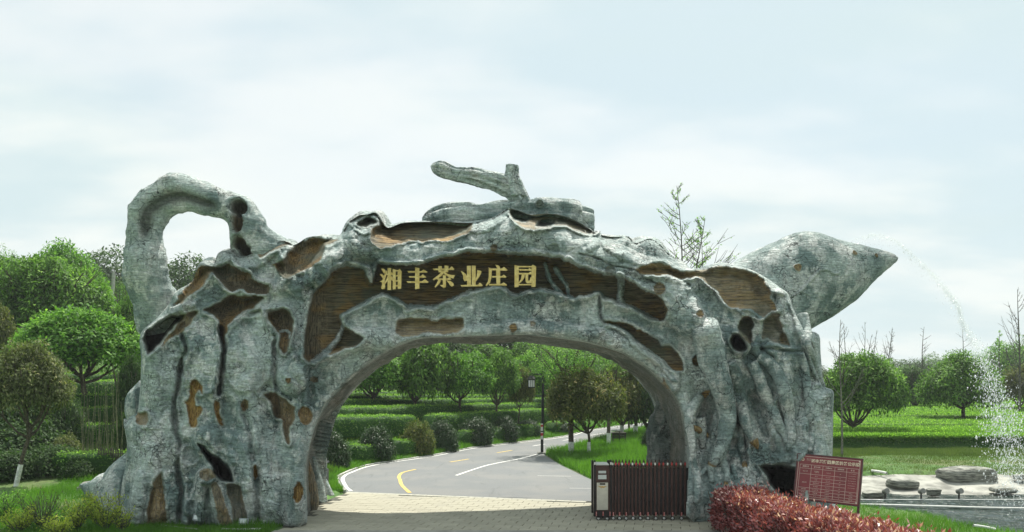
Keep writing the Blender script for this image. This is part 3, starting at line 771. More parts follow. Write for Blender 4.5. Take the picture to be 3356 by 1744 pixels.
# handle, hollow along its inner curve
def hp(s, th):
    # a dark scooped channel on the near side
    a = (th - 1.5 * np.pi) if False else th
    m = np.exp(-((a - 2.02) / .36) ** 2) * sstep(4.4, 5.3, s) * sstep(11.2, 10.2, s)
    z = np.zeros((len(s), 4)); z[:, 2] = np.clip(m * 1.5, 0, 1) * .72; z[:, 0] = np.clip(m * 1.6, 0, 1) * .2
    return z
HP = [((470,1125),(640,1075)),((455,1060),(605,1015)),((430,975),(566,955)),((405,915),(541,915)),((414,850),(546,849)),((414,773),(533,764)),((427,674),(537,733)),((468,627),(548,713)),((537,582),(577,700)),((598,574),(622,692)),((676,596),(667,706)),((761,627),(721,713)),((818,650),(752,733)),((864,715),(758,775)),((884,752),(757,805)),((925,778),(772,838)),((985,815),(800,885)),((1010,870),(840,930))]
hobj, hc, hr = loft('handle', HP, [23.3, 23.1, 22.8] + [22.6] * 11 + [22.65, 22.85, 23.1, 23.3], 0.95, 56, 0.14, 1.7, 0.0, dense=8, paint=hp, rough2=.045)
# sink the channel
me = hobj.data
co = np.zeros(len(me.vertices) * 3, np.float32); me.vertices.foreach_get('co', co); co = co.reshape(-1, 3)
n_, sg_ = len(hc), 56
sidx = np.repeat(np.arange(n_) / 8, sg_); thh = np.tile(np.linspace(0, 2 * np.pi, sg_, endpoint=False), n_)
mm = np.exp(-((thh - 2.02) / .34) ** 2) * sstep(4.4, 5.3, sidx) * sstep(11.2, 10.2, sidx)
cc = np.repeat(hc, sg_, 0)
co[:n_ * sg_] = co[:n_ * sg_] * (1 - .38 * mm[:, None]) + cc * (.38 * mm[:, None])
# two knot hollows at the right shoulder of the handle
at = me.attributes['paint']; pc = np.zeros(len(me.vertices) * 4, np.float32); at.data.foreach_get('color', pc); pc = pc.reshape(-1, 4)
pu = co[:, 0] / co[:, 1] * F + CU; pv = CV - (co[:, 2] - H0) / co[:, 1] * F
frontside = co[:, 1] < 22.45
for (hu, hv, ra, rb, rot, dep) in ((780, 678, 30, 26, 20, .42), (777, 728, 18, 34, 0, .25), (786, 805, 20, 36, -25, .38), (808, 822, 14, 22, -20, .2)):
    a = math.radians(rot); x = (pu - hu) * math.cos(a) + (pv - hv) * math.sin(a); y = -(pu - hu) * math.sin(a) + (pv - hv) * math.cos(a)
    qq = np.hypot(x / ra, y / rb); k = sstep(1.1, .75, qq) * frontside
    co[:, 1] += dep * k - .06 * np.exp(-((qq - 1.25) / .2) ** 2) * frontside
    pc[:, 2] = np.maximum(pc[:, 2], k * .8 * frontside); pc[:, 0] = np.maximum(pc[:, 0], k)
me.vertices.foreach_set('co', co.ravel()); at.data.foreach_set('color', pc.ravel()); me.update()

# spout
def spp(s, th):
    return np.zeros((len(s), 4))
SPT = [((2330,905),(2560,1120)),((2400,862),(2610,1108)),((2470,822),(2653,1082)),((2540,793),(2712,1049)),((2606,764),(2762,1015)),((2662,762),(2800,988)),((2736,784),(2838,948)),((2800,798),(2872,914)),((2860,813),(2904,886)),((2905,823),(2926,868)),((2930,834),(2940,856))]
spout, sc_, sr_ = loft('spout', SPT, [23.75] * 11, 0.74, 64, 0.02, 0.9, 0.0, dense=10, rough2=.02, capbulge=.8)

# low relief on the spout: creeping vines and knots
def vine(pts, r, Yb=21.9, name='vine'):
    P3 = [tuple(wp(u, v, Yb)) for u, v in pts]
    mb = MB()
    P = catmull(P3, 4, False)
    mb.tube([tuple(p) for p in P], [r * (1 - .5 * k / len(P)) for k in range(len(P))], 8)
    return mb
from mathutils.bvhtree import BVHTree
def bvh_of(o):
    me = o.data
    mw = o.matrix_parent_inverse
    off = Vector(o.parent.location) if o.parent else Vector()
    return BVHTree.FromPolygons([v.co for v in me.vertices], [tuple(p.vertices) for p in me.polygons])
bs = bvh_of(spout)
def cast(b, U, V):
    d = Vector(wp(U, V, 1.0)) - Vector((0, 0, H0)); d.normalize()
    h = b.ray_cast(Vector((0, 0, H0)), d)
    return h[0], h[1]
def on_vine(b, pts, r0, r1, name, parent, jitter=0.0):
    P = catmull(pts, 5, False); out = []
    for k, (u, v) in enumerate(P):
        h, n = cast(b, u, v)
        if h is None: continue
        out.append(h + n * (r0 * .25))
    if len(out) < 3: return
    out = np.array([tuple(p) for p in out]); n = len(out)
    R = np.interp(np.linspace(0, 1, n), [0, .5, 1], [r0 * .8, r0, r1])
    R = R * (1 + .25 * fbm(out * 6, 2))
    sg = 8; ax = np.gradient(out, axis=0); ax /= np.linalg.norm(ax, axis=1)[:, None] + 1e-9
    yv = np.array([0, -1, 0.0]); u_ = np.cross(ax, yv); u_ /= np.linalg.norm(u_, axis=1)[:, None] + 1e-9; w_ = np.cross(ax, u_)
    th = np.linspace(0, 2 * np.pi, sg, endpoint=False)
    ring = out[:, None, :] + (u_[:, None, :] * np.cos(th)[None, :, None] + w_[:, None, :] * np.sin(th)[None, :, None]) * R[:, None, None]
    idx = np.arange(n * sg).reshape(n, sg); nx = np.roll(idx, -1, 1)
    Q = np.stack([idx[:-1], nx[:-1], nx[1:], idx[1:]], -1).reshape(-1, 4)
    me = np_mesh(name, ring.reshape(-1, 3), Q, M_BARK, True, {'paint': np.zeros((n * sg, 4))})
    return link(name, me, parent)
on_vine(bs, [(2610,965),(2632,945),(2650,925),(2672,900),(2690,885),(2712,885),(2735,898),(2752,893)], .055, .03, 'vine', spout)
on_vine(bs, [(2655,872),(2662,890),(2668,902)], .04, .03, 'vine', spout)
on_vine(bs, [(2600,972),(2618,958),(2640,960),(2650,968)], .04, .03, 'vine', spout)
on_vine(bs, [(2738,898),(2738,930),(2740,958)], .022, .012, 'vine', spout)
def disc_knot(b, u, v, r, parent, mat, name='knot'):
    h, n = cast(b, u, v)
    if h is None: return
    rm = r / F * h.y
    M = n.to_track_quat('Z', 'Y').to_matrix().to_4x4(); M.translation = h
    vs = []; prof = [(1.35, -.05), (1.3, .03), (1.05, .06), (.95, .045), (.75, .03), (.68, .045), (.5, .03), (.42, .045), (.2, .03), (0.01, .04)]
    sg = 14
    for (q_, z_) in prof:
        for i in range(sg):
            t = 2 * math.pi * i / sg; w_ = 1 + .12 * math.sin(3 * t + u)
            vs.append(M @ Vector((rm * q_ * w_ * math.cos(t), rm * q_ * w_ * math.sin(t), z_ * (rm / .09))))
    idx = np.arange(len(vs)).reshape(len(prof), sg); nx = np.roll(idx, -1, 1)
    Q = np.stack([idx[:-1], nx[:-1], nx[1:], idx[1:]], -1).reshape(-1, 4)
    pc = np.zeros((len(vs), 4)); pc[2 * sg:, 1] = .75 if parent is spout else .12
    me = np_mesh(name, np.array([tuple(x) for x in vs]), Q, M_BARK, True, {'paint': pc})
    return link(name, me, parent)
disc_knot(bs, 2613, 878, 11, spout, M_BARK); disc_knot(bs, 2799, 831, 8, spout, M_BARK); disc_knot(bs, 2870, 838, 6, spout, M_BARK)

# log on the lid and its branch
LOG = [((1384,712),(1386,742)),((1398,695),(1398,760)),((1420,682),(1420,775)),((1450,669),(1450,785)),((1497,660),(1497,790)),((1590,657),(1590,795)),((1662,654),(1662,795)),((1745,653),(1745,795)),((1857,653),(1857,790)),((1893,658),(1893,788)),((1904,672),(1905,785))]
def logp(s, th):
    z = np.zeros((len(s), 4)); return z
log, lc, lr = loft('log', [(a, b) for a, b in LOG], 23.5, 1.0, 56, .09, 1.2, .16, dense=8, capbulge=.1)
LOG2 = [((1880,672),(1880,790)),((1910,675),(1910,790)),((1940,683),(1940,790)),((1945,690),(1945,785))]
loft('log_end', LOG2, 23.6, .9, 44, .05, 1.5, .14, dense=8, capbulge=.02)
def Q5(l): return [((1080 + .4854 * a[0], 500 + .4854 * a[1]), (1080 + .4854 * b[0], 500 + .4854 * b[1])) for a, b in l]
BR = Q5([((688,82),(686,108)),((715,66),(702,140)),((775,56),(745,168)),((850,95),(840,194)),((950,98),(932,210)),((1050,104),(1005,241)),((1140,128),(1085,265)),((1230,165),(1150,296)),((1320,235),(1185,308)),((1372,325),(1205,345)),((1400,370),(1200,380))])
branch, brc, brr = loft('branch', BR, 23.3, .85, 36, .06, 1.5, .11, dense=7, capbulge=.5, rough2=.02)
ST = Q5([((1187,84),(1276,90)),((1186,100),(1277,105)),((1180,150),(1282,150)),((1172,190),(1300,190)),((1185,240),(1320,240)),((1200,300),(1345,300))])
def stp(s, th):
    z = np.zeros((len(s), 4)); return z
stub, stc, str_ = loft('branch_stub', ST, 23.25, .9, 32, .04, 1.5, .09, dense=7, capbulge=.02)
bl_ = bvh_of(log)
disc_knot(bl_, 1769, 667, 12, log, M_BARK); disc_knot(bl_, 1547, 719, 4, log, M_BARK)
bb = bvh_of(branch)
disc_knot(bb, 1558, 577, 8, branch, M_BARK)

# dark slabs standing up behind the right shoulder
loft('back_ridge', [((2060,790),(2050,830)),((2095,772),(2085,850)),((2125,776),(2110,870)),((2160,790),(2140,890)),((2200,830),(2180,910)),((2245,862),(2230,930)),((2270,885),(2260,930))], 23.7, .9, 30, .12, 1.2)
loft('back_ridge', [((1995,790),(1990,830)),((2030,772),(2025,860)),((2060,778),(2050,870)),((2085,800),(2075,860))], 23.6, .9, 26, .10, 1.2)

# roots on the right leg, each a limb of its own
def root(pts, rad, name='root', lift=.12, tip_ochre=False, scars=None):
    P = catmull(pts, 6, False)
    R = np.interp(np.arange(len(P)) / 6.0, np.arange(len(rad)), rad)
    ys = np.array([surf_y(u, v) for u, v in P])
    k = np.ones(9) / 9; ys = np.convolve(np.pad(ys, 4, mode='edge'), k, 'valid')
    out = np.array([wp(u, v, y) for (u, v), y in zip(P, ys)])
    Rm = R / F * ys
    out[:, 1] -= Rm * .75
    n = len(out); sg = 16
    ax = np.gradient(out, axis=0); ax /= np.linalg.norm(ax, axis=1)[:, None]
    yv = np.array([0, -1, 0.0]); u_ = np.cross(ax, yv); u_ /= np.linalg.norm(u_, axis=1)[:, None] + 1e-9; w_ = np.cross(u_, ax)
    th = np.linspace(0, 2 * np.pi, sg, endpoint=False)
    nn = u_[:, None, :] * np.cos(th)[None, :, None] + w_[:, None, :] * np.sin(th)[None, :, None]
    base = out[:, None, :] + nn * Rm[:, None, None]
    Rn = Rm[:, None] * (1 + .22 * fbm(base * 2.6, 3) + .07 * fbm(np.stack([base[..., 0] * 2, base[..., 1] * 2, base[..., 2] * 16], -1), 2))
    ring = out[:, None, :] + nn * Rn[..., None]
    idx = np.arange(n * sg).reshape(n, sg); nx = np.roll(idx, -1, 1)
    Q = np.stack([idx[:-1], nx[:-1], nx[1:], idx[1:]], -1).reshape(-1, 4)
    V = np.concatenate([ring.reshape(-1, 3), out[:1], out[-1:]])
    T = [(n * sg, idx[0, (i + 1) % sg], idx[0, i]) for i in range(sg)] + [(n * sg + 1, idx[-1, i], idx[-1, (i + 1) % sg]) for i in range(sg)]
    pc = np.zeros((len(V), 4))
    if tip_ochre:
        a, b_ = tip_ochre
        s = np.repeat(np.linspace(0, 1, n), sg); m = sstep(a - .02, a + .02, s) * sstep(b_ + .02, b_ - .02, s)
        pc[:n * sg, 1] = m * .85
    me = np_mesh(name, V, Q, M_BARK, True, {'paint': pc}, np.array(T))
    return link(name, me, gate)
root(P7([(215,-60),(240,60),(270,190),(320,330),(355,450),(370,560),(350,690),(320,790),(285,850),(265,900),(275,1000)]), [44,46,44,38,33,28,26,22,16,11,9], tip_ochre=(.83, .87))
root(P7([(335,780),(350,850),(372,920),(378,970),(368,1010)]), [14,11,11,9,6], tip_ochre=(.88, 1))
root(P7([(285,850),(240,900),(190,945),(150,960)]), [8,8,7,5])
root(P7([(190,420),(130,500),(112,590),(130,680),(140,780),(155,880),(168,960),(172,1060),(170,1140)]), [16,18,16,12,11,10,13,12,7])
root(P7([(130,620),(180,640),(225,668),(265,690)]), [8,10,9,5], tip_ochre=(0, 1))
root(P7([(390,180),(425,300),(450,420),(480,520),(500,600),(530,670),(560,720),(590,770)]), [22,27,24,20,17,15,13,4], tip_ochre=(.82, 1))
root(P7([(480,620),(470,740),(492,840),(500,900),(512,960)]), [12,12,10,9,5], tip_ochre=(.62, .78))
root(P7([(540,180),(590,290),(630,400),(680,500),(720,600),(765,670),(785,730)]), [20,20,20,18,16,12,10])
root(P7([(590,140),(650,180),(700,240),(745,330),(770,430),(790,530),(800,620),(812,700),(790,780)]), [18,20,21,21,21,20,18,15,6])
root(P7([(875,120),(905,220),(915,330),(925,430),(935,520),(955,620),(950,700),(942,790)]), [10,13,13,15,15,13,10,8])
root(P7([(880,-140),(915,-20),(925,60),(960,140),(985,220),(1010,290),(1035,345)]), [18,15,11,9,8,8,6])
root(P7([(560,60),(565,100),(600,130),(640,135)]), [14,14,13,10])
root(P7([(430,830),(420,900),(440,980)]), [10,10,6])
root(P7([(180,560),(200,640),(210,760)]), [20,18,10])
# left leg: side knob and foot roots
loft('branch_knob', [((409,1372),(432,1400)),((414,1385),(450,1450)),((432,1365),(470,1420)),((462,1352),(500,1400))], 22.2, .9, 24, .04, 2)
loft('foot_root', [((350,1560),(352,1640)),((362,1540),(356,1750)),((385,1515),(375,1770)),((420,1480),(410,1770)),((450,1480),(440,1770))], 22.9, .8, 28, .08, 1.6)
loft('foot_root', [((262,1586),(268,1602)),((290,1580),(285,1630)),((320,1560),(318,1680)),((360,1540),(360,1740)),((400,1500),(400,1760))], 24.2, .7, 28, .08, 1.6)
loft('foot_root', [((423,1290),(432,1400)),((440,1270),(450,1420)),((465,1240),(480,1420))], 23.6, .7, 24, .08, 1.6)
def woodp(s, th):
    z = np.zeros((len(s), 4)); z[:, 0] = .9; z[:, 3] = 0; return z
loft('foot_root', [((1003,1500),(1012,1505)),((1003,1545),(1030,1560)),((1003,1590),(1042,1600)),((1002,1630),(1044,1650)),((1002,1670),(1036,1690))], 23.4, .9, 20, .07, 3, paint=woodp)
loft('foot_root', [((1024,1496),(1036,1500)),((1026,1530),(1045,1538)),((1030,1565),(1058,1575)),((1034,1600),(1066,1610)),((1032,1630),(1066,1648))], 24.3, .9, 22, .05, 3)
loft('foot_root', [((1034,1500),(1042,1506)),((1036,1530),(1054,1542)),((1042,1560),(1075,1580)),((1052,1590),(1086,1600)),((1064,1618),(1096,1624))], 25.2, .9, 22, .05, 3)
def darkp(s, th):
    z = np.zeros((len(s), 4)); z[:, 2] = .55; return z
# rear pillar inside the right leg
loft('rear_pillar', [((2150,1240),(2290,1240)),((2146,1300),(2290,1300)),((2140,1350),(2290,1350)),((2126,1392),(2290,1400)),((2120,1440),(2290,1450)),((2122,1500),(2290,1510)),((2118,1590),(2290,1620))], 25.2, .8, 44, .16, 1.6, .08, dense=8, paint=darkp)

# ------------------------------------------------------------------ name in raised gilt characters
def gilt():
    m, N, L, b = new_mat('gilt_lettering')
    P = N.new('ShaderNodeTexCoord').outputs['Object']
    f = tex_noise(N, L, P, 9, 5)
    L.new(mixc(N, L, mrange(N, L, f, .35, .7), (0.58, 0.42, 0.13), (0.76, 0.60, 0.24)), b.inputs['Base Color'])
    b.inputs['Roughness'].default_value = .38; b.inputs['Metallic'].default_value = .25
    return m
M_GILT = gilt()
CH = {
'湘': [[(218,180),(250,180),(272,200),(275,228),(255,242),(235,215)], [(198,255),(225,255),(250,275),(255,300),(235,312),(220,285)],
 [(198,355),(228,346),(250,300),(290,205),(300,212),(266,330),(258,380),(268,430),(262,458),(230,464),(215,450),(228,400),(225,368)],
 [(308,170),(350,170),(350,475),(306,475)], [(262,250),(340,247),(360,225),(380,252),(380,264),(262,264)], [(314,258),(325,275),(300,350),(265,396),(260,385),(290,325)],
 [(345,272),(365,290),(378,320),(372,342),(358,338),(344,310)], [(378,183),(417,196),(417,460),(380,468)], [(448,205),(474,183),(499,214),(492,455),(450,460)],
 [(412,197),(460,200),(460,213),(412,213)], [(410,269),(456,269),(456,283),(410,283)], [(410,341),(456,341),(456,355),(410,355)], [(410,411),(456,411),(456,425),(410,425)]],
'丰': [[(693,160),(748,170),(748,455),(693,463)], [(588,213),(780,213),(812,190),(860,222),(850,229),(596,229)], [(603,285),(770,285),(800,260),(842,295),(830,300),(613,300)], [(573,357),(790,356),(830,328),(875,363),(865,373),(586,373)]],
'茶': [[(943,177),(1175,177),(1205,147),(1240,182),(1230,192),(955,195)], [(1019,141),(1063,143),(1060,225),(1022,225)], [(1107,134),(1157,140),(1150,225),(1107,225)], [(1018,206),(1156,206),(1150,224),(1028,224)],
 [(1062,214),(1108,222),(1060,277),(1000,317),(950,335),(943,325),(1000,283),(1045,245)], [(1082,222),(1110,224),(1150,253),(1200,267),(1247,270),(1226,314),(1160,290),(1108,255)], [(998,316),(1150,316),(1172,299),(1197,325),(1188,332),(1008,332)],
 [(1083,272),(1121,272),(1121,435),(1090,444),(1043,410),(1083,408)], [(1018,338),(1052,345),(1030,387),(975,439),(968,430),(1000,380)], [(1133,344),(1190,354),(1226,384),(1234,410),(1205,427),(1180,407),(1163,376)]],
'业': [[(1421,139),(1474,139),(1472,412),(1424,412)], [(1489,137),(1540,137),(1539,412),(1491,412)], [(1338,214),(1365,224),(1401,254),(1422,290),(1417,342),(1385,350),(1369,321),(1369,281),(1355,246)], [(1567,199),(1620,214),(1616,241),(1576,311),(1541,357),(1533,346),(1560,280)], [(1333,409),(1575,407),(1600,376),(1640,412),(1630,423),(1345,426)]],
'庄': [[(1823,124),(1860,134),(1882,155),(1879,182),(1855,192),(1840,160)], [(1728,163),(1765,178),(1910,177),(1940,154),(1985,195),(1975,203),(1760,196)], [(1728,163),(1767,180),(1762,300),(1742,371),(1700,417),(1688,419),(1686,405),(1715,360),(1728,290)],
 [(1830,203),(1884,205),(1884,402),(1836,402)], [(1773,283),(1910,284),(1935,264),(1972,292),(1965,301),(1778,299)], [(1728,395),(1900,394),(1935,374),(1980,405),(1970,414),(1733,412)]],
'园': [[(2090,129),(2147,142),(2142,430),(2090,437)], [(2138,141),(2334,141),(2334,156),(2138,156)], [(2328,140),(2345,124),(2390,150),(2380,430),(2328,432)], [(2138,396),(2332,396),(2332,409),(2138,409)], [(2153,184),(2280,187),(2300,169),(2327,195),(2320,203),(2163,203)],
 [(2148,239),(2290,239),(2310,221),(2334,245),(2325,254),(2153,256)], [(2193,250),(2232,250),(2224,301),(2201,341),(2155,384),(2148,375),(2180,325)], [(2243,250),(2277,250),(2277,335),(2286,350),(2304,345),(2314,300),(2323,305),(2321,350),(2337,365),(2310,382),(2264,380),(2246,355)]],
}
def char_mesh(ch, Y):
    cu = bpy.data.curves.new('stroke', 'CURVE'); cu.dimensions = '2D'; cu.fill_mode = 'BOTH'; cu.extrude = 0.035; cu.bevel_depth = 0.007; cu.bevel_resolution = 1
    pts = [p for s in CH[ch] for p in s]
    cx = (min(p[0] for p in pts) + max(p[0] for p in pts)) / 2; cy = (min(p[1] for p in pts) + max(p[1] for p in pts)) / 2
    vs, fs = [], []
    dg = bpy.context.evaluated_depsgraph_get()
    mb = MB()
    for si, s in enumerate(CH[ch]):
        cu2 = bpy.data.curves.new('stroke', 'CURVE'); cu2.dimensions = '2D'; cu2.fill_mode = 'BOTH'; cu2.extrude = 0.035 + .0012 * si; cu2.bevel_depth = 0.006; cu2.bevel_resolution = 1
        sp_ = cu2.splines.new('POLY'); sp_.points.add(len(s) - 1); sp_.use_cyclic_u = True
        for k, (x, y) in enumerate(s):
            X = (x - cx) / 4.293 / F * Y; Z = -(y - cy) / 4.293 / F * Y
            sp_.points[k].co = (X, Z, 0, 1)
        ob = bpy.data.objects.new('tmp', cu2)
        m_ = ob.to_mesh()
        mb.add([v.co[:] for v in m_.vertices], [tuple(p.vertices) for p in m_.polygons])
        ob.to_mesh_clear(); bpy.data.objects.remove(ob)
    U = 1200 + cx / 4.293; V = 840 + cy / 4.293
    return mb, U, V
NAMES = ['湘', '丰', '茶', '业', '庄', '园']
LY = 21.72
for ch in NAMES:
    mb, U, V = char_mesh(ch, LY)
    p = wp(U, V, LY)
    ang = math.radians(-1.5) if False else 0
    M = Matrix.Translation(Vector(p)) @ Matrix.Rotation(math.radians(90), 4, 'X')
    mb.v = [tuple(M @ Vector(v)) for v in mb.v]
    o = mb.build('character', M_GILT, gate)
    o['label'] = 'raised gilt character ' + ch + ' of the gate name'
# ------------------------------------------------------------------ lie of the land
FE = np.array([(-5.6,27.2),(-6.0,28.3),(-6.66,30.9),(-6.7,32.9),(-6.2,35.8),(-4,40),(-2.1,45),(1.8,51),(3.9,55),(5.9,61),(12.1,73),(22,92),(36,115),(60,150)])
NE = np.array([(-2.2,31.7),(-1.8,33.2),(-1,35.8),(.34,38.5),(1.43,41.3),(3.3,46),(4.3,48.8),(7,56),(11,66),(21,85),(35,108),(59,144)])
PLZ = [(1.2,40.6),(1.75,39.6),(2.15,35.8),(2.6,32.9),(2.95,30.6),(3.6,27.5),(4.6,24.5)]
def x_fe(y): return np.interp(y, np.r_[-50, 20, FE[:, 1]], np.r_[-5.7, -5.7, FE[:, 0]])
def x_ne(y): return np.interp(y, np.r_[-50, 19, 24.5, 27.5, 30.6, 32.9, 35.8, 39.6, 41.3, 46, 48.8, 56, 66, 85, 108, 144], np.r_[8, 8, 4.6, 3.6, 2.95, 2.6, 2.15, 1.75, 1.6, 3.5, 4.5, 7.2, 11.2, 21.2, 35.2, 59])
def pond_l(y): return np.interp(y, [10, 15, 20.1, 22.6, 24.1, 27, 29.2], [14.5, 13.5, 12.2, 11.5, 10.8, 9.8, 10.4]) + .16 * np.sin(np.asarray(y) * 2.3) + .09 * np.sin(np.asarray(y) * 6.1 + 1)
def ground(x, y):
    x = np.asarray(x, float); y = np.asarray(y, float)
    d = np.maximum(x_fe(y) - x, 0)
    hill = np.where(d < 4, .30 * d, 1.2 + .13 * (d - 4)) + .08 * sstep(12, 30, d) * np.maximum(d - 12, 0)
    hill = np.minimum(hill, 9.5 + 0 * hill)
    z = hill * np.clip((y - 26) / 10, 0, 1) * sstep(600, 160, y)
    z = z + 0.5 * sstep(.8, 3.5, d) * sstep(20, 17.5, y) * 0
    z = z + .022 * np.clip(y - 43.6, 0, 70) * sstep(2, 8, x - x_ne(y)) * sstep(13, 17, x)
    # uneven grass to the right of the road
    r = np.maximum(x - x_ne(y), 0)
    z = z + .12 * sstep(0, 3, r) * sstep(24, 28, y)
    # pond
    inp = sstep(0, .55, x - pond_l(y)) * sstep(29.3, 28.9, y) * sstep(5, 9, y)
    slope = sstep(0, 0.6, x - (pond_l(np.minimum(y, 29)) - .6)) * np.clip((31.8 - y) / 2.9, 0, 1) * sstep(28, 29, y)
    z = z * (1 - inp) - 1.0 * inp - .62 * slope * (1 - inp) - .4 * sstep(27.6, 28.2, y) * sstep(32.0, 31.5, y) * sstep(9.2, 9.6, x) * (1 - inp)
    # left mound towards the viewer
    z = z + .25 * sstep(-9, -14, x) * sstep(30, 24, y) * sstep(15, 20, y)
    return z
def groundf(x, y): return float(ground(x, y))
def hit(U, V, ymin=12.0):
    """where the line of sight through pixel (U,V) meets the ground"""
    Y = np.arange(ymin, 400, .05)
    x = (U - CU) / F * Y; z = H0 - (V - CV) / F * Y
    g = ground(x, Y)
    k = np.argmax(z < g)
    if z[k] >= g[k]: k = len(Y) - 1
    return float(x[k]), float(Y[k]), float(g[k])

def grass_ground():
    m, N, L, b = new_mat('grass_ground')
    P = N.new('ShaderNodeTexCoord').outputs['Object']
    a = tex_noise(N, L, P, .35, 6, .6); c = tex_noise(N, L, P, 5, 6, .7)
    col = mixc(N, L, mrange(N, L, c, .3, .7), (0.035, 0.090, 0.018), (0.095, 0.210, 0.032))
    col = mixc(N, L, mrange(N, L, a, .48, .66, 0, .8), col, (0.150, 0.160, 0.065))
    L.new(col, b.inputs['Base Color']); b.inputs['Roughness'].default_value = .9
    bp = N.new('ShaderNodeBump'); bp.inputs['Strength'].default_value = .7; bp.inputs['Distance'].default_value = .08
    L.new(c, bp.inputs['Height']); L.new(bp.outputs[0], b.inputs['Normal'])
    return m
M_GROUND = grass_ground()
xs = np.unique(np.concatenate([np.linspace(-900, -60, 14), np.arange(-60, -14, 1.2), np.arange(-14, 18, .3), np.arange(18, 60, 1.2), np.linspace(60, 200, 30), np.linspace(200, 900, 12)]))
ys = np.unique(np.concatenate([np.linspace(-200, 5, 10), np.arange(5, 60, .3), np.arange(60, 130, 1.2), np.linspace(130, 300, 30), np.linspace(300, 1400, 12)]))
X, Yg = np.meshgrid(xs, ys)
Z = ground(X, Yg) + .05 * fbm(np.stack([X * .7, Yg * .7, X * 0], -1), 3)
paved = ((X > x_fe(Yg) - .05) & (X < x_ne(Yg) + .05) & (Yg > 4) & (Yg < 150))
Z = np.where(paved, -.12, Z)
i_ = np.arange(X.size).reshape(X.shape)
Q = np.stack([i_[:-1, :-1], i_[:-1, 1:], i_[1:, 1:], i_[1:, :-1]], -1).reshape(-1, 4)
gr = link('ground', np_mesh('ground', np.stack([X, Yg, Z], -1).reshape(-1, 3), Q, M_GROUND, True)); tag(gr, kind='structure')

# ------------------------------------------------------------------ asphalt road
def asphalt():
    m, N, L, b = new_mat('worn_asphalt')
    P = N.new('ShaderNodeTexCoord').outputs['Object']
    f = tex_noise(N, L, P, 60, 3, .8); a = tex_noise(N, L, P, .5, 6, .6); s = tex_noise(N, L, mapping(N, L, P, (1.6, .3, 1)), 1.2, 5, .6, 1.2)
    col = mixc(N, L, mrange(N, L, f, .25, .75), (0.125, 0.134, 0.138), (0.215, 0.225, 0.225))
    col = mixc(N, L, mrange(N, L, a, .42, .64, 0, .65), col, (0.215, 0.215, 0.205))
    col = mixc(N, L, mrange(N, L, s, .56, .72, 0, .35), col, (0.085, 0.092, 0.09))
    L.new(col, b.inputs['Base Color']); b.inputs['Roughness'].default_value = .85
    bp = N.new('ShaderNodeBump'); bp.inputs['Strength'].default_value = .5; bp.inputs['Distance'].default_value = .01
    L.new(f, bp.inputs['Height']); L.new(bp.outputs[0], b.inputs['Normal'])
    return m
M_ASPH = asphalt()
def strip(name, left, right, z, mat, n=60, kind='structure', parent=None):
    A = np.asarray(left, float); B = np.asarray(right, float)
    def res(P):
        s = np.r_[0, np.cumsum(np.hypot(*np.diff(P, axis=0).T))]; t = np.linspace(0, s[-1], n)
        return np.stack([np.interp(t, s, P[:, 0]), np.interp(t, s, P[:, 1])], -1)
    A = res(catmull(A, 6, False)); B = res(catmull(B, 6, False))
    V = np.concatenate([np.c_[A, np.full(n, z)], np.c_[B, np.full(n, z)]])
    k = np.arange(n - 1); Q = np.stack([k, k + n, k + n + 1, k + 1], -1)
    o = link(name, np_mesh(name, V, Q, mat, False), parent)
    if kind: tag(o, kind=kind)
    return o
# road body sampled across between both edges
yy = np.concatenate([np.arange(24.2, 60, .5), np.linspace(60, 150, 40)])
rows = []
for y in yy:
    lo = float(x_fe(y)); hi = float(x_ne(y))
    rows.append([(lo + (hi - lo) * t, max(y, (27 + (lo + (hi - lo) * t + 5.5) * (-2 / 7.4) if lo + (hi - lo) * t < 1.9 else 25 - (lo + (hi - lo) * t - 1.9) * .25)), -.002) for t in np.linspace(0, 1, 7)])
V = np.array(rows).reshape(-1, 3); i_ = np.arange(len(V)).reshape(len(yy), 7)
Q = np.stack([i_[:-1, :-1], i_[:-1, 1:], i_[1:, 1:], i_[1:, :-1]], -1).reshape(-1, 4)
road = link('road', np_mesh('road', V, Q, M_ASPH, False)); tag(road, kind='structure')
M_WHITE = simple('road_paint_white', (.74, .74, .70), .7, noise=.08, scale=6)
M_YEL = simple('road_paint_yellow', (.62, .46, .13), .7, noise=.12, scale=6)
def line(name, pts, w, mat, z, n=4):
    P = catmull(pts, n, False) if n else np.asarray(pts, float)
    d = np.gradient(P, axis=0); d /= np.linalg.norm(d, axis=1)[:, None] + 1e-9
    nrm = np.c_[-d[:, 1], d[:, 0]]
    k = len(P); j = 1 + .08 * fbm(np.c_[P * 3, P[:, :1] * 0], 2)[:, None]
    V = np.concatenate([np.c_[P + nrm * w / 2 * j, np.full(k, z)], np.c_[P - nrm * w / 2 * j, np.full(k, z)]])
    i = np.arange(k - 1); Q = np.stack([i + k, i + k + 1, i + 1, i], -1)
    o = link(name, np_mesh(name, V, Q, mat, False), road); return o
line('edge_line', FE[:13] + np.array([.16, 0]), .13, M_WHITE, .005)
line('edge_line', NE[:11], .12, M_WHITE, .005)
line('centre_line', [(-4.06,33.9),(-4.45,32.7),(-4.40,31.3),(-4.22,30.3),(-3.93,28.7),(-3.4,26.75)], .13, M_YEL, .005)
for a, b in (((-2.85,37),(-2.07,38.4)), ((-.78,41.8),(0,43.3)), ((1.2,46.2),(1.95,47.6)), ((3.2,50.5),(4.1,52.2)), ((5.4,55.4),(6.6,57.6)), ((8,60.8),(9.3,63))):
    line('lane_dash', [a, ((a[0] + b[0]) / 2, (a[1] + b[1]) / 2), b], .13, M_YEL if a[1] < 45 else M_WHITE, .005)
for a, b in (((1.0,31.6),(2.3,31.4)), ((2.0,27.9),(3.2,27.8))):
    line('worn_mark', [a, b], .05, M_WHITE, .005, 0)
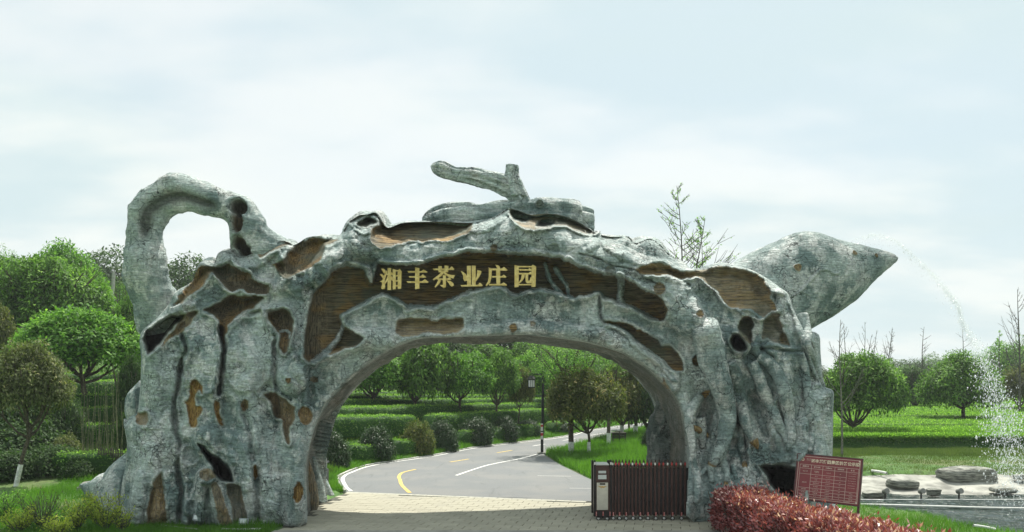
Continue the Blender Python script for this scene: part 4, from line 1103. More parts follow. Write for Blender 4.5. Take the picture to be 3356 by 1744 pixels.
# kerb on the hill side of the road
M_KERB = simple('kerb_concrete', (.50, .50, .45), .85, noise=.15, scale=5, bump=.4)
kmb_src = catmull(FE[:11], 8, False)
s_ = np.r_[0, np.cumsum(np.hypot(*np.diff(kmb_src, axis=0).T))]
kerb = empty('kerb', (-6.5, 30, 0)); tag(kerb, kind='structure')
t = 0.0; kn = 0
while t < min(s_[-1] - .5, 46):
    p = np.array([np.interp(t, s_, kmb_src[:, 0]), np.interp(t, s_, kmb_src[:, 1])]); q = np.array([np.interp(t + .5, s_, kmb_src[:, 0]), np.interp(t + .5, s_, kmb_src[:, 1])])
    a = math.atan2(q[1] - p[1], q[0] - p[0]); M = Matrix.Translation((p[0], p[1], 0)) @ Matrix.Rotation(a + random.uniform(-.02, .02), 4, 'Z')
    mb = MB(); mb.box(.01, .485, 0, .10, -.1, .055 + random.uniform(-.01, .01), M, .012); mb.build('kerb_stone', M_KERB, kerb); t += .5
# ------------------------------------------------------------------ paving of blocks
def brickmat():
    m, N, L, b = new_mat('paving_block')
    P = N.new('ShaderNodeTexCoord').outputs['Object']
    oi = N.new('ShaderNodeObjectInfo')
    f = tex_noise(N, L, P, 30, 5, .7); a = tex_noise(N, L, P, .6, 5)
    col = mixc(N, L, oi.outputs['Random'], (0.36, 0.345, 0.265), (0.47, 0.45, 0.35))
    col = mixc(N, L, mrange(N, L, f, .3, .7, 0, .5), col, (0.30, 0.285, 0.225))
    col = mixc(N, L, mrange(N, L, a, .48, .66, 0, .45), col, (0.30, 0.29, 0.25))
    L.new(col, b.inputs['Base Color']); b.inputs['Roughness'].default_value = .85
    bp = N.new('ShaderNodeBump'); bp.inputs['Strength'].default_value = .4; bp.inputs['Distance'].default_value = .006
    L.new(f, bp.inputs['Height']); L.new(bp.outputs[0], b.inputs['Normal'])
    return m
M_BRICK = brickmat()
M_JOINT = simple('joint_sand', (.085, .085, .065), .95, noise=.3, scale=14)
paving = empty('paving', (0, 23, 0)); tag(paving, kind='structure')
bed = MB()
bed.add([(-6.1, 4, -.015), (9, 4, -.015), (8, 19, -.015), (5.4, 24.4, -.012), (1.9, 25.0, -.012), (-5.5, 27.0, -.012), (-6.0, 24, -.015)], [(0, 1, 2, 3, 4, 5, 6)])
bed.build('joint_bed', M_JOINT, paving)
BL, BW = .47, .235
ang = math.radians(-11)
ca, sa = math.cos(ang), math.sin(ang)
def inside_pave(x, y):
    back_y = 27.0 + (x + 5.5) * (-2.0 / 7.4) - .28
    if x > 1.9: back_y = 25.0 - .28 - (x - 1.9) * .25
    return -5.75 + .05 * (y - 20) < x < 6.3 and 19.2 < y < back_y
protos = []
for k in range(4):
    mb = MB(); mb.box(-BL / 2 + .007, BL / 2 - .007, -BW * .75 + .007, BW * .75 - .007, -.05, .0, None, .008)
    me = bpy.data.meshes.new('brick'); me.from_pydata(mb.v, [], mb.f); me.update(); me.materials.append(M_BRICK); protos.append(me)
cand = []
BW = BW * 1.5
for r in range(-60, 60):
    for c in range(-60, 60):
        lx = (c + .5 * (r & 1)) * BL; ly = r * BW
        x = lx * ca - ly * sa; y = 23 + lx * sa + ly * ca
        if inside_pave(x, y): cand.append((y, x))
cand.sort()
near = cand[:300]; rest = cand[300:]
for y, x in near:
    o = link('brick', protos[random.randrange(4)], paving, world_space=False)
    o.location = (x, y - 23, .002 + random.uniform(-.003, .003)); o.rotation_euler = (random.uniform(-.006, .006), random.uniform(-.006, .006), ang + random.uniform(-.008, .008))
mb = MB()
for y, x in rest:
    M = Matrix.Translation((x, y, .002 + random.uniform(-.003, .003))) @ Matrix.Rotation(ang, 4, 'Z')
    mb.box(-BL / 2 + .007, BL / 2 - .007, -BW / 2 + .007, BW / 2 - .007, -.05, 0, M, .008)
if rest: o = mb.build('brick_field', M_BRICK, paving); tag(o, kind='stuff')
# pale border course between blocks and asphalt
M_BORD = simple('border_stone', (.40, .395, .33), .85, noise=.12, scale=8, bump=.3)
for k in range(17):
    x0 = -5.5 + k * .46
    if x0 > 4.2: break
    y0 = 27.0 + (x0 + 5.5) * (-2.0 / 7.4) if x0 < 1.9 else 25 - (x0 - 1.9) * .25
    sl = math.atan(-2 / 7.4) if x0 < 1.9 else math.atan(-.25)
    mb = MB(); mb.box(.006, .452 / math.cos(sl), -.26, -.01, -.05, .006, Matrix.Translation((x0, y0, 0)) @ Matrix.Rotation(sl, 4, 'Z'), .006); mb.build('border_stone', M_BORD, paving)
# concrete apron in front
ap = MB(); ap.box(-5.9, 8.5, 4, 19.95, -.05, .012); o = ap.build('pavement', simple('apron_concrete', (.30, .30, .27), .9, noise=.15, scale=2, bump=.3)); tag(o, kind='structure')

# ------------------------------------------------------------------ leaves
def leaf_mat(name, dark, light, young=None, rough=.6, trans=.35, spec=.22):
    m, N, L, b = new_mat(name)
    at = N.new('ShaderNodeAttribute'); at.attribute_name = 'tint'
    f = at.outputs['Fac']
    col = mixc(N, L, f, dark, light)
    if young: col = mixc(N, L, mrange(N, L, f, .80, 1.0), col, young)
    L.new(col, b.inputs['Base Color']); b.inputs['Roughness'].default_value = rough; b.inputs['Specular IOR Level'].default_value = spec
    if trans > 0:
        tr = N.new('ShaderNodeBsdfTranslucent')
        bright = N.new('ShaderNodeMix'); bright.data_type = 'RGBA'; bright.blend_type = 'MULTIPLY'; bright.inputs['Factor'].default_value = 1
        L.new(col, bright.inputs['A']); bright.inputs['B'].default_value = (1.5, 1.7, .8, 1)
        L.new(bright.outputs['Result'], tr.inputs['Color'])
        mx = N.new('ShaderNodeMixShader'); mx.inputs[0].default_value = trans
        L.new(b.outputs[0], mx.inputs[1]); L.new(tr.outputs[0], mx.inputs[2]); L.new(mx.outputs[0], N['Material Output'].inputs[0])
    return m
G = lambda *a: leaf_mat(*a)
M_LEAF = leaf_mat('leaf_green', (.024, .065, .016), (.185, .355, .062), (.33, .54, .10))
M_LEAFB = leaf_mat('leaf_bright', (.030, .095, .020), (.21, .42, .065), (.38, .62, .11))
M_LEAFD = leaf_mat('leaf_dark', (.020, .048, .020), (.080, .150, .045), (.13, .22, .06))
M_LEAFO = leaf_mat('leaf_olive', (.040, .060, .020), (.185, .215, .060), (.36, .28, .11))
M_LEAFR = leaf_mat('leaf_brown_olive', (.045, .060, .025), (.195, .240, .090), (.40, .36, .18))
M_CAM = leaf_mat('leaf_glossy_dark', (.020, .045, .018), (.060, .110, .045), None, .45, .15, .25)
M_HEDGE = leaf_mat('leaf_tea_hedge', (.026, .080, .016), (.225, .420, .070), (.46, .70, .13))
M_HEDGED = leaf_mat('leaf_shaded_hedge', (.020, .045, .014), (.050, .095, .025), (.08, .13, .04))
M_PHOT = leaf_mat('leaf_red_photinia', (.060, .014, .018), (.40, .095, .10), (.86, .58, .54), .25, .25, .9)
M_YSH = leaf_mat('leaf_yellow_shrub', (.13, .20, .03), (.50, .56, .10), (.66, .60, .18))
M_BARKT = simple('tree_bark', (.075, .062, .045), .9, noise=.35, scale=14, bump=.6)
M_BARKG = simple('tree_bark_grey', (.15, .145, .12), .9, noise=.3, scale=14, bump=.5)
M_LIME = simple('limewash', (.62, .64, .60), .85, noise=.18, scale=10)
M_TWIG = simple('twig_bark', (.085, .085, .065), .9, noise=.3, scale=10)

def leaves(P, D, Nn, ln, wd, tint, rng):
    """rhombic leaves; P base points, D along, Nn normal"""
    D = D / (np.linalg.norm(D, axis=1)[:, None] + 1e-9)
    S = np.cross(D, Nn); S /= np.linalg.norm(S, axis=1)[:, None] + 1e-9
    up = np.cross(S, D)
    l = ln[:, None]; w = wd[:, None]
    v0 = P; v1 = P + D * l * .45 + S * w * .5 + up * w * .16; v2 = P + D * l; v3 = P + D * l * .45 - S * w * .5 + up * w * .16
    V = np.stack([v0, v1, v2, v3], 1).reshape(-1, 3)
    Q = np.arange(len(P) * 4).reshape(-1, 4)
    return V, Q, np.repeat(tint, 4)

def rnd_unit(rng, n):
    v = rng.normal(size=(n, 3)); return v / np.linalg.norm(v, axis=1)[:, None]

def crown_mesh(seed, nclump=260, nleaf=38, leaf=.055, shape='dome', lump=.16, flat=.0, crad=.15):
    """unit crown: radius 1, z from 0 to 1 (dome) or -1..1 (round)"""
    rng = np.random.default_rng(seed)
    n = nclump
    k = np.arange(n) + .5
    lw = .42
    if shape == 'dome':
        cz = (k / n); ph = k * 2.39996
        zz = cz ** .9; rr = np.sqrt(np.clip(1 - zz ** 2.1, 0, 1)) * (1 - .05 * (zz < .1))
        c = np.stack([rr * np.cos(ph), rr * np.sin(ph), zz], -1)
        nn = np.stack([c[:, 0], c[:, 1], c[:, 2] * 1.2 + .15], -1)
    else:
        u = 1 - 2 * k / n; ph = k * 2.39996; rr = np.sqrt(1 - u * u)
        c = np.stack([rr * np.cos(ph), rr * np.sin(ph), u], -1); nn = c.copy()
    nn /= np.linalg.norm(nn, axis=1)[:, None]
    lumpf = 1 + lump * 1.2 * fbm(c * 2.0 + seed, 2) + .6 * lump * fbm(c * 6 + seed, 2) + .16 * (rng.random(len(c)) - .5)
    depth = rng.random(n) ** 2.0 * .30
    c = c * (lumpf - depth)[:, None]
    ctint = rng.random(n)
    # inner fill under the shell
    m = n // 3
    ci = rng.normal(size=(m, 3)) * .33; ci[:, 2] = np.abs(ci[:, 2]) * (1 if shape == 'dome' else 1) + (.12 if shape == 'dome' else -.2)
    ci = ci / np.maximum(1, np.linalg.norm(ci, axis=1) / .75)[:, None]
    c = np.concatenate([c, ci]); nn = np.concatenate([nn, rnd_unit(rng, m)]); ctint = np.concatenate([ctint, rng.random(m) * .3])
    N_ = len(c) * nleaf
    cid = np.repeat(np.arange(len(c)), nleaf)
    off = rng.normal(size=(N_, 3)) * crad * .55
    nrm = nn[cid]
    off -= nrm * (np.sum(off * nrm, 1) * .55)[:, None]
    off -= nrm * (np.sum(off ** 2, 1) / crad * .5)[:, None]
    P = c[cid] + off
    D = off * 1.2 / crad + nrm * .15 + rnd_unit(rng, N_) * .65; D[:, 2] -= .20
    Nn = nrm * .8 + np.array([0, 0, 1.0]) + rnd_unit(rng, N_) * .5
    ln = leaf * (0.7 + .6 * rng.random(N_)); wd = ln * .48
    tint = np.clip(.40 * ctint[cid] + .75 * rng.random(N_) - .12, 0, 1)
    V, Q, T = leaves(P, D, Nn, ln, wd, tint, rng)
    return V, Q, T

CROWNS = {}
def crown(kind, seed, mat):
    key = (kind, seed, mat.name)
    if key not in CROWNS:
        if kind == 'dome': V, Q, T = crown_mesh(seed, 300, 44, .098, 'dome', .20, crad=.17)
        elif kind == 'domefine': V, Q, T = crown_mesh(seed, 360, 60, .074, 'dome', .20, crad=.155)
        elif kind == 'hang': V, Q, T = crown_mesh(seed, 280, 46, .105, 'dome', .24, crad=.18)
        elif kind == 'round': V, Q, T = crown_mesh(seed, 300, 40, .070, 'round', .30)
        elif kind == 'far': V, Q, T = crown_mesh(seed, 170, 36, .10, 'round', .35, crad=.2)
        elif kind == 'bush': V, Q, T = crown_mesh(seed, 220, 36, .10, 'dome', .16, crad=.2)
        elif kind == 'loose': V, Q, T = crown_mesh(seed, 120, 40, .058, 'round', .5, crad=.17)
        CROWNS[key] = np_mesh('crown', V, Q, mat, False, {'tint': T})
    return CROWNS[key]

def tube_np(P, R, sg=6):
    P = np.asarray(P, float); R = np.asarray(R, float); n = len(P)
    ax = np.gradient(P, axis=0); ax /= np.linalg.norm(ax, axis=1)[:, None] + 1e-9
    ref = np.array([0.3, 1, 0.1]); u = np.cross(ax, ref); u /= np.linalg.norm(u, axis=1)[:, None] + 1e-9; w = np.cross(ax, u)
    th = np.linspace(0, 2 * np.pi, sg, endpoint=False)
    ring = P[:, None, :] + (u[:, None, :] * np.cos(th)[None, :, None] + w[:, None, :] * np.sin(th)[None, :, None]) * R[:, None, None]
    idx = np.arange(n * sg).reshape(n, sg); nx = np.roll(idx, -1, 1)
    return ring.reshape(-1, 3), np.stack([idx[:-1], nx[:-1], nx[1:], idx[1:]], -1).reshape(-1, 4)

class TB:
    def __init__(s): s.V = []; s.Q = []; s.n = 0
    def add(s, P, R, sg=6):
        V, Q = tube_np(P, R, sg); s.V.append(V); s.Q.append(Q + s.n); s.n += len(V)
    def mesh(s, name, mat): return np_mesh(name, np.concatenate(s.V), np.concatenate(s.Q), mat, True)

def limbs(rng, h0, h1, cw, r0, nl=7, multi=True, lean=(0, 0), wob=.05):
    """trunk to h0, limbs spreading into the crown up to h1, crown half width cw"""
    tb = TB()
    t = np.linspace(0, 1, 7)
    top = np.array([lean[0], lean[1], h0])
    P = np.stack([top[0] * t + wob * np.sin(t * 5 + rng.random() * 6) * t, top[1] * t, h0 * t - .1 * (1 - t)], -1)
    tb.add(P, r0 * (1.15 - .4 * t), 9)
    for i in range(nl):
        a = 2 * np.pi * (i + rng.random() * .5) / nl; e = (.45 + .5 * rng.random()) * cw
        z1 = h0 + (h1 - h0) * (.45 + .5 * rng.random())
        s = P[-1 - (i % 2)]
        tt = np.linspace(0, 1, 7)
        q = np.stack([s[0] + e * np.cos(a) * tt ** .8, s[1] + e * np.sin(a) * tt ** .8, s[2] + (z1 - s[2]) * tt ** 1.35], -1) + .03 * cw * rng.normal(size=(7, 3)) * tt[:, None]
        tb.add(q, r0 * .52 * (1 - .8 * tt) + .008, 6)
        for j in range(2):
            k = rng.integers(2, 5); s2 = q[k]; a2 = a + rng.uniform(-1, 1); e2 = e * .5
            q2 = np.stack([s2[0] + e2 * np.cos(a2) * tt, s2[1] + e2 * np.sin(a2) * tt, s2[2] + (h1 - s2[2]) * .7 * tt], -1)
            tb.add(q2, r0 * .25 * (1 - .8 * tt) + .005, 5)
    return tb

def tree(name, label, x, y, top, cw, cbot, trunk_top=None, r=.11, kind='dome', seed=1, mat=None, cat='tree', group=None, nl=7, lean=(0, 0), lime=0.0, barkm=None, zoff=0.0, cdepth=1.0, cx=0.0):
    """top, cbot: world heights of crown; cw crown half width"""
    rng = np.random.default_rng(seed * 13 + int(abs(x) * 10))
    z0 = groundf(x, y) + zoff
    root_ = empty(name, (x, y, z0)); tag(root_, label, cat, group)
    h = trunk_top if trunk_top is not None else (cbot - z0) * .75
    tb = limbs(rng, h, top - z0, cw, r, nl, lean=lean)
    link('trunk', tb.mesh('trunk', barkm or M_BARKT), root_, world_space=False)
    c = bpy.data.objects.new('crown', crown(kind, seed, mat or M_LEAF)); COL.objects.link(c); c.parent = root_
    hh = top - cbot
    if kind in ('dome', 'hang', 'domefine', 'bush'):
        c.location = (lean[0] + cx, lean[1], cbot - z0 + .13 * hh); c.scale = (cw * .97, cw * cdepth, hh * .87)
    else:
        c.location = (lean[0] + cx, lean[1], (cbot + top) / 2 - z0); c.scale = (cw, cw * cdepth, hh / 2)
    c.rotation_euler = (0, 0, rng.random() * 6.28)
    if lime > 0:
        t = np.linspace(0, 1, 4)
        V, Q = tube_np(np.stack([lean[0] * t * lime / h, lean[1] * t * lime / h, -.1 + (lime + .1) * t], -1), r * 1.22 - .03 * r * t, 10)
        link('limewash_band', np_mesh('limewash_band', V, Q, M_LIME, True), root_, world_space=False)
    return root_

def tree_px(name, label, U, Ucr, Vtop, Vbot, Wpx, Y, **k):
    """tree standing Y metres away with trunk at column U; crown centred on column Ucr between rows Vtop and Vbot, Wpx wide"""
    x = (U - CU) / F * Y
    top = H0 - (Vtop - CV) / F * Y; bot = H0 - (Vbot - CV) / F * Y
    k.setdefault('cx', (Ucr - U) / F * Y)
    return tree(name, label, x, Y, top, Wpx / 2 / F * Y, bot, **k)

# ------------------------------------------------------------------ hedges
def hedge(name, label, path, w, h, mat=None, group=None, dens=260, leaf=.075, seed=3, cat='hedge', roundness=.35, backside=True, parent=None, zfun=None):
    rng = np.random.default_rng(seed)
    P = catmull(path, 5, False)
    s = np.r_[0, np.cumsum(np.hypot(*np.diff(P, axis=0).T))]; Lh = s[-1]
    n = max(4, int(Lh / .3)); t = np.linspace(0, Lh, n)
    C = np.stack([np.interp(t, s, P[:, 0]), np.interp(t, s, P[:, 1])], -1)
    d = np.gradient(C, axis=0); d /= np.linalg.norm(d, axis=1)[:, None]; nr = np.c_[d[:, 1], -d[:, 0]]
    m = 12
    a = np.linspace(0, np.pi, m)      # cross-section from one side over the top to the other
    cu_ = np.sign(np.cos(a)) * np.abs(np.cos(a)) ** roundness * w / 2; cz = np.abs(np.sin(a)) ** (roundness * .9) * h
    g = ground(C[:, 0], C[:, 1]) if zfun is None else zfun(C)
    endk = np.clip(np.minimum(t, Lh - t) / .35, .0, 1) ** .5 * .6 + .4
    V = np.zeros((n, m, 3))
    V[..., 0] = C[:, None, 0] + nr[:, None, 0] * cu_[None] * endk[:, None]; V[..., 1] = C[:, None, 1] + nr[:, None, 1] * cu_[None] * endk[:, None]
    V[..., 2] = g[:, None] + cz[None] * endk[:, None]
    nz = fbm(V * 1.3 + seed, 2) * .08 + fbm(V * 4 + seed, 2) * .05
    V[..., 2] += nz * (cz[None] > .1); V[..., 1] -= nz
    Vv = V.reshape(-1, 3); idx = np.arange(n * m).reshape(n, m)
    Q = np.stack([idx[:-1, :-1], idx[1:, :-1], idx[1:, 1:], idx[:-1, 1:]], -1).reshape(-1, 4)
    core = Vv.copy(); core[:, 2] -= .04
    # leaves over the surface
    per = w + 2 * h; cnt = int(dens * 1.7 * per * Lh)
    i = rng.integers(0, n - 1, cnt); j = rng.integers(0, m - 1, cnt)
    # weight cells by size
    ar = np.linalg.norm(V[i, j + 1] - V[i, j], axis=1); keep = rng.random(cnt) < np.clip(ar / (per / 6), .12, 1); i, j = i[keep], j[keep]
    u, v = rng.random(len(i))[:, None], rng.random(len(i))[:, None]
    p = (V[i, j] * (1 - u) + V[i + 1, j] * u) * (1 - v) + (V[i, j + 1] * (1 - u) + V[i + 1, j + 1] * u) * v
    nn = np.cross(V[i + 1, j] - V[i, j], V[i, j + 1] - V[i, j]); nn /= np.linalg.norm(nn, axis=1)[:, None] + 1e-9
    cen = np.c_[C[i], g[i] + h * .5]; sg_ = np.sign(np.sum((p - cen) * nn, 1)); nn *= sg_[:, None]
    D = nn * .25 + rnd_unit(rng, len(p)) * .9; D[:, 2] += .1
    Nn = nn * .8 + np.array([0, 0, .6]) + rnd_unit(rng, len(p)) * .5
    ln = 1.25 * leaf * (.6 + .8 * rng.random(len(p)))
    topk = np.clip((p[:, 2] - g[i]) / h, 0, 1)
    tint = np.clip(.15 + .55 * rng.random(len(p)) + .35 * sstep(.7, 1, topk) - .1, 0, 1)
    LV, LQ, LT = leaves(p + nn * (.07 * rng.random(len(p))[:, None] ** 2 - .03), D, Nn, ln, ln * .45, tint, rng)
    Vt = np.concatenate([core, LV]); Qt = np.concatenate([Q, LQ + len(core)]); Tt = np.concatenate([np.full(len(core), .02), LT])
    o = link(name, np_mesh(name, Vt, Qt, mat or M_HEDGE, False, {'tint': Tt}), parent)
    if label: tag(o, label, cat, group)
    return o

def hit_top(U, V, h):
    Y = np.arange(24, 300, .05); x = (U - CU) / F * Y; z = H0 - (V - CV) / F * Y
    g = ground(x, Y) + h; k = np.argmax(z < g); return float(x[k]), float(Y[k]) + .25
def tpath(pts, h): return [hit_top(u, v, h) for u, v in pts]
def hpath(pts): return [hit(u, v)[:2] for u, v in pts]

# ---- hedges on the slope seen through the arch
tgrp = 'clipped tea hedges on the terraced slope'
M_ = M_HEDGE
hedge('tea_hedge', 'long clipped hedge nearest the road bend, beside the left foot of the arch', tpath([(1020,1368),(1120,1366),(1240,1365),(1345,1366)], .98), 1.3, .98, seed=21, group=tgrp)
hedge('tea_hedge', 'long clipped hedge behind the dark bushes, ending at the lamp post', tpath([(1400,1364),(1500,1358),(1640,1350),(1780,1344),(1900,1342)], .95), 1.3, .95, seed=22, group=tgrp)
hedge('tea_hedge', 'dark fronted hedge under the trees, second terrace of the slope', tpath([(1000,1336),(1120,1336),(1250,1334),(1400,1330),(1560,1327),(1780,1324)], .9), 1.3, .9, M_HEDGE, seed=23, group=tgrp)
hedge('tea_hedge', 'hedge of the third terrace behind the tree trunks', tpath([(1000,1312),(1150,1312),(1300,1310),(1480,1308),(1680,1306),(1820,1306)], .8), 1.3, .8, seed=24, group=tgrp, dens=200)
hedge('tea_hedge', 'hedge of the fourth terrace, thin bright line behind the tree trunks', tpath([(1000,1298),(1200,1297),(1450,1295),(1700,1293),(1850,1293)], .8), 1.4, .8, seed=25, group=tgrp, dens=170, leaf=.09)
hedge('tea_hedge', 'highest hedge of the slope below the farther tree crowns', tpath([(1000,1286),(1250,1285),(1500,1283),(1750,1282)], .8), 1.4, .8, seed=26, group=tgrp, dens=150, leaf=.1)
lows = [((1124,1502),(1190,1502),(1252,1498), 'low bright hedge block between the two nearest dark bushes'),
        ((1273,1484),(1330,1481),(1388,1474), 'low bright hedge block in front of the end of the long hedge'),
        ((1408,1466),(1440,1463),(1474,1459), 'short bright hedge block between dark bushes near the yellow dash'),
        ((1500,1450),(1545,1446),(1585,1441), 'low hedge block in front of the widest dark bush'),
        ((1612,1439),(1640,1437),(1666,1434), 'short low hedge block left of the lamp post'),
        ((1695,1428),(1735,1424),(1772,1420), 'low hedge block just behind the lamp post'),
        ((1800,1416),(1840,1412),(1880,1408), 'low hedge block right of the lamp post beside the road')]
for k, (a, b, c, lab) in enumerate(lows):
    hedge('low_hedge', lab, hpath([a, b, c]), .9, .62, M_HEDGE, seed=40 + k, group='low hedge blocks along the road verge', dens=330, leaf=.07)
def bush_px(U, Vb, W, Hpx, label, mat=M_CAM, seed=5, group=None, name='camellia_bush', kind='bush', cat='bush', Y=None):
    if Y is None: x, y, z = hit(U, Vb)
    else: x = (U - CU) / F * Y; y = Y; z = groundf(x, Y)
    o = bpy.data.objects.new(name, crown(kind, seed, mat)); COL.objects.link(o)
    o.location = (x, y, z + .0); w = W * .54 / F * y; Hpx *= .88; o.scale = (w, w, Hpx / F * y); o.rotation_euler = (0, 0, U * .37)
    tag(o, label, cat, group); return o
bgp = 'dark glossy bushes between the low hedge blocks'
bush_px(1080,1520,125,118,'dark glossy bush touching the inner left foot of the arch', seed=1, group=bgp)
bush_px(1232,1496,118,108,'dark glossy bush second from the left foot of the arch', seed=2, group=bgp)
bush_px(1366,1478,105,105,'brownish green bush at the end of the long near hedge', M_LEAFO, seed=3, group=bgp)
bush_px(1452,1468,100,100,'dark glossy bush behind the short bright hedge block', seed=1, group=bgp)
bush_px(1558,1446,112,84,'widest dark glossy bush halfway along the verge', seed=2, group=bgp)
bush_px(1652,1436,92,78,'dark glossy bush left of the lamp post', seed=3, group=bgp)
bush_px(1728,1418,80,44,'low dark bush just left of the lamp post foot', seed=1, group=bgp)
bush_px(1826,1410,90,36,'low dark bush right of the lamp post', seed=2, group=bgp)

# ---- trees on the slope seen through the arch
ag = 'dome crowned trees on the slope beyond the arch'
def T(lab, U, Ucr, Vt, Vb, W, Y, **k): return tree_px('dome_tree', lab, U, Ucr, Vt, Vb, W, Y, group=ag, **k)
T('dome tree nearest the left foot of the arch, branching low in several stems', 1222, 1232, 1160, 1274, 215, 49, seed=1, mat=M_LEAFB, nl=9, r=.12)
T('tall broad tree second from the left under the arch', 1362, 1405, 1118, 1288, 205, 50, seed=2, mat=M_LEAF, nl=8, r=.12, kind='hang')
T('bright round tree in the middle of the arch opening', 1508, 1540, 1164, 1284, 168, 50, seed=3, mat=M_LEAFB, nl=7, r=.10, kind='hang')
T('narrower tree right of the bright round one', 1626, 1640, 1160, 1286, 130, 51, seed=4, mat=M_LEAF, nl=8, r=.08)
T('small yellowish green tree left of the lamp lantern', 1700, 1708, 1210, 1310, 95, 52, seed=5, mat=M_LEAFO, nl=5, r=.05)
T('pale tree rising behind the small yellowish one', 1700, 1715, 1168, 1278, 140, 62, seed=1, mat=M_LEAF, nl=6)
T('bright tree with drooping crown behind the lamp post', 1800, 1800, 1196, 1285, 150, 62, seed=2, mat=M_LEAFB, nl=6, kind='hang')
T('dark tree behind the two leftmost trees of the arch', 1300, 1290, 1120, 1250, 200, 68, seed=3, mat=M_LEAFD)
T('dark tree in the back row at the middle of the arch', 1560, 1560, 1118, 1245, 230, 72, seed=4, mat=M_LEAF)
T('dark olive tree of the back row left of the lamp', 1450, 1440, 1100, 1250, 210, 70, seed=5, mat=M_LEAFD)
T('broad tree of the back row right of the lamp', 1740, 1745, 1125, 1250, 190, 72, seed=1, mat=M_LEAF)
T('tree far back between the lamp post and the limewashed trunks', 1860, 1860, 1150, 1290, 200, 82, seed=2, mat=M_LEAF)
T('tree far back beside the road bend', 1980, 1980, 1180, 1330, 220, 95, seed=3, mat=M_LEAFD)
T('tree far back at the end of the road', 2110, 2110, 1180, 1350, 220, 110, seed=4, mat=M_LEAF)
T('small dark tree between the slope trees and the left leg', 1120, 1120, 1150, 1300, 190, 64, seed=5, mat=M_LEAF)
wood_ = []
# wooded hill behind: separate trees, large and dark
hg = 'dark trees on the wooded hilltop'
hs = [(-52,95),(-44,88),(-37,92),(-30,96),(-24,90),(-18,94),(-12,98),(-6,92),(0,97),(6,100),(12,104),(18,112),(25,118),(32,128),(40,140),(50,150)]
names = ['leftmost', 'second', 'third', 'fourth', 'fifth', 'sixth', 'seventh', 'eighth', 'ninth', 'tenth', 'eleventh', 'twelfth', 'thirteenth', 'fourteenth', 'fifteenth', 'rightmost']
for k, (x, y) in enumerate(hs):
    tree('hill_tree', 'dark tree of the wooded hilltop beyond the slope', x, y, groundf(x, y) + (8.5 if x < 20 else 6.5) - .0 * k, 4.6, groundf(x, y) + .8, kind='far', seed=1 + k % 3, mat=M_LEAFD, group=hg, nl=4, r=.2)

# ---- trees right of the road, limewashed at the foot
rg = 'limewashed roadside trees'
def RT(lab, U, Vb, Ucr, Vt, Vc, W, **k):
    x, y, z = hit(U, Vb); return tree_px('roadside_tree', lab, U, Ucr, Vt, Vc, W, y, group=rg, **k)
RT('tall straight trunk with limewashed foot next to the lamp post, loose bright crown high up', 1872, 1488, 1850, 1118, 1250, 300, seed=3, mat=M_LEAFB, kind='loose', r=.125, lime=.62, trunk_top=4.1, nl=8, cdepth=.8)
RT('round olive brown tree with limewashed foot, branching low beside the grass', 1930, 1488, 1915, 1208, 1380, 258, seed=1, mat=M_LEAFO, kind='domefine', r=.075, lime=.6, nl=11)
RT('dark straight trunk with limewashed foot right of the olive tree', 1995, 1460, 2000, 1150, 1230, 160, seed=2, mat=M_LEAF, kind='loose', r=.10, lime=.7, trunk_top=3.6, nl=6)
RT('broad olive green tree with bent stems standing behind the bench', 2038, 1440, 2055, 1196, 1368, 230, seed=2, mat=M_LEAFO, kind='domefine', r=.10, lime=.9, nl=9)
RT('thin dark trunk beside the far stretch of road', 2062, 1408, 2062, 1240, 1350, 90, seed=3, mat=M_LEAFD, kind='dome', r=.09, nl=5)
RT('dark trunk with limewashed foot at the far grass', 2083, 1424, 2095, 1220, 1350, 150, seed=3, mat=M_LEAFD, kind='dome', r=.13, lime=.6, nl=6)
RT('dark tree leaning at the rear pillar of the gate', 2124, 1440, 2130, 1230, 1380, 170, seed=4, mat=M_LEAFD, kind='dome', r=.11, nl=7)

# ---- left of the gate
lg = 'trees on the slope left of the gate'
def LT(lab, U, Ucr, Vt, Vb, W, Y, **k): return tree_px('slope_tree', lab, U, Ucr, Vt, Vb, W, Y, group=lg, **k)
LT('huge round dome tree highest on the left slope', 170, 165, 852, 1068, 350, 48, seed=1, mat=M_LEAF, kind='domefine', r=.2, nl=10)
LT('round tree crown peeping up behind the huge dome tree', 205, 205, 824, 1040, 280, 58, seed=2, mat=M_LEAFB, kind='domefine', r=.2)
LT('bright yellow green tree with wide low crown next to the gate handle', 275, 262, 1018, 1200, 400, 36, seed=3, mat=M_LEAFB, kind='domefine', r=.13, nl=9)
LT('olive brown tree with leaning limewashed trunk at the left edge', 50, 95, 1142, 1335, 262, 26.5, seed=2, mat=M_LEAFR, kind='domefine', r=.065, nl=9, lean=(.50, 0), lime=.72, cx=-.05)
LT('dark tree filling the gap between the slope and the gate leg', 430, 432, 1180, 1420, 120, 33, seed=4, mat=M_LEAFD, kind='domefine', r=.09)
LT('green tree cut by the left edge of the picture', -40, -20, 850, 1060, 240, 50, seed=5, mat=M_LEAF, kind='dome', r=.2)
LT('pale feathery tree top at the far left skyline', 20, 20, 822, 1000, 150, 66, seed=2, mat=M_LEAFB, kind='loose', r=.2)
LT('yellowish tree at the left edge below the dome tree', -30, -25, 990, 1150, 130, 42, seed=3, mat=M_LEAFO, kind='dome', r=.12)
LT('tree behind the bright yellow green one, left of the concrete pole', 330, 320, 950, 1180, 190, 52, seed=4, mat=M_LEAFB, kind='dome', r=.15)
LT('slender pale tree right of the concrete pole', 400, 398, 908, 1080, 62, 66, seed=3, mat=M_LEAFB, kind='loose', r=.12)
LT('tree touching the gate leg below the handle', 430, 440, 980, 1190, 140, 46, seed=5, mat=M_LEAF, kind='dome', r=.12)
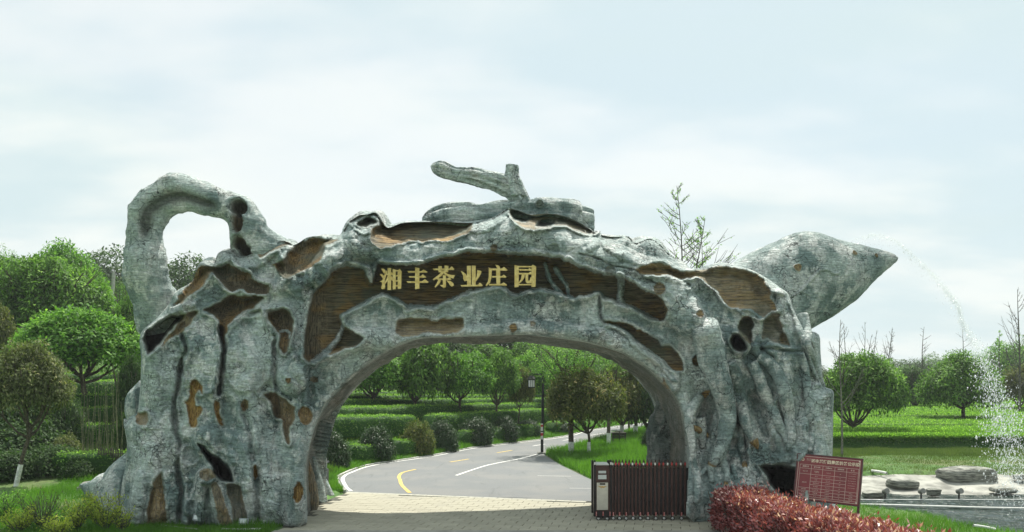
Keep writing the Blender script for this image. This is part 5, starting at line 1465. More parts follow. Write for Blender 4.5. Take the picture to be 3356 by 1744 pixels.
LT('dark tree behind the leaning limewashed trunk', 10, 20, 1300, 1520, 260, 31, seed=5, mat=M_LEAFD, kind='domefine', r=.08)
LT('dark undergrowth tree right of the leaning limewashed trunk', 190, 190, 1290, 1500, 190, 32, seed=1, mat=M_LEAFD, kind='domefine', r=.06)
LT('small tree seen inside the handle at the foot', 556, 556, 945, 1060, 40, 60, seed=1, mat=M_LEAFB, kind='loose', r=.1)
tl_old = [((180,1468),(300,1462),(420,1456)), ((180,1418),(300,1414),(420,1410)), ((150,1366),(300,1362),(420,1360)), ((120,1322),(300,1318),(430,1316)), ((100,1278),(300,1272),(430,1270)), ((0,1250),(300,1244),(430,1242)), ((-60,1172),(40,1168),(120,1166)), ((-60,1140),(40,1137),(120,1135))]
tlab = ['lowest', 'second lowest', 'third', 'fourth', 'fifth', 'sixth', 'seventh', 'highest']
tl = [((150,1490),(290,1488),(430,1486)), ((150,1397),(290,1394),(430,1392)), ((130,1344),(290,1341),(430,1339)), ((100,1300),(290,1297),(430,1295)), ((60,1254),(290,1250),(430,1248)), ((0,1230),(290,1226),(430,1224)), ((-60,1150),(40,1148),(120,1146)), ((-60,1122),(40,1120),(120,1118))]
for k, p in enumerate(tl):
    hedge('terrace_hedge', tlab[k] + ' clipped hedge of the terraces left of the gate leg', tpath(p, .72), 1.2, .72, M_HEDGE, seed=60 + k, group='terrace hedges left of the gate', dens=240)
# ------------------------------------------------------------------ pond, bank, tea field on the right
def water():
    m, N, L, b = new_mat('pond_water')
    P = N.new('ShaderNodeTexCoord').outputs['Object']
    b.inputs['Base Color'].default_value = (.018, .034, .027, 1); b.inputs['Roughness'].default_value = .06; b.inputs['IOR'].default_value = 1.33
    a = tex_noise(N, L, mapping(N, L, P, (.6, 2.4, 1)), 2.2, 4, .55, .8)
    bp = N.new('ShaderNodeBump'); bp.inputs['Strength'].default_value = .9; bp.inputs['Distance'].default_value = .2
    L.new(a, bp.inputs['Height']); L.new(bp.outputs[0], b.inputs['Normal'])
    return m
WX, WY = np.meshgrid(np.concatenate([np.arange(9.0, 24, .07), np.arange(24, 70, .5)]), np.concatenate([np.arange(10, 17, .3), np.arange(17, 30.3, .06)]))
WZ = -.42 + .034 * fbm(np.stack([WX * 1.1, WY * 4.2, WX * 0], -1), 3) + .010 * fbm(np.stack([WX * 3, WY * 9, WX * 0 + 4], -1), 2)
i_ = np.arange(WX.size).reshape(WX.shape)
w = link('water', np_mesh('water', np.stack([WX, WY, WZ], -1).reshape(-1, 3), np.stack([i_[:-1, :-1], i_[:-1, 1:], i_[1:, 1:], i_[1:, :-1]], -1).reshape(-1, 4), water(), True)); tag(w, kind='structure')
M_BANK = simple('bank_concrete', (.30, .30, .265), .9, noise=.26, scale=1.6, bump=.5)
bx = np.linspace(9.3, 62, 180); bt = np.linspace(0, 1, 12)
BXX, BT = np.meshgrid(bx, bt)
top_y = 31.9 + .55 * fbm(np.stack([BXX * .35, BXX * 0, BXX * 0], -1), 3)
BYY = 28.0 + (top_y - 28.0) * BT
BZZ = -.62 + .64 * BT ** 1.15 + .05 * fbm(np.stack([BXX * .9, BYY * .9, BXX * 0], -1), 3)
i_ = np.arange(BXX.size).reshape(BXX.shape)
Q = np.stack([i_[:-1, :-1], i_[:-1, 1:], i_[1:, 1:], i_[1:, :-1]], -1).reshape(-1, 4)
tag(link('pond_bank', np_mesh('pond_bank', np.stack([BXX, BYY, BZZ], -1).reshape(-1, 3), Q, M_BANK, True)), kind='structure')
def rockmat():
    m, N, L, b = new_mat('layered_rock')
    P = N.new('ShaderNodeTexCoord').outputs['Object']
    f = tex_noise(N, L, mapping(N, L, P, (1, 1, 9)), 2.2, 6, .65, .4); g = tex_noise(N, L, P, 1.2, 4)
    col = mixc(N, L, mrange(N, L, f, .38, .62), (.06, .065, .055), (.33, .335, .29))
    col = mixc(N, L, mrange(N, L, g, .5, .7, 0, .5), col, (.12, .13, .10))
    L.new(col, b.inputs['Base Color']); b.inputs['Roughness'].default_value = .9
    bp = N.new('ShaderNodeBump'); bp.inputs['Strength'].default_value = .9; bp.inputs['Distance'].default_value = .05
    L.new(f, bp.inputs['Height']); L.new(bp.outputs[0], b.inputs['Normal'])
    return m
M_ROCK = rockmat()
def rock(U, V, W, Hp, Y, label, name='rock', seed=1, dep=.7, group=None, boxy=.45, mat=None, layer=.06):
    n, m = 22, 40
    ph = np.linspace(-np.pi / 2, np.pi / 2, n); th = np.linspace(0, 2 * np.pi, m, endpoint=False)
    PH, TH_ = np.meshgrid(ph, th, indexing='ij')
    f = lambda v: np.sign(v) * np.abs(v) ** boxy
    w = W / 2 / F * Y; h = Hp / 2 / F * Y
    x = f(np.cos(PH)) * f(np.cos(TH_)) * w; y = f(np.cos(PH)) * f(np.sin(TH_)) * w * dep; z = f(np.sin(PH)) * h
    P = np.stack([x, y, z], -1)
    nz = fbm(P * 2.2 + seed * 5, 3)
    lay = fbm(np.stack([P[..., 0] * .8, P[..., 1] * .8, P[..., 2] * 14 + seed], -1), 3)
    k = 1 + .14 * nz
    P[..., 0] *= k; P[..., 1] *= k; P[..., 2] *= 1 + .25 * fbm(np.stack([P[..., 0] * 1.2, P[..., 1] * 1.2, P[..., 0] * 0 + seed], -1), 2)
    rad = np.stack([x, y, z * 0], -1); rad /= np.linalg.norm(rad, axis=2, keepdims=True) + 1e-6
    P += rad * (layer * lay)[..., None]
    idx = np.arange(n * m).reshape(n, m); nx = np.roll(idx, -1, 1)
    Q = np.stack([idx[:-1], nx[:-1], nx[1:], idx[1:]], -1).reshape(-1, 4)
    c = wp(U, V, Y)
    o = link(name, np_mesh(name, P.reshape(-1, 3), Q, mat or M_ROCK, True), None, loc=tuple(c)); o.rotation_euler = (0, .04 * ((seed % 3) - 1), .1)
    tag(o, label, 'rock', group); return o
rg2 = 'layered rocks on the pond bank'
rock(3170, 1556, 178, 50, 31.2, 'largest layered rock slab on top of the pond bank', seed=1, group=rg2, dep=.5)
rock(2958, 1585, 98, 28, 30.3, 'grey layered rock halfway down the pond bank', seed=2, group=rg2)
rock(2866, 1620, 68, 20, 28.6, 'flat rock at the waterline nearest the red notice board', seed=3, group=rg2)
rock(3060, 1612, 40, 26, 28.8, 'small dark rock standing at the waterline', seed=4, group=rg2)
rock(3288, 1606, 78, 16, 29.3, 'thin flat rock near the right edge of the picture', seed=5, group=rg2)
rock(3345, 1563, 40, 20, 31.0, 'dark rock at the top of the bank cut by the right edge', seed=6, group=rg2)
M_PIPE = simple('white_pipe', (.66, .67, .63), .5, noise=.06)
def pipe(pts, r, label, name='pipe', mat=None, cat='pipe', group=None):
    tb = TB(); P = catmull(pts, 5, False); tb.add(P, np.full(len(P), r), 8)
    o = link(name, tb.mesh(name, mat or M_PIPE)); tag(o, label, cat, group); return o
pipe([wp(2856,1543,32), wp(2882,1546,31.8), wp(2906,1551,31.5)], .05, 'short white pipe lying on the upper pond bank')
pipe([(x, 27.95 + .03 * math.sin(x * 3), -.40) for x in np.linspace(10.5, 34, 14)], .02, 'long white pipe along the far waterline of the pond', group=None)
pipe([(11.0, 25.55, -.37), (11.3, 26.6, -.37), (13.5, 26.3, -.37), (15.6, 25.9, -.37), (17.2, 25.8, -.37)], .035, 'white pipe frame floating on the pond near the bank')
pipe([wp(3190,1722,19.9), wp(3225,1727,19.9), wp(3262,1735,19.9)], .035, 'short white pipe at the near grass edge of the pond')
M_BLK = simple('black_plastic', (.02, .02, .02), .4, noise=.1)
for k, (U, V) in enumerate(((3019, 1630), (3143, 1638), (2901, 1633))):
    Y = 28.1; c = wp(U, V, Y); mb = MB()
    mb.cyl((c[0], Y, -.6), (c[0], Y, -.18), .035, .03, 8); r = empty('pond_spotlight', (c[0], Y, -.6)); tag(r, ['small spotlight on a stake at the waterline, middle of the three', 'small spotlight on a stake at the waterline, rightmost of the three', 'small spotlight on a stake at the waterline, nearest the flat rock'][k], 'spotlight', 'stake spotlights at the waterline')
    mb.build('stake', M_BLK, r); mb = MB(); mb.cyl((c[0] - .02, Y + .06, -.15), (c[0] + .02, Y - .12, -.10), .085, .10, 12); mb.build('lamp_head', simple('lamp_head_grey', (.2, .2, .18), .5), r)

# tea field rows
frng = np.random.default_rng(5)
def tea_row_mesh(seed, leaf_n, bx=.78):
    n, m = 420, 8
    t = np.linspace(0, 1, n); a = np.linspace(0, np.pi, m)
    x = np.broadcast_to((t * 64)[:, None], (n, m)); cy = -np.sign(np.cos(a)) * np.abs(np.cos(a)) ** bx * .66; cz = np.abs(np.sin(a)) ** (bx * .95) * .72
    P = np.stack([x, np.broadcast_to(cy, (n, m)), np.broadcast_to(cz, (n, m))], -1).copy()
    nz = fbm(np.stack([P[..., 0] * 1.6, P[..., 1] * 3 + seed * 3, P[..., 2] * 3], -1), 3)
    P[..., 2] += nz * .05 * (P[..., 2] > .05); P[..., 1] -= nz * .05
    idx = np.arange(n * m).reshape(n, m)
    Q = np.stack([idx[:-1, :-1], idx[1:, :-1], idx[1:, 1:], idx[:-1, 1:]], -1).reshape(-1, 4)[:, ::-1]
    rng = np.random.default_rng(seed)
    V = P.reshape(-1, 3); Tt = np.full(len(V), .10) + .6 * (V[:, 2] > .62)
    k = leaf_n; lx = rng.random(k) * 64; aa = rng.random(k) ** .8 * np.pi * .62
    py = -np.sign(np.cos(aa)) * np.abs(np.cos(aa)) ** bx * .68; pz = np.abs(np.sin(aa)) ** (bx * .95) * .74
    p = np.stack([lx, py, pz], -1)
    D = rnd_unit(rng, k) * .8 + np.stack([lx * 0, py * .8, pz * 1.0], -1); ln = .15 * (.6 + .8 * rng.random(k))
    D[:, 2] *= .4
    tint = np.clip(.2 + .5 * rng.random(k) + .4 * sstep(.5, .66, pz) - .1, 0, 1)
    LV, LQ, LT = leaves(p, D, rnd_unit(rng, k) * .6 + np.array([0, 0, 1.0]), ln, ln * .5, tint, rng)
    return np_mesh('tea_row', np.concatenate([V, LV]), np.concatenate([Q, LQ + len(V)]), M_HEDGE, False, {'tint': np.concatenate([Tt, LT])})
rowA = tea_row_mesh(1, 34000, .36); rowB = [tea_row_mesh(2, 9000), tea_row_mesh(3, 9000)]
y = 43.6; k = 0
while y < 100:
    o = bpy.data.objects.new('tea_row', rowA if k < 2 else rowB[k % 2]); COL.objects.link(o)
    xs0 = .378 * y - 1.2 + (k % 3) * .7
    if k >= 1 and k < 3: xs0 += 0
    o.location = (xs0, y, groundf(.5 * y, y) + 0.0 + .06 * math.sin(k * 1.7)); o.scale = (max(.35, (.28 * y + 4) / 64 * 1.02), 1.0 if k else 1.05, 1.0)
    lab = 'foremost tea row of the field with its tall shaded front towards the pond' if k == 0 else 'long level clipped tea row of the field right of the gate'
    tag(o, lab, 'tea row', 'tea rows of the level field right of the gate'); y += 1.95 + .012 * (y - 43.6); k += 1

# field trees
fg = 'dome trees in the tea field'
def FT(lab, U, Ucr, Vt, Vb, W, Vbase, zt, **k):
    Ya = np.arange(40, 200, .1); za = H0 - (Vbase - CV) / F * Ya; Y = float(Ya[np.argmax(za < ground((U - CU) / F * Ya, Ya) + zt)])
    return tree_px('field_tree', lab, U, Ucr, Vt, Vb, W, Y, group=fg, **k)
FT('nearest dome tree of the tea field beside the gate, many spreading stems', 2798, 2834, 1163, 1345, 272, 1412, .6, seed=1, mat=M_LEAF, kind='domefine', r=.10, nl=13, trunk_top=1.0)
FT('dome tree of the tea field half hidden by the falling water', 3158, 3145, 1172, 1328, 250, 1374, .6, seed=2, mat=M_LEAF, kind='domefine', r=.14, nl=9, trunk_top=1.6)
FT('small dome tree between the two large field trees', 3002, 2996, 1212, 1320, 110, 1334, .6, seed=3, mat=M_LEAFD, kind='dome', r=.14)
FT('dark tree at the far right end of the tea field', 3345, 3360, 1205, 1310, 150, 1345, .6, seed=4, mat=M_LEAFO, kind='domefine', r=.12)
bush_px(2988, 1354, 50, 32, 'small lone dark bush standing among the tea rows', M_LEAFO, 2, None, 'round_bush', Y=86)
# thin straight trunks standing behind the field
for k, (U, Vt, Vb) in enumerate(((2864, 1310, 1372), (2875, 1312, 1350), (2892, 1312, 1352), (2922, 1310, 1348), (3059, 1300, 1336), (3073, 1300, 1334))):
    Y = 92 - k * 2; c0 = wp(U, Vb, Y); c1 = wp(U, Vt - 70, Y); tb = TB(); tb.add([(c0[0], Y, .2), ((c0[0] + c1[0]) / 2 + .05, Y, c1[2] / 2), (c1[0], Y, c1[2])], [.12, .1, .06], 7)
    o = link('young_trunk', tb.mesh('young_trunk', M_BARKT)); tag(o, ['leftmost thin trunk under the nearest field dome tree', 'second thin trunk under the nearest field dome tree', 'third thin trunk right below the nearest field dome tree', 'fourth thin trunk between the dome trees', 'thin trunk left under the water splashed dome tree', 'thicker trunk left under the water splashed dome tree'][k], 'tree', 'thin trunks beyond the tea rows')

# ---- bare trees
def bare_tree(name, label, x, y, z0, h, r0, nb, spread, seed, group=None, buds=None, steep=.9, stems=1, start=.25, twigs=3, mat=None, cat='bare tree'):
    rng = np.random.default_rng(seed)
    root_ = empty(name, (x, y, z0)); tag(root_, label, cat, group)
    bp_, bd_ = [], []
    for s in range(stems):
        tt_, tw = TB(), TB()
        t = np.linspace(0, 1, 12); hs_ = h * (1 - .12 * s)
        P = np.stack([.03 * h * np.sin(t * 4 + rng.random() * 6) * t + (s * .05 * h) * t + s * .25, .03 * h * np.cos(t * 3) * t, hs_ * t - .05], -1)
        tt_.add(P, r0 * (1 - .93 * t) + .006, 7)
        for i in range(nb):
            u = start + (1 - start) * (i + rng.random() * .7) / nb; s0 = np.array([np.interp(u, t, P[:, k]) for k in range(3)])
            a = rng.random() * 2 * np.pi; L_ = spread * h * (1.05 - u) * (.6 + .6 * rng.random())
            q = np.linspace(0, 1, 7)
            B = np.stack([s0[0] + L_ * np.cos(a) * q, s0[1] + L_ * np.sin(a) * q, s0[2] + L_ * steep * (q ** 1.5) + L_ * .12 * q], -1) + rng.normal(size=(7, 3)) * L_ * .025 * q[:, None]
            tw.add(B, r0 * .30 * (1 - u * .6) * (1 - .88 * q) + .005, 5)
            for j in range(twigs):
                w0 = B[rng.integers(1, 6)]; a2 = a + rng.uniform(-1.2, 1.2); l2 = L_ * (.25 + .25 * rng.random())
                W_ = np.stack([w0[0] + l2 * np.cos(a2) * q, w0[1] + l2 * np.sin(a2) * q, w0[2] + l2 * (.5 + .6 * rng.random()) * q], -1)
                tw.add(W_, r0 * .10 * (1 - .8 * q) + .004, 4)
                bp_.append(W_[::2]);
            bp_.append(B[1:])
        link('trunk', tt_.mesh('trunk', mat or M_TWIG), root_, world_space=False)
        link('branches', tw.mesh('branches', mat or M_TWIG), root_, world_space=False)
    if buds:
        BP = np.concatenate(bp_); n = int(buds); k = rng.integers(0, len(BP), n)
        p = BP[k] + rng.normal(size=(n, 3)) * .05
        V, Q, T_ = leaves(p, rnd_unit(rng, n), rnd_unit(rng, n), .07 + .05 * rng.random(n), .05 + 0 * k, .5 + .5 * rng.random(n), rng)
        link('young_leaves', np_mesh('young_leaves', V, Q, M_LEAFB, False, {'tint': T_}), root_, world_space=False)
    return root_
def bare_px(U, Vtop, Y, label, z0=0, **k):
    x = (U - CU) / F * Y; h = H0 - (Vtop - CV) / F * Y - z0
    return bare_tree('bare_tree', label, x, Y, z0, h, **k)
bare_px(2219, 612, 40, 'budding tree with two upright stems rising behind the right shoulder of the gate', r0=.09, nb=22, spread=.36, seed=4, stems=2, buds=900, steep=.7, start=.58, twigs=6, group=None)
bare_px(2285, 735, 43, 'smaller budding tree just left of the spout base', r0=.06, nb=13, spread=.30, seed=9, buds=520, steep=.45, start=.62, twigs=5)
bg_ = 'bare trees on the skyline right of the gate'
bare_px(2759, 1045, 39, 'pale bare sapling in front of the nearest field dome tree', r0=.055, nb=15, spread=.26, seed=2, steep=1.5, mat=M_BARKG, start=.3, twigs=2)
bare_px(2771, 1058, 62, 'bare tree behind the left side of the nearest field dome tree', r0=.07, nb=12, spread=.2, seed=3, steep=1.8, group=bg_)
bare_px(2824, 1054, 66, 'bare forked tree above the middle of the nearest field dome tree', r0=.07, nb=12, spread=.24, seed=5, steep=1.8, stems=2, group=bg_)
bare_px(2862, 1080, 70, 'slim bare tree above the right side of the nearest field dome tree', r0=.07, nb=10, spread=.2, seed=6, steep=1.8, group=bg_)
bare_px(2911, 1076, 84, 'dense twiggy bare tree between the field dome trees', r0=.12, nb=26, spread=.24, seed=7, steep=2.0, group=bg_, twigs=5)
bare_px(3027, 1070, 74, 'cone shaped bare tree with straight stem in the gap between the dome trees', r0=.10, nb=18, spread=.34, seed=8, steep=.5, group=bg_)
bare_px(3150, 1062, 78, 'bare tree rising behind the water splashed dome tree', r0=.09, nb=15, spread=.30, seed=10, steep=.6, group=bg_)
bare_px(3340, 948, 66, 'tall many branched bare tree at the right edge of the picture', r0=.12, nb=20, spread=.26, seed=11, steep=1.8, group=bg_, twigs=4)
bare_px(3278, 1080, 76, 'budding larch like tree before the green trees on the right', r0=.10, nb=20, spread=.26, seed=12, steep=.3, buds=900, group=bg_)

# distant tree belt
dg = 'distant trees beyond the tea field'
drng = np.random.default_rng(9)
spec_ = [(2700,1215,120,150,M_LEAFD),(2780,1222,110,160,M_LEAFD),(2850,1175,70,150,M_LEAFD),(2905,1190,90,170,M_LEAFD),(2955,1205,90,140,M_LEAF),(3010,1178,80,170,M_LEAFD),(3055,1165,75,180,M_LEAF),(3092,1190,70,200,M_LEAFD),(3130,1185,90,190,M_LEAF),(3185,1200,80,170,M_LEAFD),(3225,1165,90,150,M_LEAFB),(3285,1122,120,120,M_LEAFB),(3340,1135,110,118,M_LEAF),(3390,1110,120,130,M_LEAF),(3450,1160,140,140,M_LEAFD)]
dl = ['hazy round tree just right of the gate leg', 'hazy tree behind the nearest dome tree', 'dark round tree top above the nearest dome tree', 'bluish tree under the dense twiggy bare tree', 'tree filling the gap right of the nearest dome tree', 'far bluish tree in the skyline gap', 'far tree right of the cone shaped bare tree', 'far bluish tree left of the splashed dome tree', 'tree behind the splashed dome tree', 'dark tree behind the water jet', 'bright tree left of the larch like tree', 'big bright green tree behind the larch like tree', 'tall green tree near the right edge', 'green tree at the very right edge', 'dark tree cut by the right edge']
for k, (U, Vt, W, Y, m) in enumerate(spec_):
    tree_px('distant_tree', dl[k], U, U, Vt, 1300, W * 1.15, Y, kind='far', seed=1 + k % 3, mat=m, r=.25, group=dg, nl=4, trunk_top=2.5)
for k in range(34):
    x = -160 + k * 14 + drng.uniform(-4, 4); yv_ = 205 + drng.uniform(-12, 12)
    tree('belt_tree', 'tree of the far wooded belt along the horizon', x, yv_, 7.5 + drng.uniform(-2, 3), 8.5, .3, kind='far', seed=1 + k % 3, mat=M_LEAFD, r=.3, group='far wooded belt', nl=3, trunk_top=2)

# ------------------------------------------------------------------ folding barrier
M_BROWN = simple('barrier_brown_metal', (.050, .018, .014), .42, .2, noise=.15)
M_BROWN2 = simple('barrier_dark_metal', (.016, .013, .014), .35, .4, noise=.15)
M_STEEL = simple('brushed_steel', (.50, .48, .43), .32, .75, noise=.05)
M_RED = simple('reflector_red', (.42, .02, .02), .35, noise=.05)
M_RUB = simple('rubber', (.025, .025, .025), .7)
M_SILV = simple('silver_trim', (.55, .56, .55), .3, .7, noise=.05)
M_DISP = simple('grey_display', (.48, .50, .48), .25, noise=.05)
M_GOLD = simple('emblem_gold', (.42, .26, .07), .35, .6, noise=.1)
BY0 = 21.75
def X_(U, Y=BY0): return (U - CU) / F * Y
def Z_(V, Y=BY0): return H0 - (V - CV) / F * Y
bar = empty('folding_barrier', (X_(2090), BY0, 0)); tag(bar, 'dark brown folding barrier with steel drive box, drawn back against the right leg', 'barrier')
x0, x1 = X_(1946), X_(1995); zt = Z_(1522)
mb = MB(); mb.box(x0, x1, BY0 - .32, BY0 + .34, .14, zt, None, .015); body_ = mb.build('drive_box', M_BROWN, bar)
mb = MB(); mb.box(x0 + .02, x1 - .02, BY0 - .30, BY0 + .32, zt, zt + .035, None, .01); mb.build('box_top', M_SILV, body_)
for xx in (x0 - .035, x1 - .01):
    mb = MB(); mb.box(xx, xx + .06, BY0 - .34, BY0 - .26, .10, Z_(1512), None, .01); mb.box(xx, xx + .06, BY0 + .28, BY0 + .36, .10, Z_(1512), None, .01); po = mb.build('corner_post', M_BROWN2, bar)
    mb = MB(); mb.cyl((xx + .03, BY0 - .30, Z_(1512)), (xx + .03, BY0 - .30, Z_(1503)), .034, .012, 8); mb.build('cap', M_BROWN2, po)
    mb = MB(); mb.box(xx + .008, xx + .052, BY0 - .345, BY0 - .338, Z_(1519), Z_(1511)); mb.build('reflector', M_SILV, po)
yf = BY0 - .321
def panel(a, b, c, d, name, mat, y=yf, t=.012):
    mb = MB(); mb.box(X_(a), X_(b), y - t, y, Z_(d), Z_(c), None, .003); return mb.build(name, mat, body_)
panel(1957, 1981.5, 1539, 1547, 'display_window', M_DISP); panel(1956, 1983, 1552, 1566, 'display_window', M_DISP)
panel(1951.5, 1988, 1577, 1665, 'steel_panel', M_STEEL, t=.014)
panel(1961, 1979, 1578.5, 1584, 'lock_slot', M_BROWN2, yf - .0145, .006)
panel(1950, 1992, 1668, 1690, 'lower_cover', M_BROWN2, t=.016)
# winged emblem
mb = MB(); ec = (X_(1969.5), yf - .016, Z_(1590.5))
mb.cyl((ec[0], yf - .014, ec[2]), (ec[0], yf - .026, ec[2]), .022, .022, 12)
for s in (-1, 1):
    for k in range(4):
        w_ = .125 - k * .026; z_ = ec[2] + .008 - k * .014
        mb.add([(ec[0] + s * .02, yf - .0145, z_ + .006), (ec[0] + s * w_, yf - .0145, z_ + .014 - k * .001), (ec[0] + s * (w_ - .02), yf - .0145, z_ + .001), (ec[0] + s * .02, yf - .0145, z_ - .006),
                (ec[0] + s * .02, yf - .022, z_ + .006), (ec[0] + s * w_, yf - .022, z_ + .014 - k * .001), (ec[0] + s * (w_ - .02), yf - .022, z_ + .001), (ec[0] + s * .02, yf - .022, z_ - .006)],
               [(4, 5, 6, 7), (0, 1, 5, 4), (1, 2, 6, 5), (2, 3, 7, 6), (3, 0, 4, 7)])
mb.build('winged_emblem', M_GOLD, body_)
def wheel(x, y, r=.055):
    mb = MB(); mb.cyl((x, y, r), (x, y - .04, r), r, r, 14); o = mb.build('wheel', M_RUB, bar)
    mb = MB(); mb.cyl((x, y - .04, r), (x, y - .046, r), r * .62, r * .5, 10); mb.build('hub', M_SILV, o)
def rstripe(x, y, z0, z1, w=.028):
    mb = MB(); mb.box(x - w / 2, x + w / 2, y - .008, y, z0, z1); o = mb.build('reflective_strip', M_RED, bar)
    mb = MB()
    for k in range(3):
        h = (z1 - z0) / 3; mb.box(x - w * .3, x + w * .3, y - .010, y - .0085, z0 + h * k + h * .25, z0 + h * k + h * .75)
    mb.build('white_band', M_SILV, o)
for U in (1957, 1985): wheel(X_(U), BY0 - .28, .06)
for U in (1950, 1972, 1994): rstripe(X_(U), BY0 - .345, .13, .24)
fr = [2003 + k * 9.9 + .13 * k * k for k in range(21)]
for k, U in enumerate(fr):
    if U > 2250: break
    x = X_(U, BY0)
    mb = MB()
    mb.box(x - .024, x + .024, BY0 - .30, BY0 - .25, .12, Z_(1516), None, .006); mb.box(x - .024, x + .024, BY0 + .25, BY0 + .30, .12, Z_(1516), None, .006)
    mb.box(x - .015, x + .015, BY0 - .25, BY0 + .25, Z_(1532), Z_(1520), None, .004); mb.box(x - .015, x + .015, BY0 - .25, BY0 + .25, .16, .20, None, .004)
    o = mb.build('folding_frame', M_BROWN, bar)
    mb = MB(); mb.cyl((x, BY0 - .275, Z_(1516)), (x, BY0 - .275, Z_(1508)), .026, .008, 6); mb.build('spear_cap', M_BROWN, o); mb = MB(); mb.cyl((x, BY0 + .275, Z_(1516)), (x, BY0 + .275, Z_(1509)), .026, .008, 6); cap_ = mb.build('spear_cap', M_BROWN, o)
    mb = MB(); mb.box(x - .02, x + .02, BY0 - .306, BY0 - .301, Z_(1521), Z_(1513)); mb.build('reflector', M_RED if k % 3 else M_SILV, o)
    if k < len(fr) - 1:
        x2 = X_(fr[k + 1]); mb = MB()
        for zz in (.35, .75, 1.15):
            mb.cyl((x, BY0 - .27, zz), (x2, BY0 - .27, zz + .28), .010, None, 6); mb.cyl((x2, BY0 - .255, zz), (x, BY0 - .255, zz + .28), .010, None, 6)
        mb.box(x + .018, x2 - .018, BY0 - .262, BY0 - .245, .14, Z_(1530))
        mb.build('lattice', M_BROWN2, bar)
    if k % 2 == 0:
        wheel(x + .02, BY0 - .27); rstripe(x + .02, BY0 - .31, .12, .22, .035)

# ------------------------------------------------------------------ notice board
M_MAR = simple('board_maroon', (.21, .022, .026), .35, noise=.10, scale=2)
M_MARD = simple('board_frame_maroon', (.075, .018, .018), .4, noise=.15)
M_PRINT = simple('board_print', (.62, .50, .42), .6, noise=.05)
M_PRINTG = simple('board_title_print', (.78, .68, .50), .6, noise=.05)
c00 = wp(2616, 1489, 20.9); c10 = wp(2825, 1507, 20.0); c01 = wp(2609, 1630, 20.7); c11 = wp(2817, 1661, 19.8)
ax_x = Vector(c10 - c00); Wd = ax_x.length; ex = ax_x.normalized()
dn = Vector((c01 - c00 + c11 - c10) / 2); Hd = dn.length; nrm_ = ex.cross(dn).normalized(); 
if nrm_.y > 0: nrm_ = -nrm_
ez = nrm_.cross(ex).normalized()
if ez.z < 0: ez = -ez
MBD = Matrix(((ex.x, -nrm_.x, ez.x, c00[0]), (ex.y, -nrm_.y, ez.y, c00[1]), (ex.z, -nrm_.z, ez.z, c00[2]), (0, 0, 0, 1)))   # local x right, y away, z up; origin top left
board = empty('notice_board', (float(c01[0]) + .8, 20.2, 0)); tag(board, 'tilted maroon price notice board with cream table and title behind the red hedge', 'notice board')
mb = MB(); mb.box(0, Wd, 0, .03, -Hd, 0, MBD, .006); pnl = mb.build('panel', M_MAR, board)
mb = MB(); t_ = .028
mb.box(-t_, Wd + t_, -.01, .045, 0, t_, MBD); mb.box(-t_, Wd + t_, -.01, .045, -Hd - t_, -Hd, MBD); mb.box(-t_, 0, -.01, .045, -Hd, 0, MBD); mb.box(Wd, Wd + t_, -.01, .045, -Hd, 0, MBD); mb.build('frame', M_MARD, board)
for xx in (-t_ * .2, Wd - .03):
    mb = MB(); mb.box(xx, xx + .055, .046, .10, -Hd - .95, -.1, MBD, .006); mb.build('post', M_MARD, board)
mb = MB(); mb.box(.0, Wd, .05, .08, -Hd - .24, -Hd - .205, MBD); mb.build('cross_bar', M_MARD, board)
# printed lines
S = Wd
bx0, bx1 = .05 * S, .965 * S
def fy(t): return -Hd * t
mb = MB()
def hl(xa, xb, ty, w=.0035): mb.box(xa, xb, -.004, -.002, fy(ty) - w, fy(ty) + w, MBD)
def vl(x, ta, tb, w=.0035): mb.box(x - w, x + w, -.0042, -.0022, fy(tb), fy(ta), MBD)
cols = [bx0 + (bx1 - bx0) * k for k in (0, .2, .4, .605, .805, 1)]
hl(bx0, bx1, .215); hl(bx0, bx1, .30); hl(bx0, cols[4], .425); 
for ty in (.505, .58, .655): hl(cols[1], cols[4], ty)
for ty in (.735, .805, .875): hl(bx0, bx1, ty)
hl(bx0, bx1, .93)
for k, xx in enumerate(cols): vl(xx, .215, .93)
hl(.02 * S, .98 * S, .03, .005); hl(.02 * S, .98 * S, .97, .005); vl(.02 * S, .03, .97, .005); vl(.98 * S, .03, .97, .005)
for (xa, ta) in ((.02, .03), (.98, .03), (.02, .97), (.98, .97)):
    sx = 1 if xa < .5 else -1; st = 1 if ta < .5 else -1
    mb.box(min(xa * S, xa * S + sx * .035), max(xa * S, xa * S + sx * .035), -.0048, -.003, min(fy(ta), fy(ta + st * .035)), max(fy(ta), fy(ta + st * .035)), MBD)
mb.build('table_lines', M_PRINT, pnl)
def text(s, x, t, size, mat, parent=None, name='lettering', align='CENTER', bold=0.0):
    cu = bpy.data.curves.new('text', 'FONT'); cu.body = s; cu.size = size; cu.align_x = align; cu.align_y = 'CENTER'; cu.extrude = .0008; cu.offset = bold; cu.resolution_u = 2
    ob = bpy.data.objects.new('text', cu); me = ob.to_mesh()
    if len(me.vertices) == 0: bpy.data.objects.remove(ob); return
    co = [MBD @ (Vector((x, -.0035, fy(t))) + Vector((v.co.x, -v.co.z, v.co.y))) for v in me.vertices]
    b2 = MB(); b2.add(co, [tuple(p.vertices) for p in me.polygons]); ob.to_mesh_clear(); bpy.data.objects.remove(ob)
    return b2.build(name, mat, parent or pnl)
text('湘丰茶博园景区价格公示牌', .60 * S, .125, .098, M_PRINTG, bold=.0022, name='title_lettering')
text('湘丰茶业', .19 * S, .09, .035, M_PRINT); text('XIANGFENG TEA', .19 * S, .125, .016, M_PRINT)
mb = MB(); 
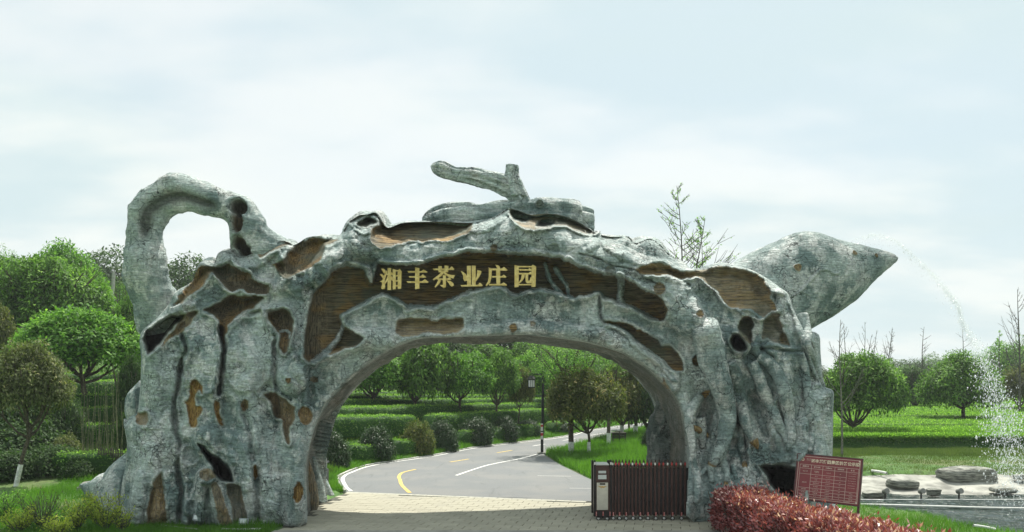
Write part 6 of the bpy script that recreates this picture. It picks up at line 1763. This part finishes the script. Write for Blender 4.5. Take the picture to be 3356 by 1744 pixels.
for k in range(20):
    a = 2 * math.pi * k / 20; a2 = 2 * math.pi * (k + 1) / 20
    cx_, cz_ = .085 * S, fy(.105)
    q = [(cx_ + r * math.cos(t), cz_ + r * math.sin(t)) for r, t in ((.040, a), (.040, a2), (.027, a2), (.027, a))]
    mb.add([MBD @ Vector((u, -.004, v)) for u, v in q], [(0, 1, 2, 3)])
mb.box(.085 * S - .016, .085 * S + .016, -.0045, -.003, fy(.105) - .004, fy(.105) + .004, MBD); mb.box(.085 * S - .004, .085 * S + .004, -.005, -.0035, fy(.105) - .018, fy(.105) + .018, MBD)
mb.build('round_logo', M_PRINTG, pnl)
cc = [(cols[k] + cols[k + 1]) / 2 for k in range(5)]
for k, s in enumerate(('收费项目', '服务内容', '计费单位', '收费标准', '备 注')): text(s, cc[k], .258, .040, M_PRINT, bold=.0006)
for t, a in ((.365, ('景区门票', '茶博园成人\n儿童门票', '元/人·次', '60', '')), (.465, ('', '茶 艺', '元/人·次', '45', '')), (.543, ('', '采 茶', '元/人·次', '30', '')), (.618, ('游览项目', '游览观光车', '元/位·次', '20', '')), (.695, ('', '手工制茶', '元/人·次', '90', '')),
             (.77, ('餐饮服务', '三人自行车', '元/辆·时', '100', '包场价')), (.84, ('会议服务', '烧烤炉租', '元/场·次', '280', '免费停')), (.903, ('住宿服务', '停 车', '元/辆·次', '10', '限小车'))):
    for k, s in enumerate(a):
        if s: text(s, cc[k], t, .030 if '\n' not in s else .026, M_PRINT)
for k in range(7): text('凭本人有效证件购票入园' if k % 2 else '一米二以下儿童免费入园', cc[4], .335 + .052 * k, .0165, M_PRINT)
text('本表自公布之日起执行', .17 * S, .952, .020, M_PRINT); text('景区管理服务中心', .50 * S, .952, .020, M_PRINT); text('价格监督举报电话', .82 * S, .952, .020, M_PRINT)

# ------------------------------------------------------------------ lamp post
M_LMET = simple('lamp_post_metal', (.022, .026, .026), .45, .4, noise=.1)
M_FROST = simple('frosted_pane', (.62, .64, .62), .4, noise=.04)
lx, ly, lz = hit(1777, 1487)
lp = empty('lamp_post', (lx, ly, lz)); tag(lp, 'tall dark lamp post with hanging lantern and red and white bands at the road edge', 'lamp post')
def LX(U): return (U - CU) / F * ly
def LZ(V): return H0 - (V - CV) / F * ly
mb = MB(); mb.box(LX(1761), LX(1794), ly - .28, ly + .28, lz - .1, lz + .07, None, .015); mb.build('footing', simple('footing_concrete', (.2, .2, .18), .9), lp)
mb = MB(); mb.box(LX(1772), LX(1781), ly - .07, ly + .07, LZ(1487), LZ(1405), None, .008); mb.box(LX(1774.5), LX(1783), ly - .07, ly + .07, LZ(1405), LZ(1300), None, .008); mb.box(LX(1776), LX(1783), ly - .06, ly + .06, LZ(1300), LZ(1226), None, .008); mb.box(LX(1777), LX(1781), ly - .04, ly + .04, LZ(1226), LZ(1216), None, .006); mb.build('pole', M_LMET, lp)
for V0_, V1_, mt in ((1388, 1392, M_SILV), (1392, 1399, M_RED), (1399, 1412, M_SILV), (1416, 1419, M_SILV), (1419, 1428, M_RED), (1428, 1440, M_SILV)):
    mb = MB(); mb.box(LX(1772), LX(1779.5 if V0_ < 1410 else 1780), ly - .078, ly - .0705, LZ(V1_), LZ(V0_)); mb.build('reflective_band', mt, lp)
mb = MB(); mb.box(LX(1735), LX(1778), ly - .03, ly + .03, LZ(1229), LZ(1224), None, .004); mb.box(LX(1736), LX(1738.5), ly - .02, ly + .02, LZ(1234), LZ(1212)); mb.build('arm', M_LMET, lp)
la = mb
mb = MB(); cxl = LX(1742)
mb.add([(cxl - .23, ly - .23, LZ(1242)), (cxl + .23, ly - .23, LZ(1242)), (cxl + .23, ly + .23, LZ(1242)), (cxl - .23, ly + .23, LZ(1242)), (cxl - .08, ly - .08, LZ(1231)), (cxl + .08, ly - .08, LZ(1231)), (cxl + .08, ly + .08, LZ(1231)), (cxl - .08, ly + .08, LZ(1231))], [(3, 2, 1, 0), (4, 5, 6, 7), (0, 1, 5, 4), (1, 2, 6, 5), (2, 3, 7, 6), (3, 0, 4, 7)])
hood = mb.build('lantern_hood', M_LMET, lp)
mb = MB(); mb.box(cxl - .15, cxl + .15, ly - .15, ly + .15, LZ(1268), LZ(1246), None, .01); lant = mb.build('lantern', M_FROST, lp)
mb = MB()
for xx in (-.165, -.055, .055, .165):
    mb.box(cxl + xx - .010, cxl + xx + .010, ly - .168, ly - .152, LZ(1270), LZ(1242)); mb.box(cxl + xx - .010, cxl + xx + .010, ly + .152, ly + .168, LZ(1270), LZ(1242))
mb.box(cxl - .175, cxl + .175, ly - .17, ly + .17, LZ(1271.5), LZ(1268.5)); mb.box(cxl - .175, cxl + .175, ly - .17, ly + .17, LZ(1246), LZ(1242.5)); mb.build('lantern_bars', M_LMET, lant)

# garden lantern beside the inner foot of the left leg
Yg_ = 27.8; gx_ = (1058 - CU) / F * Yg_
bl2 = empty('garden_lantern', (gx_, Yg_, 0)); tag(bl2, 'low dark garden lantern with amber panes beside the inner foot of the left leg', 'lantern')
def gz_(V): return H0 - (V - CV) / F * Yg_
def gX(U): return (U - CU) / F * Yg_
mb = MB(); mb.box(gX(1043), gX(1074), Yg_ - .16, Yg_ + .16, 0.0, gz_(1537), None, .01); bx_ = mb.build('lantern_box', M_LMET, bl2)
mb = MB(); mb.box(gX(1046), gX(1071), Yg_ - .168, Yg_ - .161, .10, gz_(1543)); mb.build('amber_pane', simple('amber_glass', (.42, .27, .07), .3, noise=.1), bx_)
mb = MB(); mb.box(gX(1049), gX(1061), Yg_ - .07, Yg_ + .07, gz_(1537), gz_(1516), None, .005); mb.build('neck', M_LMET, bl2)
mb = MB(); mb.box(gX(1037), gX(1075), Yg_ - .2, Yg_ + .2, gz_(1517), gz_(1512), None, .008); mb.box(gX(1048), gX(1061), Yg_ - .07, Yg_ + .07, gz_(1512), gz_(1503), None, .008); mb.build('cap', M_LMET, bl2)

# floodlights at the foot of the left leg
M_GLASS = simple('floodlight_glass', (.56, .62, .62), .12, noise=.04)
for k, (U, V, w_, h_, rz) in enumerate(((645, 1696, 25, 22, .15), (798, 1709, 31, 21, 0))):
    Y = 20.3; c = wp(U, V, Y); r = empty('floodlight', (float(c[0]), Y, groundf(c[0], Y))); tag(r, ['small square floodlight left of the other at the foot of the left leg', 'wider floodlight right of the other at the foot of the left leg'][k], 'floodlight', 'floodlights at the foot of the left leg')
    W2, H2 = w_ / 2 / F * Y, h_ / 2 / F * Y
    M = Matrix.Translation(Vector(c)) @ Matrix.Rotation(rz, 4, 'Y') @ Matrix.Rotation(-.35, 4, 'X')
    mb = MB(); mb.box(-W2, W2, -.01, .05, -H2, H2, M, .008); hs2 = mb.build('housing', simple('floodlight_housing', (.30, .34, .36), .4, .3), r)
    mb = MB(); mb.box(-W2 * .82, W2 * .82, -.016, -.011, -H2 * .78, H2 * .78, M); mb.build('gasket', M_BLK, hs2)
    mb = MB(); mb.box(-W2 * .72, W2 * .72, -.022, -.017, -H2 * .66, H2 * .66, M, .002); mb.build('glass', M_GLASS, hs2)
    mb = MB(); mb.box(c[0] - W2 * 1.05, c[0] - W2 * 1.0, Y, Y + .03, groundf(c[0], Y) - .05, c[2]); mb.box(c[0] + W2 * 1.0, c[0] + W2 * 1.05, Y, Y + .03, groundf(c[0], Y) - .05, c[2]); mb.build('bracket', M_BLK, r)
def gp(U, V, dz=.03): x, y, z = hit(U, V); return (x, y, z + dz)
pipe([gp(508, 1724), gp(560, 1729), gp(612, 1735), gp(648, 1739)], .016, 'thin white conduit lying in the grass left of the floodlights', 'conduit')
pipe([gp(820, 1736), gp(850, 1736), gp(880, 1736)], .014, 'short thin white conduit right of the floodlights', 'conduit')
pipe([gp(728, 1742, .05), gp(790, 1743, .05), gp(856, 1742, .05)], .03, 'thicker white conduit at the bottom edge below the floodlights', 'conduit')

# bench / timber seat by the roadside trees
bx2, by2, bz2 = hit(2028, 1456)
bn = empty('garden_bench', (bx2, by2, bz2)); tag(bn, 'dark timber bench in the grass behind the roadside trees', 'bench')
M_TIM = simple('dark_timber', (.045, .038, .030), .7, noise=.3, scale=10)
mb = MB(); mb.box(bx2 - .40, bx2 + .40, by2 - .2, by2 + .2, bz2 + .62, bz2 + .68); mb.build('seat', M_TIM, bn)
for k in range(3):
    mb = MB(); mb.box(bx2 - .38, bx2 + .38, by2 + .05, by2 + .09, bz2 + .32 + k * .10, bz2 + .40 + k * .10); mb.build('plank', M_TIM, bn)
mb = MB(); mb.box(bx2 - .2, bx2 + .2, by2 - .05, by2 + .12, bz2 + .72, bz2 + .76); mb.build('backrest', M_TIM, bn)
for xx in (-.38, 0, .34):
    mb = MB(); mb.box(bx2 + xx, bx2 + xx + .06, by2 - .1, by2 - .04, bz2 - .05, bz2 + .72 if xx == 0 else bz2 + .62); mb.build('leg', M_TIM, bn)
# round stone cover by the lamp
sx_, sy_, sz_ = hit(1825, 1481); mb = MB(); mb.cyl((sx_, sy_, sz_ - .05), (sx_, sy_, sz_ + .09), .36, .34, 18)
o = mb.build('stone_disc', simple('pale_stone', (.36, .38, .34), .85, noise=.15), None); tag(o, 'flat round pale stone in the grass next to the lamp post', 'stone disc')

# ------------------------------------------------------------------ utility pole and wires
Yp = 60.; pu0, pu1 = wp(358, 1060, Yp), wp(374, 889, Yp)
up = empty('utility_pole', (float(pu0[0]), Yp, groundf(pu0[0], Yp))); tag(up, 'leaning concrete utility pole with a grey box on the left slope', 'utility pole')
M_CON = simple('pole_concrete', (.40, .40, .37), .85, noise=.12)
dv = (pu1 - pu0) / (pu1[2] - pu0[2]); b0 = pu0 + dv * (groundf(pu0[0], Yp) - pu0[2])
mb = MB(); mb.cyl(b0, pu1, .19, .12, 12); mb.build('shaft', M_CON, up)
c_ = wp(379, 1020, Yp - .3); mb = MB(); mb.box(c_[0] - .33, c_[0] + .33, Yp - .5, Yp - .2, c_[2] - .23, c_[2] + .23, None, .02); mb.build('box', simple('grey_box', (.34, .35, .33), .6), up)
mb = MB(); mb.box(pu1[0] - .18, pu1[0] + .18, Yp - .05, Yp + .05, pu1[2] - .14, pu1[2] - .08); mb.build('cross_arm', M_BLK, up)
pipe([wp(374, 893, Yp), wp(350, 896, Yp), wp(320, 894, Yp), wp(200, 885, Yp + 4)], .016, 'wire running left from the utility pole', 'wire', M_BLK, 'wire', 'wires of the utility pole')
pipe([wp(374, 893, Yp), wp(385, 900, Yp), wp(400, 908, Yp), wp(480, 930, Yp + 3)], .016, 'wire running right from the utility pole towards the gate handle', 'wire', M_BLK, 'wire', 'wires of the utility pole')

# far parked car
cx3, cy3 = (3340 - CU) / F * 113.5, 113.5
car = empty('parked_car', (cx3, cy3, 0)); tag(car, 'dark parked car partly seen at the right end of the tea field', 'car')
M_CAR = simple('car_paint', (.05, .045, .05), .25, .3, noise=.05)
mb = MB(); mb.box(cx3 - 1.6, cx3 + 2.4, cy3 - .85, cy3 + .85, .35, .92, None, .12); mb.build('body', M_CAR, car)
mb = MB(); mb.add([(cx3 - .9, cy3 - .78, .92), (cx3 + 1.9, cy3 - .78, .92), (cx3 + 1.9, cy3 + .78, .92), (cx3 - .9, cy3 + .78, .92), (cx3 - .3, cy3 - .65, 1.45), (cx3 + 1.3, cy3 - .65, 1.45), (cx3 + 1.3, cy3 + .65, 1.45), (cx3 - .3, cy3 + .65, 1.45)], [(4, 5, 6, 7), (0, 1, 5, 4), (1, 2, 6, 5), (2, 3, 7, 6), (3, 0, 4, 7)]); mb.build('cabin', simple('car_glass', (.25, .28, .28), .08), car)
for xx in (-.9, 1.6):
    mb = MB(); mb.cyl((cx3 + xx, cy3 - .88, .33), (cx3 + xx, cy3 - .66, .33), .33, None, 16); wv_ = mb.build('wheel', M_RUB, car); mb = MB(); mb.cyl((cx3 + xx, cy3 - .895, .33), (cx3 + xx, cy3 - .88, .33), .2, None, 12); mb.build('rim', M_SILV, wv_)

# ------------------------------------------------------------------ bamboo stems and little fence left of the gate
M_BAM = simple('dry_bamboo', (.13, .14, .07), .7, noise=.3)
brg = np.random.default_rng(17)
for k in range(30):
    U = 265 + k * 4.6 + brg.uniform(-3, 3); Y = 28.6 + brg.uniform(-.6, .9)
    x = (U - CU) / F * Y; zb = groundf(x, Y); h = brg.uniform(2.0, 3.9)
    t = np.linspace(0, 1, 6); tb = TB(); ln_ = brg.uniform(-.12, .12)
    tb.add(np.stack([x + ln_ * t + .04 * np.sin(t * 7 + k), Y + .1 * t, zb + h * t], -1), .013 * (1 - .6 * t), 5)
    o = link('dry_stem', tb.mesh('dry_stem', M_BAM)); tag(o, 'thin dry upright stem in front of the terrace hedges left of the gate', 'stem', 'thin dry stems left of the gate')
fx0 = (330 - CU) / F * 28; fen = empty('picket_fence', (fx0, 28, groundf(fx0, 28))); tag(fen, 'low dark picket fence between the rocks and the left gate leg', 'fence')
for k in range(15):
    x = (322 + k * 5.6 - CU) / F * 28; zb = groundf(x, 28); mb = MB(); mb.box(x - .014, x + .014, 27.985, 28.015, zb, zb + .95 + .05 * math.sin(k)); mb.build('picket', M_TIM, fen)
for zz in (.25, .75):
    mb = MB(); xa, xb = (318 - CU) / F * 28, (405 - CU) / F * 28; mb.box(xa, xb, 28.02, 28.04, groundf(xa, 28) + zz, groundf(xa, 28) + zz + .03); mb.build('rail', M_TIM, fen)
M_SOIL = simple('red_soil', (.075, .035, .022), .95, noise=.4, scale=3, bump=.5)
ug = 'dark undergrowth at the left edge'  # dark-leaved bushes, their leaf colour standing in for shade under the olive tree
bush_px(30, 1560, 200, 90, 'dark undergrowth bush at the left edge behind the limewashed trunk', M_LEAFD, 1, ug, 'undergrowth_bush')
bush_px(170, 1545, 190, 90, 'dark undergrowth bush right of the limewashed trunk', M_LEAFD, 2, ug, 'undergrowth_bush')
bush_px(265, 1560, 120, 70, 'dark undergrowth bush above the boulder', M_LEAFD, 3, ug, 'undergrowth_bush')
bush_px(60, 1500, 260, 130, 'dark bush higher on the slope behind the limewashed trunk', M_LEAFD, 3, ug, 'undergrowth_bush')
bush_px(215, 1510, 100, 90, 'pale leaved bush between the olive tree and the dry stems', M_LEAFR, 2, ug, 'undergrowth_bush')
bush_px(425, 1500, 80, 190, 'dark bush pressed against the left gate leg', M_LEAFD, 1, ug, 'undergrowth_bush')
M_ROCKB = M_ROCK

# ------------------------------------------------------------------ red photinia hedge in the foreground
def photinia():
    rng = np.random.default_rng(31)
    C = catmull([(5.55, 20.8), (5.65, 19.8), (5.95, 18.2), (6.35, 16.5), (6.72, 14.9), (7.1, 13.2)], 8, False)
    s = np.r_[0, np.cumsum(np.hypot(*np.diff(C, axis=0).T))]; Lh = s[-1]
    n = 36000
    t = rng.random(n) * Lh
    cx_ = np.interp(t, s, C[:, 0]); cy_ = np.interp(t, s, C[:, 1])
    dx_ = np.gradient(C[:, 0]); dy_ = np.gradient(C[:, 1]); dl_ = np.hypot(dx_, dy_); nx_ = np.interp(t, s, -dy_ / dl_); ny_ = np.interp(t, s, dx_ / dl_)
    a = (rng.random(n) * 1.15 - .07) * np.pi
    w = .72; h = .97
    nzv = np.stack([cx_, cy_, a], -1)
    k = 1 + .20 * fbm(nzv * 1.4, 2) + .12 * fbm(nzv * 5, 2) + .16 * (rng.random(n) < .04)
    dep = 1 - .22 * rng.random(n) ** 2
    u = np.sign(np.cos(a)) * np.abs(np.cos(a)) ** .6 * w * k * dep; z = np.abs(np.sin(a)) ** .5 * h * k * dep
    endt = np.clip(t / .8, .25, 1) ** .5
    P = np.stack([cx_ + nx_ * u * endt, cy_ + ny_ * u * endt, np.maximum(z, .03) * (.75 + .25 * endt)], -1)
    out = np.stack([nx_ * np.cos(a), ny_ * np.cos(a), np.sin(a) + .2], -1)
    D = out * .55 + rnd_unit(rng, n) * .8; D[:, 2] += .25
    ln = .098 * (.6 + .8 * rng.random(n))
    tint = np.clip(.1 + .55 * rng.random(n) + .5 * (dep - .8) / .2 * .5 + .2 * (z > .8) - .1, 0, 1)
    V, Q, T_ = leaves(P, D, out * .7 + np.array([0, 0, .6]) + rnd_unit(rng, n) * .7, ln, ln * .36, tint, rng)
    rt = empty('red_hedge', (6.1, 18, 0)); tag(rt, 'clipped red leaved photinia hedge in the right foreground', 'hedge')
    link('foliage', np_mesh('foliage', V, Q, M_PHOT, False, {'tint': T_}), rt)
    tb = TB()
    for i in range(240):
        tt = rng.random() * Lh; x = np.interp(tt, s, C[:, 0]) + rng.uniform(-.5, .5); y = np.interp(tt, s, C[:, 1]) + rng.uniform(-.4, .4); q = np.linspace(0, 1, 4); a_ = rng.random() * 6.28
        tb.add(np.stack([x + .35 * np.cos(a_) * q, y + .35 * np.sin(a_) * q, -.05 + .95 * q], -1), .012 * (1 - .7 * q) + .002, 5)
    link('stems', tb.mesh('stems', M_TWIG), rt)
photinia()

# ------------------------------------------------------------------ yellow green shrubs at the lower left
def shrub(U, V, h, w, label, mat, seed, n=900, Y=None, leaf=.055, name='shrub', stems=22):
    rng = np.random.default_rng(seed)
    x, y, z = hit(U, V) if Y is None else ((U - CU) / F * Y, Y, 0)
    z = groundf(x, y)
    rt = empty(name, (x, y, z)); tag(rt, label, 'shrub', 'low shrubs in the left foreground')
    tb = TB(); tips = []
    for i in range(stems):
        a = rng.random() * 6.28; e = w * rng.random() ** .6; hh = h * (.5 + .5 * rng.random()); q = np.linspace(0, 1, 6)
        P = np.stack([e * np.cos(a) * q ** .8, e * np.sin(a) * q ** .8, hh * q], -1) + rng.normal(size=(6, 3)) * .02 * q[:, None]
        tb.add(P, .009 * (1 - .75 * q) + .002, 5); tips.append(P[2:])
        for j in range(3):
            w0 = P[rng.integers(1, 5)]; a2 = a + rng.uniform(-1.4, 1.4); l2 = .3 * h * rng.random() + .08
            W_ = np.stack([w0[0] + l2 * .7 * np.cos(a2) * q, w0[1] + l2 * .7 * np.sin(a2) * q, w0[2] + l2 * q], -1); tb.add(W_, .005 * (1 - .7 * q) + .0015, 4); tips.append(W_[2:])
    link('stems', tb.mesh('stems', M_TWIG), rt, world_space=False)
    TP = np.concatenate(tips); k = rng.integers(0, len(TP), n); p = TP[k] + rng.normal(size=(n, 3)) * .03
    D = rnd_unit(rng, n); D[:, 2] += .3
    V_, Q_, T_ = leaves(p, D, rnd_unit(rng, n) + np.array([0, 0, .6]), leaf * (.6 + .8 * rng.random(n)), leaf * .55 * np.ones(n), np.clip(.2 + .6 * rng.random(n) + .3 * (p[:, 2] / h - .5), 0, 1), rng)
    link('foliage', np_mesh('foliage', V_, Q_, mat, False, {'tint': T_}), rt, world_space=False)
shrub(345, 1742, .95, .5, 'yellow and bronze leaved shrub against the outer foot of the left leg', M_YSH, 1, 1700)
shrub(250, 1740, .75, .45, 'yellow green shrub left of the bronze leaved one', M_YSH, 2, 1000)
shrub(140, 1730, .85, .6, 'nearly leafless twiggy shrub in the left foreground', M_LEAFO, 3, 260, stems=34)
shrub(60, 1745, .5, .5, 'low yellow green shrub near the left bottom corner', M_YSH, 4, 1100)
shrub(190, 1760, .40, .45, 'low bright shrub at the bottom edge between the twiggy and bronze shrubs', M_YSH, 5, 1000)
shrub(400, 1746, .55, .3, 'small yellow shrub right of the bronze leaved one at the gate foot', M_YSH, 6, 400)
shrub(10, 1700, .7, .5, 'green shrub cut by the left edge of the picture', M_LEAFB, 7, 900)
rock(300, 1610, 90, 70, 25.5, 'dark boulder behind the outer root of the left leg', 'boulder', 9, .8, None, .8)
bush_px(2135, 1470, 60, 80, 'dark bush at the foot of the rear pillar', M_CAM, 2, None, 'round_bush')

# ------------------------------------------------------------------ grass
M_GRASS = leaf_mat('grass_blades', (.050, .135, .020), (.170, .350, .045), (.33, .48, .10), .6, .4)
M_GRASSD = leaf_mat('grass_blades_dry', (.060, .105, .028), (.175, .235, .065), (.27, .30, .10), .6, .3)
def blades(name, n, region, h, w, mat, seed, clump=.0):
    rng = np.random.default_rng(seed)
    P = region(rng, n); z = ground(P[:, 0], P[:, 1])
    k = len(P); cl = .6 + .8 * (vnoise(np.c_[P * .9, P[:, :1] * 0 + seed])) ** 1.5
    hh = h * (.5 + .8 * rng.random(k)) * cl; a = rng.random(k) * 6.28; le = rng.normal(size=(k, 2)) * .35 * hh[:, None]
    b0 = np.stack([P[:, 0] - np.cos(a) * w / 2, P[:, 1] - np.sin(a) * w / 2, z - .02], -1); b1 = np.stack([P[:, 0] + np.cos(a) * w / 2, P[:, 1] + np.sin(a) * w / 2, z - .02], -1)
    tp = np.stack([P[:, 0] + le[:, 0], P[:, 1] + le[:, 1], z + hh], -1)
    V = np.stack([b0, b1, tp], 1).reshape(-1, 3); T_ = np.arange(k * 3).reshape(-1, 3)
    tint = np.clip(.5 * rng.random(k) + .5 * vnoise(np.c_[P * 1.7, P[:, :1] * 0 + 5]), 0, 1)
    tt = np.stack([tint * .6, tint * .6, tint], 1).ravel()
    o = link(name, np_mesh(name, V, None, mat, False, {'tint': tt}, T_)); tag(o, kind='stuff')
    return o
def reg_slope(rng, n):
    y = 27 + 45 * rng.random(n) ** 1.2; d = 9 * rng.random(n) ** 1.6; x = x_fe(y) - .12 - d * (1 + .0 * y)
    return np.c_[x, y]
def reg_left(rng, n):
    y = 27.5 + 20 * rng.random(n); x = -7 - 20 * rng.random(n); return np.c_[x, y]
def reg_island(rng, n):
    y = 25.5 + 50 * rng.random(n) ** 1.3; x = x_ne(y) + .1 + 9 * rng.random(n) ** 1.2; P = np.c_[x, y]; return P[(x / y) < .25]
def reg_front(rng, n):
    y = 18.5 + 9 * rng.random(n); x = -15 + 10 * rng.random(n); P = np.c_[x, y]
    ok = (x < -5.95 - .0 * y) & ~((y > 21.2) & (x > -10.6)); return P[ok]
def reg_foot(rng, n):
    y = 19.6 + 1.6 * rng.random(n); x = -10.6 + 4.7 * rng.random(n); P = np.c_[x, y]; return P[(y < 20.9 - .04 * (x + 10)) & (x < -5.7 - (y - 19.9) * .0)]
def reg_bankn(rng, n):
    y = 16 + 11 * rng.random(n); x = 5.5 + 8 * rng.random(n); return np.c_[x, y][(x < pond_l(y) - .05)]
def reg_bankf(rng, n):
    y = 31.6 + 11.5 * rng.random(n); x = 9 + 22 * rng.random(n); return np.c_[x, y]
blades('grass', 60000, reg_slope, .20, .030, M_GRASS, 1)
blades('grass', 26000, reg_left, .30, .035, M_GRASSD, 2)
blades('grass', 80000, reg_island, .34, .032, M_GRASS, 3)
blades('grass', 52000, reg_front, .20, .016, M_GRASS, 4)
blades('grass', 16000, reg_foot, .09, .012, M_GRASS, 5)
blades('grass', 42000, reg_bankn, .15, .014, M_GRASS, 6)
blades('grass', 50000, reg_bankf, .10, .022, M_GRASSD, 7)
def reg_strip(rng, n): y = 38.8 + 3.4 * rng.random(n); x = 13 + 18 * rng.random(n); return np.c_[x, y]
blades('grass', 26000, reg_strip, .17, .03, M_GRASSD, 8)

# ------------------------------------------------------------------ water jet from the spout
def watermat():
    m, N, L, b = new_mat('falling_water')
    b.inputs['Base Color'].default_value = (.80, .86, .87, 1); b.inputs['Roughness'].default_value = .12; b.inputs['IOR'].default_value = 1.33
    tr = N.new('ShaderNodeBsdfTransparent'); tl = N.new('ShaderNodeBsdfTranslucent'); tl.inputs[0].default_value = (.9, .95, .96, 1)
    m1 = N.new('ShaderNodeMixShader'); m1.inputs[0].default_value = .5; L.new(b.outputs[0], m1.inputs[1]); L.new(tl.outputs[0], m1.inputs[2])
    m2 = N.new('ShaderNodeMixShader'); m2.inputs[0].default_value = .5; L.new(m1.outputs[0], m2.inputs[1]); L.new(tr.outputs[0], m2.inputs[2]); L.new(m2.outputs[0], N['Material Output'].inputs[0])
    return m
JP = np.array([(2792,792),(2825,776),(2865,769),(2910,778),(2949,798),(2990,835),(3032,872),(3065,905),(3097,945),(3120,972),(3142,1002),(3150,1045),(3175,1085),(3200,1120),(3225,1160),(3250,1210),(3272,1270),(3295,1330),(3312,1390),(3328,1440),(3342,1500),(3352,1560),(3358,1620)], float)
JY = 23.6
wr_ = np.random.default_rng(77)
JC = catmull(JP, 10, False); nJ = len(JC)
n = 8200
t = wr_.random(n) ** .62; k = (t * (nJ - 1)).astype(int)
u = JC[k, 0]; v = JC[k, 1]
spread = 4.5 + 12 * t + 74 * sstep(.50, .95, t)
off = wr_.normal(size=(n, 2)); 
heavy = sstep(.5, .8, t)
u = u + off[:, 0] * spread * .5 - heavy * np.abs(wr_.normal(size=n)) * 28; v = v + off[:, 1] * spread * .45 + (1 - heavy) * np.abs(wr_.normal(size=n)) ** 2 * 7
Yd = JY + wr_.normal(size=n) * (.05 + .5 * heavy)
C = np.stack([(u - CU) / F * Yd, Yd, H0 - (v - CV) / F * Yd], -1)
rad = (.004 + .009 * wr_.random(n) ** 2) * (1 + .6 * heavy) * np.where(wr_.random(n) < .04, 1.9, 1)
oct_ = np.array([(1,0,0),(-1,0,0),(0,1,0),(0,-1,0),(0,0,1.5),(0,0,-1.5)], float); tri = np.array([(0,2,4),(2,1,4),(1,3,4),(3,0,4),(2,0,5),(1,2,5),(3,1,5),(0,3,5)])
Rj = 1 + .5 * (wr_.random((n, 6, 1)) - .5)
V = (C[:, None, :] + oct_[None] * rad[:, None, None] * Rj).reshape(-1, 3)
T_ = (tri[None] + (np.arange(n) * 6)[:, None, None]).reshape(-1, 3)
V = V[V[:, 2].reshape(-1) > -9] if False else V
jet = link('water_jet', np_mesh('water_jet', V, None, watermat(), True, None, T_)); tag(jet, kind='stuff')
# the small pipe that feeds the jet lies behind the spout
c = wp(2792, 796, JY); pipe([(c[0] - .35, JY, c[2] - .55), (c[0] - .2, JY, c[2] - .22), (c[0], JY, c[2])], .03, 'small nozzle pipe at the back of the spout feeding the water jet', 'nozzle', M_BLK, 'nozzle')

# ------------------------------------------------------------------ hazy air
hm_ = bpy.data.materials.new('haze'); hm_.use_nodes = True
hn = hm_.node_tree; hn.nodes.remove(hn.nodes['Principled BSDF'])
pv = hn.nodes.new('ShaderNodeVolumePrincipled'); pv.inputs['Color'].default_value = (.93, .97, 1.0, 1); pv.inputs['Density'].default_value = .00045; pv.inputs['Anisotropy'].default_value = .2
hn.links.new(pv.outputs[0], hn.nodes['Material Output'].inputs['Volume'])
mb = MB(); mb.box(-905, 905, -205, 1405, -3.2, 34); hz_ = mb.build('haze', hm_); tag(hz_, kind='stuff')
